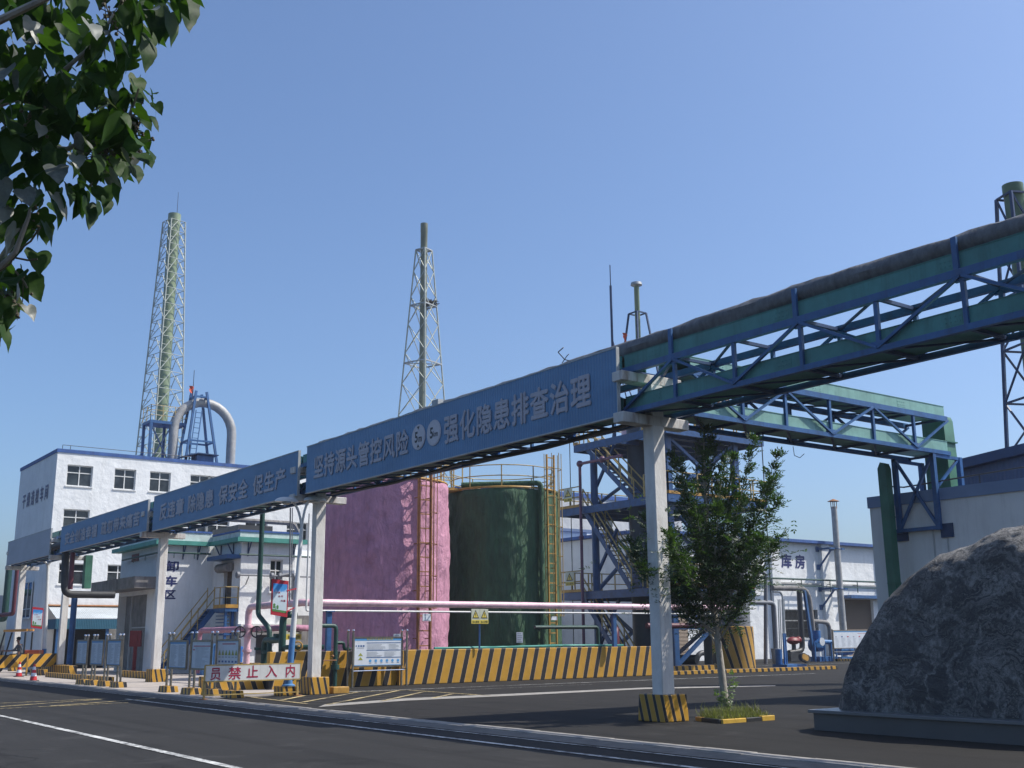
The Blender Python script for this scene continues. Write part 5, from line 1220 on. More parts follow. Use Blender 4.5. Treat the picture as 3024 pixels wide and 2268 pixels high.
# second small pump set and right notice board
t = thing('blue_pump', 'small blue pump half hidden under the wide white notice board', 'pump', tuple(Q(2490, 1950)))
a, b = Q(2468, 1940), Q(2520, 1940)
mb = MB(); mb.box((xq-.3, a.y, 0), (xq+.4, b.y, .25)); mb.tube([(xq, a.y+.2, .7), (xq, b.y-.3, .7)], .35, 14); mb.bar((xq+.5, a.y, 0), (xq+.5, a.y, 1.1), .06); mb.bar((xq+.5, b.y, 0), (xq+.5, b.y-.6, 1.1), .06); mb.build('casing', M['cyanpaint'], t)
tag(slab(None, 'striped_block', M['stripe_kerb'], ((xq+.4, Q(2440, 1950).y, 0), (xq+1, Q(2482, 1950).y, .14))), 'low striped slab under the blue pump set', 'block')
slab(None, 'parked_trailer', M['lag'], ((-50.5, PX(2520, 1900, -50).y, .45), (-49.5, PX(2575, 1900, -50).y, 1.2)), ((-50.2, PX(2530, 1900, -50).y, 0), (-50, PX(2545, 1900, -50).y, .45))); tag(bpy.data.objects['parked_trailer'], 'pale metal box trailer half hidden behind the boulder', 'trailer')
# ================================================================ notice boards
def stand(c, label):
    t = thing('board_stand', label, 'stand', (c[0], c[1], 0), 'striped block stands of the notice boards')
    MB().frustum((c[0]-.42, c[1]-.2, 0), (c[0]+.42, c[1]+.2, .2), .03).build('block', M['stripe_kerb'], t, bevel=.01)
    for dx in (-.2, .2):
        MB().tube([(c[0]+dx, c[1], .2), (c[0]+dx, c[1], 1.82)], .04, 8).build('post', M['steel_post'], t)
        MB().sphere((c[0]+dx, c[1], 1.87), .055, 8).build('ball_cap', M['ball'], t)
    mb = MB(); mb.tube([(c[0]-.2, c[1], .55), (c[0]+.2, c[1], .55)], .02, 6); mb.build('rung', M['steel_post'], t)
    return t
def board(label, a, b, z0, z1, style, nrm=(0, -1, 0)):
    a, b = Vector(a), Vector(b); u = (b-a).normalized(); n = Vector((u.y, -u.x, 0)); w_ = (b-a).length
    t = thing('notice_board', label, 'notice board', tuple((a+b)/2+Vector((0, 0, z0))))
    def P(x, z, l=0): return a+u*x*w_+Vector((0, 0, z0+(z1-z0)*z))+n*l
    def Q(mb, x0, x1, za, zb, l): mb.poly([P(x0, za, l), P(x1, za, l), P(x1, zb, l), P(x0, zb, l)])
    mb = MB(); mb.prism([P(0, 0), P(1, 0), P(1, 1), P(0, 1)], n*.03); mb.build('panel', M['board'], t, smooth=False)
    fr = MB()
    for p, q in (((0, 0), (1, 0)), ((1, 0), (1, 1)), ((1, 1), (0, 1)), ((0, 1), (0, 0))): fr.bar(P(*p, .02), P(*q, .02), .05, .06)
    fr.build('frame', M['steel_post'], t)
    L = {'blue': MB(), 'grey': MB(), 'navy': MB(), 'red': MB(), 'yel': MB()}
    random.seed(label)
    l = .034
    if style in ('blue_head', 'lists'):
        Q(L['blue'], .03, .97, .90, .97, l); Q(L['blue'], .03, .97, .03, .055, l)
        for cx_ in ((.08, .48), (.54, .93)):
            z = .85
            while z > .1:
                Q(L['grey'], cx_[0], cx_[0]+(cx_[1]-cx_[0])*random.uniform(.5, 1), z-.014, z, l); z -= .034
    elif style == 'red_line':
        Q(L['red'], .10, .97, .80, .83, l); Q(L['red'], .08, .15, .66, .71, l)
        z = .77
        while z > .08: Q(L['grey'], .2, .2+.7*random.uniform(.4, 1), z-.012, z, l); z -= .038
    elif style == 'icons':
        Q(L['blue'], .03, .97, .95, .985, l); Q(L['red'], .25, .85, .86, .89, l)
        for i in range(6):
            x = .08+i*.15; L['yel'].poly([P(x, .52, l), P(x+.12, .52, l), P(x+.06, .70, l)]); Q(L['grey'], x+.01, x+.11, .44, .48, l)
            c = P(x+.06, .28, l); r = .045*w_
            for zz in (.2, .32): L['navy'].poly([P(x+.02, zz-.03, l), P(x+.10, zz-.03, l), P(x+.10, zz+.03, l), P(x+.02, zz+.03, l)])
    elif style == 'safety':
        Q(L['blue'], .0, 1, .89, 1, l); Q(L['blue'], 0, 1, 0, .05, l)
        Q(L['navy'], .26, .97, .80, .825, l); Q(L['navy'], .26, .97, .54, .565, l); Q(L['navy'], .26, .97, .29, .315, l)
        for z in (.76, .72, .68, .64, .60): Q(L['grey'], .27, .27+.42*random.uniform(.6, 1), z-.015, z, l); Q(L['grey'], .72, .72+.23*random.uniform(.6, 1), z-.015, z, l)
        for z in (.50, .46, .42, .38, .345): Q(L['grey'], .27, .27+.33*random.uniform(.5, 1), z-.015, z, l); Q(L['grey'], .63, .63+.3*random.uniform(.5, 1), z-.015, z, l)
        for i in range(6):
            x = .34+i*.115; k = 14; L['blue'].poly([P(x+.027*math.cos(2*math.pi*j/k), .19+.052*math.sin(2*math.pi*j/k), l) for j in range(k)]); Q(L['navy'], x-.025, x+.025, .105, .12, l)
        for x, s in ((.05, .02), (.10, .03), (.15, .035), (.20, .035)): Q(L['navy'], x-s/2, x+s/2, .68, .735, l)
        Q(L['grey'], .06, .21, .63, .65, l)
        for z in (.36, .22): L['yel'].poly([P(.09, z, l), P(.19, z, l), P(.14, z+.11, l)])
    elif style == 'wide':
        Q(L['blue'], .02, .98, .91, .97, l); Q(L['red'], .64, .97, .82, .835, l)
        for i in range(6):
            x = .05+i*.155; Q(L['navy' if i % 2 else 'red'] if i in (1, 2, 4) else L['grey'], x, x+.04, .62, .68, l); z = .58
            while z > .08: Q(L['grey'], x, x+.11*random.uniform(.5, 1), z-.01, z, l); z -= .045
    for k, m_ in (('blue', 'board_blue'), ('grey', 'board_grey'), ('navy', 'board_navy'), ('red', 'red'), ('yel', 'warn_green')):
        if L[k].v: L[k].build('print', M[m_], t, smooth=False)
    if style == 'safety':
        mb = MB(); text_row(mb, '危险化学品安全告知牌', P(.26, .915, .037), u, (0, 0, 1), .55*w_/10*.9, .065*(z1-z0)*1.1, .55*w_/10, .02); mb.build('lettering', M['warn_yellow'], t, smooth=False)
    return t
st = []
sg = [G(*p) for p in ((222, 2022), (262, 2024), (308, 2027), (357, 2030), (500, 2044), (554, 2051), (628, 2060), (705, 2065))]
labs = ['board stand at the far left end of the three far boards', 'second board stand from the left end of the three far boards', 'board stand between the two right panels of the three far boards', 'board stand at the right end of the three far boards, before the pillar base',
        'board stand just right of the striped pillar base', 'board stand between the blue headed board and the red lined board', 'board stand behind the left end of the red lettered board', 'board stand in front of the red lettered board middle, nearest the kerb']
sg[6].x = -33.35; sg[7].x = -31.75
ys = [12.72, 12.74, 12.78, 12.82, 12.85, 12.85, 13.05, 13.05]
p0 = stand((sg[0].x, ys[0]), labs[0]); st = [p0]
for i in range(1, 8): st.append(dup(p0, (sg[i].x, ys[i], 0), labs[i]))
def bx_(px, y, py=1930): return PY(px, py, y).x
for lab, px0, px1, y, z0, z1, sty in (('narrow notice board at the left of the far group, seen beside the blue post', 229, 259, 12.66, .78, 1.68, 'lists'), ('middle notice board of the far group of three', 271, 306, 12.66, .78, 1.68, 'lists'),
        ('right notice board of the far group with blue header', 319, 359, 12.66, .78, 1.68, 'blue_head'), ('notice board with blue header left of the red lined board', 503, 554, 12.66, .78, 1.62, 'blue_head'),
        ('notice board with a red line under its heading', 569, 626, 12.75, .78, 1.62, 'red_line'), ('notice board with a row of yellow triangles behind the red lettered board', 643, 708, 13.02, .72, 1.64, 'icons')):
    board(lab, (bx_(px0, y), y, 0), (bx_(px1, y), y, 0), z0, z1, sty)
ba, bb = PX(1043, 1925, -35.25), PX(1186, 1925, -35.25)
board('hazard notice board with bright blue header before the striped wall', (-35.25, ba.y, 0), (-35.25, bb.y, 0), .70, 1.69, 'safety')
for lab, y in (('left steel double post of the hazard notice board', ba.y-.1), ('right steel double post of the hazard notice board', bb.y+.12)):
    t = thing('board_post', lab, 'post', (-35.25, y, 0))
    for dx in (-.12, .12): MB().tube([(-35.27+dx, y+dx*.3, 0), (-35.27+dx, y+dx*.3, 1.88)], .04, 8).build('post', M['steel_post'], t); MB().sphere((-35.27+dx, y+dx*.3, 1.93), .05, 8).build('ball_cap', M['ball'], t)
    MB().tube([(-35.39, y-.04, .6), (-35.15, y+.04, .6)], .02, 6).build('rung', M['steel_post'], t)
tag(MB().tube([(-35.2, ba.y-.1, .55), (-35.2, bb.y+.1, .56)], .022, 6).build('steel_rail', M['ball'], origin=(-35.2, ba.y, .55)), 'bright steel rail under the hazard notice board', 'rail')
xw = -46.5; a, b = PX(2461, 1900, xw), PX(2572, 1900, xw); board('wide white notice board before the brown shutter door', (xw, a.y, 0), (xw, b.y, 0), PX(2500, 1914, xw).z, PX(2500, 1862, xw).z, 'wide')
t = thing('board_post', 'dark legs under the wide white notice board', 'post', (xw, a.y, 0)); mb = MB()
for q in (a, b): mb.tube([(xw-.03, q.y, 0), (xw-.03, q.y, PX(2500, 1858, xw).z)], .05, 6)
mb.tube([(xw, a.y, .6), (xw, b.y, .6)], .03, 6); mb.build('leg', M['steel_post'], t)
# ---- red lettered board
sx = -31.05; a, b = PX(605, 2000, sx), PX(887, 1990, sx)
t = thing('lettered_board', 'white board with five crimson characters standing on two posts at the kerb', 'sign', (sx, (a.y+b.y)/2, .4))
z0a, z1a, z0b, z1b = PX(605, 2016, sx).z, PX(605, 1968, sx).z, PX(887, 2003, sx).z, PX(887, 1956, sx).z
z0, z1 = (z0a+z0b)/2, (z1a+z1b)/2
MB().box((sx-.03, a.y, z0), (sx, b.y, z1)).build('panel', paint('dull_white_board', (.62, .62, .60), .5, 0, .12, 3, dirt=(.3, .28, .26), dirt_amt=.4), t)
mb = MB()
for p, q in (((a.y, z0), (b.y, z0)), ((a.y, z1), (b.y, z1)), ((a.y, z0), (a.y, z1)), ((b.y, z0), (b.y, z1))): mb.bar((sx-.015, p[0], p[1]), (sx-.015, q[0], q[1]), .036, .036)
mb.build('frame', M['rail'], t)
mb = MB()
for ch, p0_, p1_, pb, pt in (('员', 620, 652, 2009, 1973), ('禁', 674, 711, 2007, 1969), ('止', 728, 762, 2003, 1967), ('入', 784, 818, 2001, 1965), ('内', 842, 872, 2000, 1963)):
    p, q = PX(p0_, pb, sx+.006), PX(p1_, pb, sx+.006); put_char(mb, ch, (sx+.004, p.y, p.z), (0, 1, 0), (0, 0, 1), q.y-p.y, (z1-z0)*.78, .022)
mb.build('lettering', M['red_letter'], t, smooth=False)
for y in (a.y+.02, b.y-.06): MB().box((sx-.07, y-.03, 0), (sx-.03, y+.03, z1-.02)).build('post', M['rail'], t); MB().box((sx-.17, y-.1, 0.005), (sx+.12, y+.1, .03)).build('foot', M['rust'], t)
MB().bar((sx-.05, a.y, .12), (sx-.05, b.y, .12), .03).build('rail', M['rail'], t)
# ---- low striped kerbs and blocks in the yard
def block(lab, a, b, m_='stripe_low', name='kerb_wall', cat='kerb', bev=.015): return tag(MB().box(a, b).build(name, M[m_], origin=tuple((Vector(a)+Vector(b))/2*Vector((1, 1, 0)) if False else ((a[0]+b[0])/2, (a[1]+b[1])/2, 0)), bevel=bev), lab, cat)
block('striped block carrying the near street lamp', (-31.8, PX(833, 2045, -31.2).y, 0), (-31.15, PX(880, 2045, -31.2).y, .28), 'stripe_base', 'lamp_block', 'block')
block('long low striped kerb behind the manifold pipes', (-36.6, 13.9, 0), (-36.2, 16.6, .36))
block('striped kerb left of the manifold, behind the red lined board', (-40.2, 15.2, 0), (-36.9, 15.5, .36))
block('upper tier of the stepped striped wall behind the blue headed board', (-44.6, 18.2, 0), (-40.3, 18.5, .75))
block('lower tier of the stepped striped wall behind the blue headed board', (-42.6, 16.9, 0), (-38.6, 17.15, .38))
block('low striped kerb running behind the far notice boards', (-57.5, 14.1, 0), (-47.3, 14.32, .22))
block('striped kerb at the doorway of the white two storey building', (-54.5, 16.7, 0), (-50, 16.9, .3))
block('striped block at the foot of the far grey pillar', (-63, 15.2, 0), (-57.6, 15.6, .5))
block('small striped block beside the cones', (-62.2, 14.5, 0), (-59.9, 14.8, .3))
block('orange painted slab end beside the second pillar base', (-31.9, 16.2, 0), (-31.5, 16.75, .2), 'yellow_steel', 'slab', 'slab')
# ---- street lamps
def lamp(name, lab, base, top, heads, r0, r1, blue_to, arm=0):
    base, top = Vector(base), Vector(top); t = thing(name, lab, 'street lamp', tuple(base), 'double armed street lamps')
    m_ = base.lerp(top, blue_to)
    MB().tube([base, m_], [r0, r0*.96], 12).build('lower_pole', M['lamp_blue'], t)
    MB().tube([m_, top], [r0*.93, r1], 12).build('upper_pole', M['lamp_white'], t)
    for h in heads:
        h = Vector(h); d = h-top; mid = top+Vector((d.x*.25, d.y*.25, d.z*.75))
        pts = [top*(1-k)**2+mid*2*k*(1-k)+h*k*k for k in [i/8 for i in range(9)]]
        ar = MB().tube(pts, r1*.75, 8).build('arm', M['lamp_white'], t)
        dd = Vector((d.x, d.y, 0)).normalized(); c = h+dd*.22
        n, k = 14, 5; vs, fs = [], []
        for j in range(k+1):
            f = j/k
            for i in range(n):
                a_ = 2*math.pi*i/n; rr = math.cos(f*math.pi/2)
                vs.append(c+dd*(.40*rr*math.cos(a_))+Vector((-dd.y, dd.x, 0))*(.20*rr*math.sin(a_))+Vector((0, 0, .16*math.sin(f*math.pi/2))))
        for j in range(k):
            for i in range(n): fs.append((j*n+i, j*n+(i+1) % n, (j+1)*n+(i+1) % n, (j+1)*n+i))
        fs.append(tuple(range(n))[::-1])
        MB().add(vs, fs).build('lamp_head', M['lamp_white'], ar)
        mb = MB(); mb.sphere(c-Vector((0, 0, .02)), .14, 10, (1.5, 1, .5)); mb.build('lens', M['galv'], ar)
    return t
lx = -31.45
ly = PX(851, 2046, lx).y
LP = lambda px, py: PX(px, py, lx)
near_lamp = lamp('street_lamp', 'near double armed street lamp beside the second pillar, white pole with blue foot', (lx, ly, .28), LP(891, 1560), (LP(866, 1484), LP(912, 1478)), .095, .055, .30)
MB().lathe((lx, ly), [(.27, .2), (.31, .2), (.35, .12), (.7, .1)], 10).build('foot', M['lamp_blue'], near_lamp)
l2 = -67.0; LQ = lambda px, py: PX(px, py, l2)
lamp('street_lamp', 'far double armed street lamp, rusty, behind the striped barrier', (l2, LQ(128, 1985).y, 0), LQ(142, 1676), (LQ(128, 1656), LQ(158, 1650)), .13, .08, .22)
def banner(lab, ax, x, p00, p11, sag):
    a, b = PX(*p00, x), PX(*p11, x)      # left top, right bottom
    t = thing('lamp_banner', lab, 'banner', (x, (a.y+b.y)/2, b.z), 'banners on the street lamps')
    w_ = b.y-a.y; h = a.z-b.z; s = .06*h
    def P(u_, v, l=0): return Vector((x+.02+l, a.y+w_*u_, b.z+h*v-s*u_*.6))
    MB().prism([P(0, 0), P(1, -.04), P(1, .98), P(0, 1.0)], (-.03, 0, 0)).build('cloth', M['red'], t, smooth=False)
    pl = MB(); pl.poly([P(.08, .1, .004), P(.93, .07, .004), P(.93, .88, .004), P(.08, .88, .004)]); pl = pl.build('sky_print', None or base_sky, t, smooth=False)
    mb = MB()
    for i in range(9):
        random.seed(i); mb.sphere(P(.25+.13*math.cos(i*2.1), .24+.045*math.sin(i*1.7), .006), .07*w_, 8, (.05, 1, 1))
    mb.poly([P(.23, .12, .007), P(.28, .12, .007), P(.27, .24, .007), P(.24, .24, .007)]); mb.poly([P(.08, .1, .005), P(.93, .07, .005), P(.93, .13, .005), P(.08, .16, .005)])
    mb.build('tree_print', flat('banner_green', (.08, .22, .06)), pl, smooth=False)
    mb = MB()
    for (s_, u_, v) in (('以诚', .22, .60), ('合作', .40, .50), ('共赢', .56, .38)):
        text_row(mb, s_, P(u_, v, .008), (0, 1, 0), (0, 0, 1), .13*w_, .055*h, .16*w_, .02)
    mb.build('lettering', M['red_letter'], pl, smooth=False)
    return t, P
m, tt, bb_ = base_mat('banner_sky', .5); base_sky = m
g_ = nd(tt, 'ShaderNodeTexCoord'); sx_ = nd(tt, 'ShaderNodeSeparateXYZ'); tt.links.new(g_.outputs['Generated'], sx_.inputs[0])
nz = noise_tex(tt, coords(tt, (1, 1, 1), False), 5, 5); kk = math_n(tt, 'ADD', sx_.outputs['Z'], math_n(tt, 'MULTIPLY', math_n(tt, 'SUBTRACT', nz, .5), .5))
tt.links.new(ramp(tt, kk, [(.0, (.50, .60, .62)), (.55, (.58, .66, .72)), (.72, (.55, .66, .76)), (.8, (.05, .28, .62)), (1, (.03, .22, .55))]), bb_.inputs['Base Color'])
t, P = banner('red edged banner with sky and tree picture hanging from the near street lamp', 0, lx+.12, (803, 1709), (848, 1815), 0)
MB().bar(P(.9, .70), (lx+.03, LP(880, 1730).y, LP(880, 1737).z), .03).build('bracket', M['red'], t); MB().bar(P(.9, .1), (lx+.03, LP(872, 1790).y, LP(872, 1792).z), .03).build('bracket', M['red'], t)
banner('small faded banner with sky picture on the far street lamp', 0, l2+.12, (96, 1792), (124, 1853), 0)
# ---- cones, barrier
def cone(c, lab):
    t = thing('traffic_cone', lab, 'cone', (c[0], c[1], 0), 'traffic cones at the road edge')
    MB().box((c[0]-.2, c[1]-.2, 0), (c[0]+.2, c[1]+.2, .035)).build('base', flat('cone_dark', (.06, .02, .02)), t)
    h = [(.035, .15), (.2, .125), (.34, .1), (.47, .08), (.60, .055), (.72, .035)]
    for i in range(5): MB().lathe((c[0], c[1]), [h[i], h[i+1]], 14).build('band', M['cone_red'] if i % 2 == 0 else M['board'], t)
    return t
M['cone_red'] = flat('cone_red', (.50, .03, .035), .4)
c1, c2 = G(55, 1999), G(98, 2011); k = cone((c2.x, c2.y), 'nearer red and white traffic cone at the kerb'); dup(k, (c1.x, c1.y, 0), 'farther red and white traffic cone in front of the barrier')
t = thing('striped_barrier', 'black and yellow striped road barrier in front of the tricycle', 'barrier', (-60.4, 14, 0))
a, b = Vector((-59.4, 11.7, 0)), Vector((-61.2, 15.7, 0))
mb = MB(); mb.prism([a+Vector((0, 0, .42)), b+Vector((0, 0, .42)), b+Vector((0, 0, 1.08)), a+Vector((0, 0, 1.02))], (-.05, -.02, 0)); mb.build('board', M['stripe_bar'], t, smooth=False)
for q in (b-(b-a)*.01, a+(b-a)*.05, a+(b-a)*.55): MB().box((q.x-.04, q.y-.04, 0), (q.x+.04, q.y+.04, 1.1)).build('post', M['yellow_steel'], t)
# ---- tricycle and driver
tc = Vector((-67.6, 15.0, 0)); U = Vector((.59, .80, 0)).normalized(); N = Vector((-U.y, U.x, 0))   # U points to its rear (right in the photo)
t = thing('cargo_tricycle', 'small cargo tricycle with an orange canopy and orange rear box', 'tricycle', tuple(tc), None)
def W(u_, n_, z): return tc+U*u_+N*n_+Vector((0, 0, z))
mb = MB(); pts = [W(-.68, -.5, 2.22), W(.62, -.5, 2.26), W(.62, .5, 2.26), W(-.68, .5, 2.22)]
mb.prism(pts, (0, 0, .12)); mb.build('canopy', paint('orange_canopy', (.55, .26, .06), .6), t, smooth=False)
for a_, b_ in ((-.62, -.95), (.55, .55)):
    for n_ in (-.45, .45): MB().tube([W(b_, n_, .6), W(a_, n_, 2.2)], .05, 6).build('canopy_post', M['dark_metal'], t)
mb = MB(); mb.prism([W(-.2, -.4, .55), W(1.4, -.4, .55), W(1.4, .4, .55), W(-.2, .4, .55)], (0, 0, .1)); mb.bar(W(-.2, 0, .6), W(-1.0, 0, .55), .12); mb.build('chassis', M['dark_metal'], t, smooth=False)
mb = MB(); mb.prism([W(.6, -.48, .80), W(1.4, -.48, .80), W(1.4, .48, .80), W(.6, .48, .80)], (0, 0, .42)); mb.build('cargo_box', paint('orange_box', (.62, .10, .025), .5), t, smooth=False, bevel=.02)
mb = MB(); mb.prism([W(-.1, -.3, .75), W(.5, -.3, .75), W(.5, .3, .75), W(-.1, .3, .75)], (0, 0, .12)); mb.prism([W(-.5, -.32, .55), W(.1, -.32, .55), W(.1, .32, .55), W(-.5, .32, .55)], (0, 0, .09)); mb.build('seat', M['board'], t, smooth=False, bevel=.03)
mb = MB(); mb.tube([W(-1.0, 0, .3), W(-.9, 0, 1.05), W(-.88, 0, 1.15)], .045, 8); mb.tube([W(-.80, -.36, 1.18), W(-.9, -.1, 1.15), W(-.9, .1, 1.15), W(-.80, .36, 1.18)], .025, 6); mb.sphere(W(-1.08, 0, .92), .13, 10); mb.prism([W(-1.15, -.3, .45), W(-1.02, -.3, 1.0), W(-1.02, .3, 1.0), W(-1.15, .3, .45)], U*.05); mb.build('front_fork', M['dark_metal'], t)
for u_, n_ in ((-1.0, 0), (1.0, -.42), (1.0, .42)):
    w0 = MB(); w0.torus(W(u_, n_, .28), .22, .06, N, 18, 8); w0 = w0.build('wheel', M['dark_metal'], t); mb = MB(); mb.tube([W(u_, n_-.05, .28), W(u_, n_+.05, .28)], .16, 12); mb.build('hub', M['galv'], w0)
def skin_body(name, verts, edges, radii, mat, parent, lab=None, cat=None, sub=1, root=0):
    me = bpy.data.meshes.new(name); o0 = wl(parent) if parent else Vector(verts[root])
    me.from_pydata([Vector(v)-o0 for v in verts], edges, []); o = bpy.data.objects.new(name, me); col.objects.link(o)
    if parent: o.parent = parent
    else: o.location = o0
    md = o.modifiers.new('skin', 'SKIN'); md.use_smooth_shade = True
    if not me.skin_vertices: me.attributes
    for i, r_ in enumerate(radii):
        sv = me.skin_vertices[0].data[i]; sv.radius = (r_, r_) if not isinstance(r_, tuple) else r_; sv.use_root = i == root
    s = o.modifiers.new('sub', 'SUBSURF'); s.levels = s.render_levels = sub
    me.materials.append(mat); return o
M['skin'] = flat('skin', (.24, .13, .085), .6); M['cloth_dark'] = paint('dark_clothing', (.035, .04, .055), .9); M['shirt'] = paint('grey_shirt', (.10, .11, .13), .9); M['hair'] = flat('black_hair', (.012, .011, .01), .7)
V = []; E_ = []; Rr = []
def add(p, r, parent=None): V.append(p); Rr.append(r); E_.append((parent, len(V)-1)) if parent is not None else None; return len(V)-1
hip = add(W(.2, 0, .98), (.17, .14)); wa = add(W(.17, 0, 1.14), (.16, .13), hip); ch = add(W(.1, 0, 1.38), (.18, .13), wa); nk = add(W(.03, 0, 1.55), .07, ch); nk2 = add(W(.0, 0, 1.63), .06, nk); hd = add(W(-.02, 0, 1.74), .10, nk2); hd2 = add(W(-.02, 0, 1.84), .085, hd)
for s in (-1, 1):
    sh_ = add(W(.07, s*.2, 1.47), .075, ch); el = add(W(-.08, s*.27, 1.22), .052, sh_); wr = add(W(-.38, s*.32, 1.17), .036, el); ha = add(W(-.66, s*.33, 1.2), .038, wr); add(W(-.78, s*.32, 1.2), .034, ha)
    th = add(W(.05, s*.13, .93), .105, hip); kn = add(W(-.36, s*.15, .95), .078, th); cf = add(W(-.45, s*.15, .78), .062, kn); an = add(W(-.52, s*.15, .62), .042, cf); add(W(-.68, s*.15, .60), .04, an)
pb = skin_body('person', V, E_, Rr, M['skin'], None, sub=2)
tag(pb, 'person in dark trousers and grey shirt seated on the tricycle, hands on its handlebar', 'person')
def sub_skin(name, idx_pts, radii, mat):
    return skin_body(name, idx_pts, [(i, i+1) for i in range(len(idx_pts)-1)], radii, mat, pb, sub=1)
mb = MB(); c = W(-.0, 0, 1.86); mb.sphere(c, .125, 12, (1.05, 1, .8)); mb.build('hair', M['hair'], pb)
sh_v = [W(.2, 0, .96), W(.17, 0, 1.14), W(.1, 0, 1.38), W(.05, 0, 1.52), W(.07, -.2, 1.47), W(-.08, -.27, 1.22), W(-.24, -.30, 1.19), W(.07, .2, 1.47), W(-.08, .27, 1.22), W(-.24, .30, 1.19)]
skin_body('shirt', sh_v, [(0, 1), (1, 2), (2, 3), (2, 4), (4, 5), (5, 6), (2, 7), (7, 8), (8, 9)], [(.19, .16), (.18, .15), (.2, .15), .09, .09, .066, .055, .09, .066, .055], M['shirt'], pb, sub=2)
tr_v = [W(.22, 0, .96)]; tr_e = []; tr_r = [(.19, .15)]
for s in (-1, 1):
    b0 = len(tr_v); tr_v += [W(.05, s*.13, .93), W(-.36, s*.15, .95), W(-.45, s*.15, .78), W(-.51, s*.15, .66)]; tr_r += [.12, .092, .075, .06]; tr_e += [(0, b0), (b0, b0+1), (b0+1, b0+2), (b0+2, b0+3)]
skin_body('trousers', tr_v, tr_e, tr_r, M['cloth_dark'], pb, sub=2)
mb = MB()
for s in (-1, 1): mb.sphere(W(-.105, s*.038, 1.77), .014, 6); 
mb.build('eyes', M['ink'], pb)
mb = MB(); mb.sphere(W(-.12, 0, 1.735), .022, 6); mb.build('nose', M['skin'], pb)
# ================================================================ far left: shed, pipes
t = thing('blue_shed', 'far blue sheet clad shed at the left edge behind the blank panel', 'building', (-96, 14, 0))
Xs = lambda px, py: PX(px, py, -96)
z = Xs(30, 1592).z
slab(t, 'roof', M['blue_dark'], ((-95.5, -6, z), (-108, 18.9, z+.35)))
for y in (2, 6, 10, 13.5, 16.5, 18.6): MB().box((-96, y-.1, 0), (-95.8, y+.1, z)).build('column', M['blue'], t)
mb = MB()
for y in (2, 6, 10, 13.5): mb.bar((-95.9, y, z-2), (-95.9, y+3.5, z-.1), .15); mb.bar((-95.9, y, z-.2), (-95.9, y+3.5, z-2), .15); mb.bar((-95.9, y, z-2), (-95.9, y+3.6, z-2), .18)
mb.build('truss', M['blue_dark'], t)
slab(t, 'wall_sheet', M['shedblue'], ((-95.6, -6, Xs(10, 1752).z), (-95.5, 16.8, Xs(10, 1703).z)), ((-95.6, -6, 0), (-95.5, 16.8, 2.5)))
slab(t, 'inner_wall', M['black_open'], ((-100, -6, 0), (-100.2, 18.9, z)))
mb = MB(); q0 = PY(26, 1690, 15.8); q1 = PY(50, 1690, 15.8)
mb.pipe([(q0.x, 15.8, 6.2), (q0.x, 15.8, PY(20, 1826, 15.8).z), (q0.x-9, 15.0, PY(20, 1828, 15.8).z)], .2, 12, .25); tag(mb.build('drop_pipe', M['green_pipe'], origin=q0), 'dark green drop pipe at the far left under the blank panel', 'pipe')
mb = MB(); mb.pipe([(q1.x, 15.8, 6.2), (q1.x, 15.8, PY(44, 1812, 15.8).z), (q1.x-8, 15.3, PY(44, 1816, 15.8).z)], .125, 12, .2); tag(mb.build('drop_pipe', M['maroon'], origin=q1), 'maroon drop pipe at the far left under the blank panel', 'pipe')
mb = MB(); q = Xs(0, 1755); mb.pipe([(-94, -6, q.z), (-94, 18, q.z)], .35, 10); mb.pipe([(-94, -6, q.z-1.2), (-94, 18, q.z-1.2)], .25, 10); tag(mb.build('yard_pipe', M['green_pipe'], origin=(-94, 10, q.z)), 'level green pipes before the blue shed at the left edge', 'pipe')
t = thing('concrete_gallery', 'low pale concrete frame behind the tricycle at the left edge', 'building', (-88, 14, 0))
slab(t, 'beam', M['grey_wall'], ((-88, 2, 3.6), (-87.5, 18.4, 5.0))); slab(t, 'back_wall', M['shedblue'], ((-89.6, 2, 0), (-89.5, 18.4, 3.6)))
for y in (8, 11, 14, 16.6): MB().box((-88, y-.3, 0), (-87.5, y+.3, 3.6)).build('column', M['grey_wall'], t)
# pipes that drop from the rack between the far blue sign and the blank panel
yb = 14.95; B_ = lambda px, py: PY(px, py, yb)
mb = MB(); mb.pipe([B_(150, 1618), B_(194, 1606), B_(190, 1755), PX(338, 1757, B_(190, 1755).x)], .18, 14, .4, wob=.03); tag(mb.build('drop_pipe', M['black_lag'], origin=B_(190, 1755)), 'thick black lagged pipe dropping from the rack and turning to the white building', 'pipe')
mb = MB(); mb.tube([B_(215, 1632), B_(207, 1740)], .12, 10); tag(mb.build('drop_pipe', M['maroon'], origin=B_(210, 1690)), 'maroon pipe dropping beside the thick black lagged pipe', 'pipe')
mb = MB(); a, b = B_(251, 1640), B_(243, 1738); yb2 = 16.4; a, b = PY(251, 1640, yb2), PY(243, 1738, yb2); mb.prism([(a.x-.2, yb2, a.z), (a.x+.24, yb2, a.z), (b.x+.32, yb2, b.z), (b.x-.12, yb2, b.z)], (0, .35, 0)); tag(mb.build('drop_duct', M['duct'], origin=b), 'square green duct dropping beside the maroon pipe', 'duct')
mb = MB(); q = PY(221, 1757, 17.2); mb.cyl((q.x, 17.2), .17, 0, q.z-.1, 12); tag(mb.build('pipe_post', M['blue'], origin=(q.x, 17.2, 0)), 'round blue post under the thick black lagged pipe', 'post')
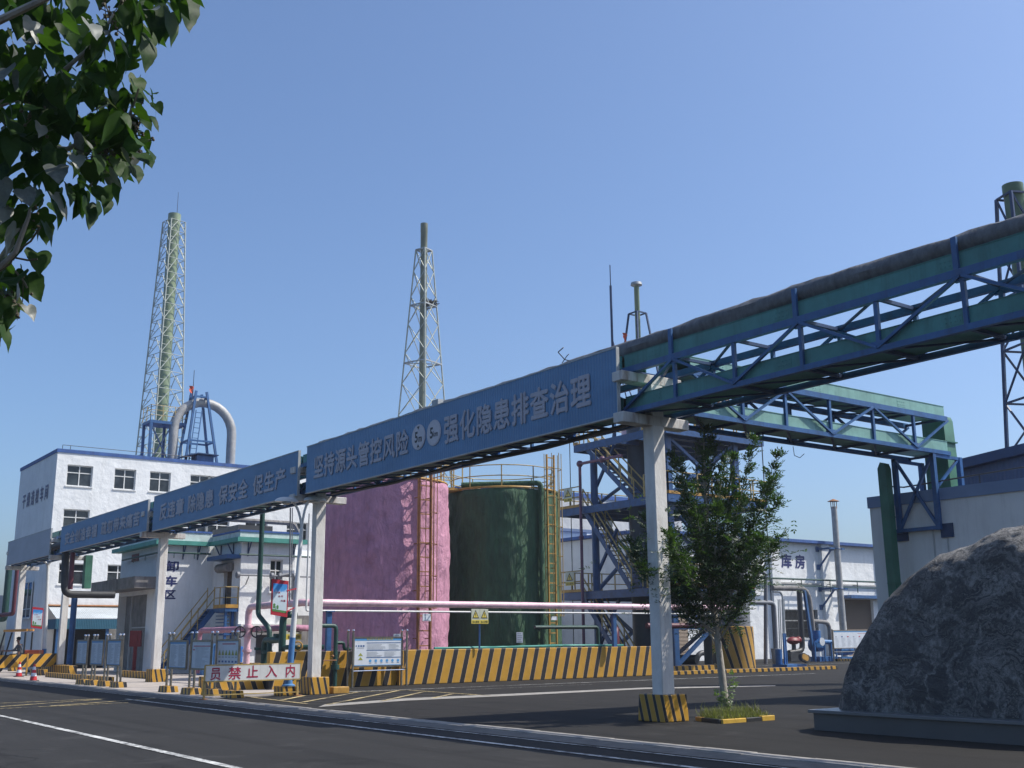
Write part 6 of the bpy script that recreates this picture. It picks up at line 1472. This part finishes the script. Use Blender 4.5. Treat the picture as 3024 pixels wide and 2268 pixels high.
# ================================================================ boulder on its plinth
t = thing('stone_plinth', 'dark polished stone plinth with a lipped edge under the boulder', 'plinth', (-9, 18, 0))
MB().box((-13.1, 16.12, 0), (-2.5, 19.6, .29)).build('body', paint('plinth_granite', (.085, .087, .09), .38, 0, .18, .8, .05, 60), t)
MB().box((-13.17, 16.05, .29), (-2.43, 19.67, .345)).build('lip', paint('plinth_top', (.15, .155, .16), .3, 0, .12, 2), t, bevel=.008)
m, tt, bb_ = base_mat('veined_rock', .72)
vv = coords(tt, (1, 1, 1), False)
nz = nd(tt, 'ShaderNodeTexNoise'); nz.inputs['Scale'].default_value = .75; nz.inputs['Detail'].default_value = 9; nz.inputs['Roughness'].default_value = .58; tt.links.new(vv, nz.inputs['Vector'])
def warped(amt, sc3):
    o = nd(tt, 'ShaderNodeVectorMath', operation='MULTIPLY_ADD'); tt.links.new(nz.outputs['Color'], o.inputs[0]); o.inputs[1].default_value = (amt,)*3; tt.links.new(vv, o.inputs[2])
    mp = nd(tt, 'ShaderNodeMapping'); mp.inputs['Scale'].default_value = sc3; mp.inputs['Rotation'].default_value = (.2, R(24), 0); tt.links.new(o.outputs[0], mp.inputs['Vector']); return mp.outputs[0]
# thin foliation: noise squeezed across the layers of a folded field, sharpened into streaks
n1 = noise_tex(tt, warped(2.3, (.9, .9, 20)), 1.0, 7, .66)
n2 = noise_tex(tt, warped(1.8, (1.2, 1.2, 32)), 1.0, 6, .64)
r1 = ramp(tt, n1, [(.50, (0, 0, 0)), (.55, (.8,)*3), (.585, (.08,)*3), (.63, (.75,)*3), (.67, (.1,)*3)])
r2 = ramp(tt, n2, [(.55, (0, 0, 0)), (.66, (.7,)*3)])
msk = ramp(tt, noise_tex(tt, vv, 1.25, 5, .62), [(.38, (.2,)*3), (.58, (1, 1, 1))])
fine = noise_tex(tt, vv, 30, 6, .8)
cc = ramp(tt, fine, [(.3, (.034, .035, .038)), (.7, (.11, .112, .115))])
cc = mix(tt, ramp(tt, noise_tex(tt, vv, .7, 4, .55), [(.42, (0, 0, 0)), (.66, (.55,)*3)]), cc, (.105, .100, .096))
n3 = noise_tex(tt, warped(1.2, (1.5, 1.5, 1.1)), 1.0, 9, .62)
r3 = math_n(tt, 'MULTIPLY', ramp(tt, n3, [(.455, (0, 0, 0)), (.5, (.85,)*3), (.545, (0, 0, 0))]), ramp(tt, noise_tex(tt, vv, 9, 6, .75), [(.42, (.1,)*3), (.62, (1, 1, 1))]))
cc = mix(tt, math_n(tt, 'MULTIPLY', math_n(tt, 'MAXIMUM', r1, r2), msk), cc, (.44, .42, .39))
cc = mix(tt, r3, cc, (.46, .44, .41))
tt.links.new(cc, bb_.inputs['Base Color'])
hh = math_n(tt, 'ADD', math_n(tt, 'ADD', math_n(tt, 'MULTIPLY', n1, .8), math_n(tt, 'MULTIPLY', n2, .5)), math_n(tt, 'MULTIPLY', fine, .25)); bump(tt, bb_, hh, 1.0, .09)
# outline measured on the plane through its middle, then given real depth
prof = [(-13.35, .34), (-13.22, .75), (-13.0, 1.15), (-12.68, 1.62), (-12.42, 2.05), (-12.2, 2.30), (-11.9, 2.52), (-11.5, 2.80), (-11.2, 2.98), (-10.9, 3.06), (-10.5, 3.17), (-10.2, 3.26), (-9.95, 3.33), (-9.6, 3.37), (-9.2, 3.34), (-8.6, 3.2), (-7.6, 2.9), (-6.4, 2.3), (-5.2, 1.5), (-4.2, .7), (-3.6, .34)]
def top(x):
    for (xa, za), (xb, zb) in zip(prof, prof[1:]):
        if xa <= x <= xb: return za+(zb-za)*(x-xa)/(xb-xa)
    return .34
nx, na = 130, 90; vs, fs = [], []
for i in range(nx+1):
    f = i/nx; x = -13.35+(13.35-3.6)*f; H = max(.004, top(x)-.34)
    D = 1.35*min(1, (H/1.3))**.55
    for j in range(na+1):
        a = math.pi*j/na; cy_, sz_ = math.cos(a), math.sin(a)
        yy_ = 17.75-D*math.copysign(abs(cy_)**.75, cy_)*(1-.18*sz_); zz_ = .34+H*sz_**.8
        p = Vector((x, yy_, zz_))
        k = min(1, H/.5)
        d = (noise.noise(p*.9)*.12+noise.noise(p*2.2+Vector((5, 0, 0)))*.05+noise.noise(p*6.5)*.03+noise.noise(Vector((p.x*3, p.y*3, p.z*14)))*.022)*k
        vs.append(p+Vector((d*.3, -d*(1 if cy_ > 0 else -1), d*.45*sz_)) if 0 < j < na else p+Vector((0, -d*(1 if cy_ > 0 else -1), 0)))
for i in range(nx):
    for j in range(na): a = i*(na+1)+j; fs.append((a, a+1, a+na+2, a+na+1))
MB().add(vs, fs).build('boulder', m, origin=(-8.5, 17.75, .34), ang=75); tag(bpy.data.objects['boulder'], 'huge dark grey boulder with wavy pale veins resting on a low stone plinth', 'boulder')
# ================================================================ small tree, planter, grass
tx, ty = -16.34, 17.42
M['leaf'] = None
def leaf_mat(name, c1, c2, trans, rough=.45, spec=.5, veins=False):
    m, tt, b = base_mat(name, rough)
    oi = nd(tt, 'ShaderNodeNewGeometry'); cc = ramp(tt, oi.outputs['Random Per Island'], [(0, c1), (.75, c2), (1, sc_col(c2, 1.5))])
    if veins:
        nn = noise_tex(tt, coords(tt, (1, 1, 1), True), 38, 4, .6); cc = mix(tt, ramp(tt, nn, [(.35, (0, 0, 0)), (.7, (.6,)*3)]), cc, sc_col(c2, 1.5)); bump(tt, b, nn, .35, .004)
    tt.links.new(cc, b.inputs['Base Color']); b.inputs['Specular IOR Level'].default_value = spec
    tr = nd(tt, 'ShaderNodeBsdfTranslucent'); tt.links.new(mix(tt, 1.0, cc, (1.3, 1.6, .45), 'MULTIPLY'), tr.inputs['Color'])
    mx = nd(tt, 'ShaderNodeMixShader'); mx.inputs[0].default_value = trans
    out = [n for n in tt.nodes if n.type == 'OUTPUT_MATERIAL'][0]
    tt.links.new(b.outputs[0], mx.inputs[1]); tt.links.new(tr.outputs[0], mx.inputs[2]); tt.links.new(mx.outputs[0], out.inputs[0]); return m
M['leaf'] = leaf_mat('ash_leaf', (.026, .054, .022), (.055, .092, .034), .36)
t = thing('young_tree', 'young leafy tree with a slim pale trunk beside the nearest pillar base', 'tree', (tx, ty, 0))
Tp = lambda px, py, y=ty: PY(px, py, y)
tk = [Vector((tx, ty, 0)), Tp(2140, 2060), Tp(2128, 1960), Tp(2112, 1830), Tp(2100, 1770), Tp(2092, 1690), Tp(2085, 1560), Tp(2080, 1400), Tp(2078, 1290)]
MB().tube(tk, [.094, .080, .072, .066, .060, .05, .038, .024, .008], 12, True, .04).build('trunk', M['bark'], t)
random.seed(21)
lim = [  # tip pixels, depth offset, start along the trunk
    (2078, 1268, 0, .8, 1), (2100, 1300, .25, .75, 1), (2170, 1360, -.3, .55, 1), (2225, 1300, .25, .50, 1), (2300, 1350, .5, .42, 1), (2295, 1480, -.3, .42, 1), (2305, 1590, .3, .36, 1), (2010, 1370, .35, .6, 1), (1985, 1345, -.35, .6, 0), (1930, 1490, .4, .5, 1),
    (1905, 1530, -.3, .42, 0), (1880, 1640, .3, .36, 1), (1868, 1600, -.5, .38, 0), (1900, 1680, -.45, .34, 1), (2240, 1690, .45, .33, 1), (2200, 1745, -.3, .31, 1), (2160, 1700, .7, .35, 1), (2020, 1720, -.7, .35, 1), (2030, 1745, .3, .30, 1), (2120, 1500, -.7, .5, 1), (2050, 1500, .75, .5, 1),
    (2200, 1480, .7, .45, 1), (1960, 1600, .8, .42, 1), (1975, 1580, -.75, .42, 1), (2240, 1600, -.7, .4, 1), (1945, 1705, .1, .33, 1), (2110, 1640, .9, .42, 1), (2080, 1640, -.9, .42, 1), (2140, 1350, .4, .65, 1), (2045, 1440, -.5, .6, 1), (2270, 1420, .1, .45, 1)]
def trunk_at(f):
    k = f*(len(tk)-1); i = min(int(k), len(tk)-2); return tk[i].lerp(tk[i+1], k-i)
lm = MB(); lf = MB()
def leaflet(p, d, n, l, w_):
    d = d.normalized(); s = d.cross(n); s = s.normalized() if s.length > 1e-4 else Vector((1, 0, 0)); n2 = s.cross(d)
    lf.add([p, p+d*l*.5+s*w_*.5-n2*l*.06, p+d*l, p+d*l*.5-s*w_*.5-n2*l*.06, p+d*l*.5+n2*l*.05], [(0, 1, 4), (1, 2, 4), (2, 3, 4), (3, 0, 4)])
def spray(p, d, L, n):       # a pinnate leaf
    d = d.normalized(); side = d.cross(Vector((random.uniform(-.4, .4), random.uniform(-.4, .4), 1))).normalized(); up = side.cross(d)
    for i in range(n):
        q = p+d*L*(i+.7)/n-Vector((0, 0, 1))*L*.25*((i+1)/n)**2
        for s in (-1, 1): leaflet(q, d*.55+side*s*.9+up*random.uniform(-.35, .35), up, random.uniform(.055, .10), random.uniform(.026, .042))
    leaflet(p+d*L-Vector((0, 0, L*.25)), d, up, .09, .04)
tips = []
for px, py, dy, st_, full in lim:
    if px < 2000 and full: dy -= 1.75
    a = trunk_at(st_); e = Tp(px, py, ty+dy); m_ = a.lerp(e, .5)+Vector((0, 0, -.10*(e-a).length)); L = (e-a).length
    pts = [a*(1-k)**2+m_*2*k*(1-k)+e*k*k for k in [i/10 for i in range(11)]]
    lm.tube(pts, [.024*(1-.85*i/10) for i in range(11)], 6)
    nb = int(L*44)+10
    for i in range(nb):
        f = .16+.84*random.random()**.8; k = min(9, int(f*10)); p = pts[k].lerp(pts[k+1], f*10-k)
        ax = (pts[k+1]-pts[k]).normalized(); d = (ax*random.uniform(.1, 1)+Vector((random.gauss(0, 1), random.gauss(0, 1), random.gauss(0, .7)))*.65).normalized()
        ext = random.uniform(.04, .30)*(1.15-f); q = p+d*ext
        if ext > .12: lm.tube([p, q], .006, 4)
        spray(q, d+ax*.4, random.uniform(.14, .26), random.randint(3, 5))
    for i in range(6): spray(e, ((e-pts[8]).normalized()+Vector((random.gauss(0, .5), random.gauss(0, .5), random.gauss(0, .4)))), .2, 4)
for i in range(620):     # inner twigs
    c = Tp(random.gauss(2080, 105), random.gauss(1625, 76), ty+random.gauss(0, .42)); spray(c, Vector((random.gauss(0, 1), random.gauss(0, 1), random.gauss(0, .6))), random.uniform(.15, .26), random.randint(3, 5))
for i in range(240):     # part of the crown that reaches in front of the pillar
    c = Tp(random.gauss(1965, 40), random.gauss(1655, 50), ty-random.uniform(.3, 2.2)); spray(c, Vector((random.gauss(0, 1), random.gauss(0, 1), random.gauss(0, .6))), random.uniform(.15, .26), random.randint(3, 5))
lm.build('limbs', M['bark'], t); lf.build('crown', M['leaf'], t, smooth=False)
# shoots at the trunk foot
lf2 = lf; lf = MB(); M['shoot'] = leaf_mat('shoot_leaf', (.09, .15, .05), (.16, .22, .08), .35)
for px, y0, y1 in ((2158, 2100, 1995), (2165, 2090, 2010), (2122, 2080, 2040), (2118, 2070, 2050)):
    a, b = Tp(2147, 2095, ty-.1), Tp(px, y1, ty-.15)
    for i in range(14): p = a.lerp(b, (i+1)/14); spray(p, Vector((random.gauss(0, 1), random.gauss(0, 1), .3)), .07, 2)
lf.build('shoots', M['shoot'], t, smooth=False)
t = thing('tree_planter', 'low black and yellow edging around the grass patch of the young tree', 'planter', (tx, ty, 0))
k0, k1, k2 = G(2060, 2128), G(2130, 2137), G(2283, 2126)
k3 = k2+(k0-k1)
mb = MB(); q = k0.lerp(k1, 1)
def kb(a, b, m_, z=.085): MB().bar(a+Vector((0, 0, z/2-.01)), b+Vector((0, 0, z/2-.01)), .10, z).build('edging', M[m_], t, bevel=.008)
kb(k0, k0.lerp(k1, .25), 'yellow_steel'); kb(k0.lerp(k1, .26), k1, 'dark_metal'); kb(k1, k1.lerp(k2, .44), 'yellow_bright') if 'yellow_bright' in M else None
M['yellow_bright'] = paint('kerb_yellow', (.58, .36, .05), .6, 0, .2, 6)
kb(k1, k1.lerp(k2, .44), 'yellow_bright'); kb(k1.lerp(k2, .45), k1.lerp(k2, .74), 'dark_metal'); kb(k1.lerp(k2, .75), k2, 'yellow_bright', .1)
kb(k2, k3, 'dark_metal', .05); kb(k3, k0, 'dark_metal', .05)
soil = MB(); soil.poly([p+Vector((0, 0, .016)) for p in (k0, k1, k2, k3)]); soil.build('soil', paint('planter_soil', (.09, .085, .05), .95), t)
mb = MB(); random.seed(2)
for i in range(2300):
    a, b = random.random(), random.random(); p = k1+(k2-k1)*a*.99+(k0-k1)*b; p.z = .016
    h = random.uniform(.08, .26)*(1.25 if b > .3 else .8)*(1.5 if random.random() < .04 else 1); d = Vector((random.gauss(0, .35), random.gauss(0, .35), 1)).normalized(); s = Vector((random.uniform(-1, 1), random.uniform(-1, 1), 0)).normalized()*.006
    m_ = p+d*h*.6; e = p+d*h+Vector((random.gauss(0, .3), random.gauss(0, .3), -.1))*h*.5
    mb.add([p-s, p+s, m_+s*.7, m_-s*.7, e], [(0, 1, 2, 3), (3, 2, 4)])
o = mb.build('grass', leaf_mat('grass_blade', (.10, .105, .035), (.19, .19, .075), .35), smooth=False); o['kind'] = 'stuff'
# ================================================================ foreground tree (big leaves, upper left)
random.seed(33)
M['bigleaf'] = leaf_mat('broad_leaf', (.013, .034, .010), (.030, .060, .014), .36, .5, .12, True)
M['bigleaf_pale'] = leaf_mat('broad_leaf_sheen', (.075, .085, .075), (.115, .125, .11), .20, .45, .5, True)  # grey sheen put into the colour of some whole leaves
fb = CAM+ray(-900, 1600)*6.3; fb.z = 0
t = thing('broadleaf_tree', 'big leaved tree hanging into the upper left corner close to the camera', 'tree', tuple(fb))
def F(px, py, d): return CAM+ray(px, py)*d
MB().tube([fb, fb+Vector((.05, .02, 1.4)), F(-850, 700, 6.4), F(-780, -300, 6.4), F(-700, -1200, 6.5)], [.16, .13, .11, .08, .03], 12, True, .05).build('trunk', M['bark'], t)
lm = MB()
br = [[F(-840, 650, 6.4), F(-400, 500, 6.3), F(-60, 330, 6.2), F(130, 260, 6.1), F(300, 110, 6.0), F(335, 40, 6.0)],
      [F(-830, 500, 6.4), F(-400, 420, 6.5), F(0, 430, 6.5), F(200, 440, 6.4), F(380, 350, 6.3), F(405, 260, 6.3)],
      [F(-850, 800, 6.4), F(-400, 860, 6.2), F(-40, 830, 6.0), F(45, 745, 5.9), F(85, 640, 5.9), F(90, 610, 5.9)],
      [F(-820, 300, 6.4), F(-400, 150, 6.0), F(0, 60, 5.8), F(250, -60, 5.6), F(420, -160, 5.5)],
      [F(-800, -100, 6.4), F(-300, -350, 6.2), F(200, -500, 6.0), F(450, -550, 6.0)]]
for b in br: lm.tube(b, [.05, .035, .022, .015, .010, .006][:len(b)], 7)
LV = [MB(), MB()]
def big_leaf(p, L, pale, yaw, droop, roll):
    """heart-shaped leaf hanging from p: blade with a fold along the midrib, wavy edge and drooping tip"""
    W_ = L*random.uniform(.62, .85)
    d = Vector((math.cos(yaw)*math.cos(droop), math.sin(yaw)*math.cos(droop), -math.sin(droop)))
    s = Vector((-math.sin(yaw), math.cos(yaw), 0)); s = (Matrix.Rotation(roll, 3, d) @ s); n = d.cross(s)
    ctl = [(-.02, .04), (-.11, .17), (-.13, .33), (-.03, .46), (.14, .51), (.34, .47), (.52, .38), (.68, .27), (.82, .15), (.93, .06)]
    out = []
    for i in range(len(ctl)-1):
        p0_, p1_, p2_, p3_ = ctl[max(0, i-1)], ctl[i], ctl[i+1], ctl[min(len(ctl)-1, i+2)]
        for k in (0, .5): out.append(tuple(.5*(2*p1_[c]+(p2_[c]-p0_[c])*k+(2*p0_[c]-5*p1_[c]+4*p2_[c]-p3_[c])*k*k+(3*p1_[c]-p0_[c]-3*p2_[c]+p3_[c])*k**3) for c in (0, 1)))
    out.append(ctl[-1]); N_ = len(out)
    mid = [(max(0, o_[0])*.97+.02*(i/N_), 0) for i, o_ in enumerate(out)]; mid = [(max(m_[0], .004*i), 0) for i, m_ in enumerate(mid)]
    fold = random.uniform(.02, .22); curl = random.uniform(.05, .6); wv_ = random.uniform(0, 6); lob = random.random() < .3
    def Pt(x, y):
        z = abs(y)*fold*1.0 - curl*max(0, x)**2*.45 + .02*math.sin(9*x+5*y+wv_)
        return p+d*(x*L)+s*(y*W_)+n*(z*L)
    mv = [Pt(*m_) for m_ in mid]; tip = Pt(1.03, 0); vs = list(mv)+[tip]; fs = []; ph_ = random.uniform(0, 6)
    for sg in (-1, 1):
        o = len(vs); pts = [(x, y*sg*(1.10 if lob and i in (6, 7) else 1)*(1+.035*math.sin(i*1.9+ph_))) for i, (x, y) in enumerate(out)]
        vs += [Pt(x, y) for x, y in pts]; hv = len(vs); vs += [Pt(x*.5+m_[0]*.5, y*.52) for (x, y), m_ in zip(pts, mid)]
        for i in range(N_-1):
            for q in ((o+i, o+i+1, hv+i+1, hv+i), (hv+i, hv+i+1, i+1, i)): fs.append(q if sg > 0 else q[::-1])
        for q in ((o+N_-1, N_, hv+N_-1), (hv+N_-1, N_, N_-1)): fs.append(q if sg > 0 else q[::-1])
    LV[pale].add(vs, fs)
poly = [(-40, -60), (575, -60), (572, 30), (545, 110), (515, 112), (478, 70), (440, 190), (400, 260), (455, 255), (462, 290), (465, 380), (455, 395), (420, 400), (462, 490), (440, 500), (410, 505), (425, 560), (385, 545), (345, 545), (325, 610), (300, 625), (270, 600), (262, 690), (235, 640), (215, 620), (185, 570), (170, 660), (130, 620), (162, 700), (150, 716), (118, 690), (60, 720), (165, 810), (150, 820), (110, 730), (40, 800), (140, 920), (130, 945), (90, 900), (50, 830), (50, 950), (30, 1030), (0, 1040), (-40, 1050)]
def inside(x, y):
    c = False
    for (xa, ya), (xb, yb) in zip(poly, poly[1:]+poly[:1]):
        if (ya > y) != (yb > y) and x < (xb-xa)*(y-ya)/(yb-ya)+xa: c = not c
    return c
def place(px, py, dpt, L, pale=None, droop=None, yaw=None):
    p = F(px, py, dpt)
    big_leaf(p, L, (random.random() < .08) if pale is None else pale, random.uniform(0, 6.28) if yaw is None else yaw, random.uniform(.35, 1.45) if droop is None else droop, random.uniform(-.7, .7))
n = 0
while n < 430:
    x, y = random.uniform(-40, 570), random.uniform(-60, 1000)
    if not inside(x, y): continue
    L = random.uniform(.09, .19)
    if not inside(x, y+L*.55*FPX/6.2): continue
    if math.hypot(x-300, (y-620)) < 60: continue
    place(x, y, random.uniform(5.7, 6.7), L); n += 1
for x, y, L, dr in ((540, -10, .24, 1.3), (500, 40, .2, 1.4), (455, 20, .22, 1.2), (425, 120, .2, 1.3), (450, 275, .07, .4), (460, 305, .09, .9), (440, 345, .11, .8), (425, 400, .13, 1.1), (430, 440, .12, .7), (395, 490, .13, 1.0), (365, 480, .12, 1.3), (335, 540, .14, 1.2), (262, 600, .17, 1.3), (288, 595, .1, 1.2), (315, 590, .1, 1.3), (165, 590, .17, 1.3), (130, 660, .14, 1.1), (110, 745, .17, .95), (75, 820, .2, .85), (60, 800, .15, 1.2), (20, 860, .16, 1.2), (30, 900, .14, 1.2), (5, 965, .15, 1.1), (0, 930, .15, 1.3), (10, 640, .16, 1.0), (330, 380, .14, 1.2), (230, 360, .15, 1.3), (280, 250, .18, 1.3)):
    place(x, y, random.uniform(5.8, 6.2), L, False, dr, random.uniform(-.9, .9)+R(36))
for x, y, L in ((165, 490, .15), (160, 575, .15), (15, 610, .15), (250, 415, .12), (225, 460, .12), (325, 510, .12), (360, 450, .12), (30, 110, .16), (20, 200, .16), (80, 905, .1), (265, 70, .14), (360, 130, .13), (120, 370, .12), (70, 560, .13)):
    place(x, y, 5.75, L, True, .9, random.uniform(-.9, .9)+R(20))
for i in range(430):   # crown outside the frame
    x, y = random.uniform(-1700, 300), random.uniform(-1500, 900)
    if -60 < x and y > -60: continue
    if math.hypot((x+700)/1000, (y+250)/1150) > 1: continue
    place(x, y, random.uniform(5.5, 7.6), random.uniform(.13, .22))
# fruit clusters and thin twigs
tw = MB()
for cx_, cy_, k in ((330, 55, 26), (400, 400, 30), (325, 430, 40), (110, 330, 22), (85, 640, 18), (50, 880, 18), (300, 470, 26)):
    for i in range(k):
        a = F(cx_+random.gauss(0, 12), cy_+random.gauss(0, 16), 6.05); b = a+Vector((random.gauss(0, .05), random.gauss(0, .05), random.gauss(.01, .05))); tw.tube([a, b], .003, 4); tw.sphere(b, random.uniform(.006, .013), 6)
for a, b in (((45, 745), (120, 668)), ((40, 760), (110, 765)), ((45, 800), (80, 850)), ((0, 800), (45, 745)), ((340, 420), (410, 262)), ((380, 350), (420, 300))): tw.tube([F(*a, 5.95), F((a[0]+b[0])/2+8, (a[1]+b[1])/2+6, 5.95), F(*b, 5.95)], .006, 5)
lm.build('limbs', M['bark'], t); tw.build('fruit_foliage', paint('brown_twig', (.10, .085, .05), .8), t)
LV[0].build('crown', M['bigleaf'], t, ang=50); LV[1].build('pale_leaves', M['bigleaf_pale'], t, ang=50)

# ================================================================ thin summer haze
m = bpy.data.materials.new('haze'); m.use_nodes = True; tt = m.node_tree
for n_ in list(tt.nodes): tt.nodes.remove(n_)
ou = nd(tt, 'ShaderNodeOutputMaterial'); pv = nd(tt, 'ShaderNodeVolumePrincipled'); pv.inputs['Density'].default_value = .00045; pv.inputs['Color'].default_value = (.86, .91, 1, 1); pv.inputs['Anisotropy'].default_value = .35
tt.links.new(pv.outputs[0], ou.inputs['Volume'])
hz = MB().box((-135, -40, -1), (25, 120, 46)).build('haze', m, smooth=False); hz['kind'] = 'stuff'
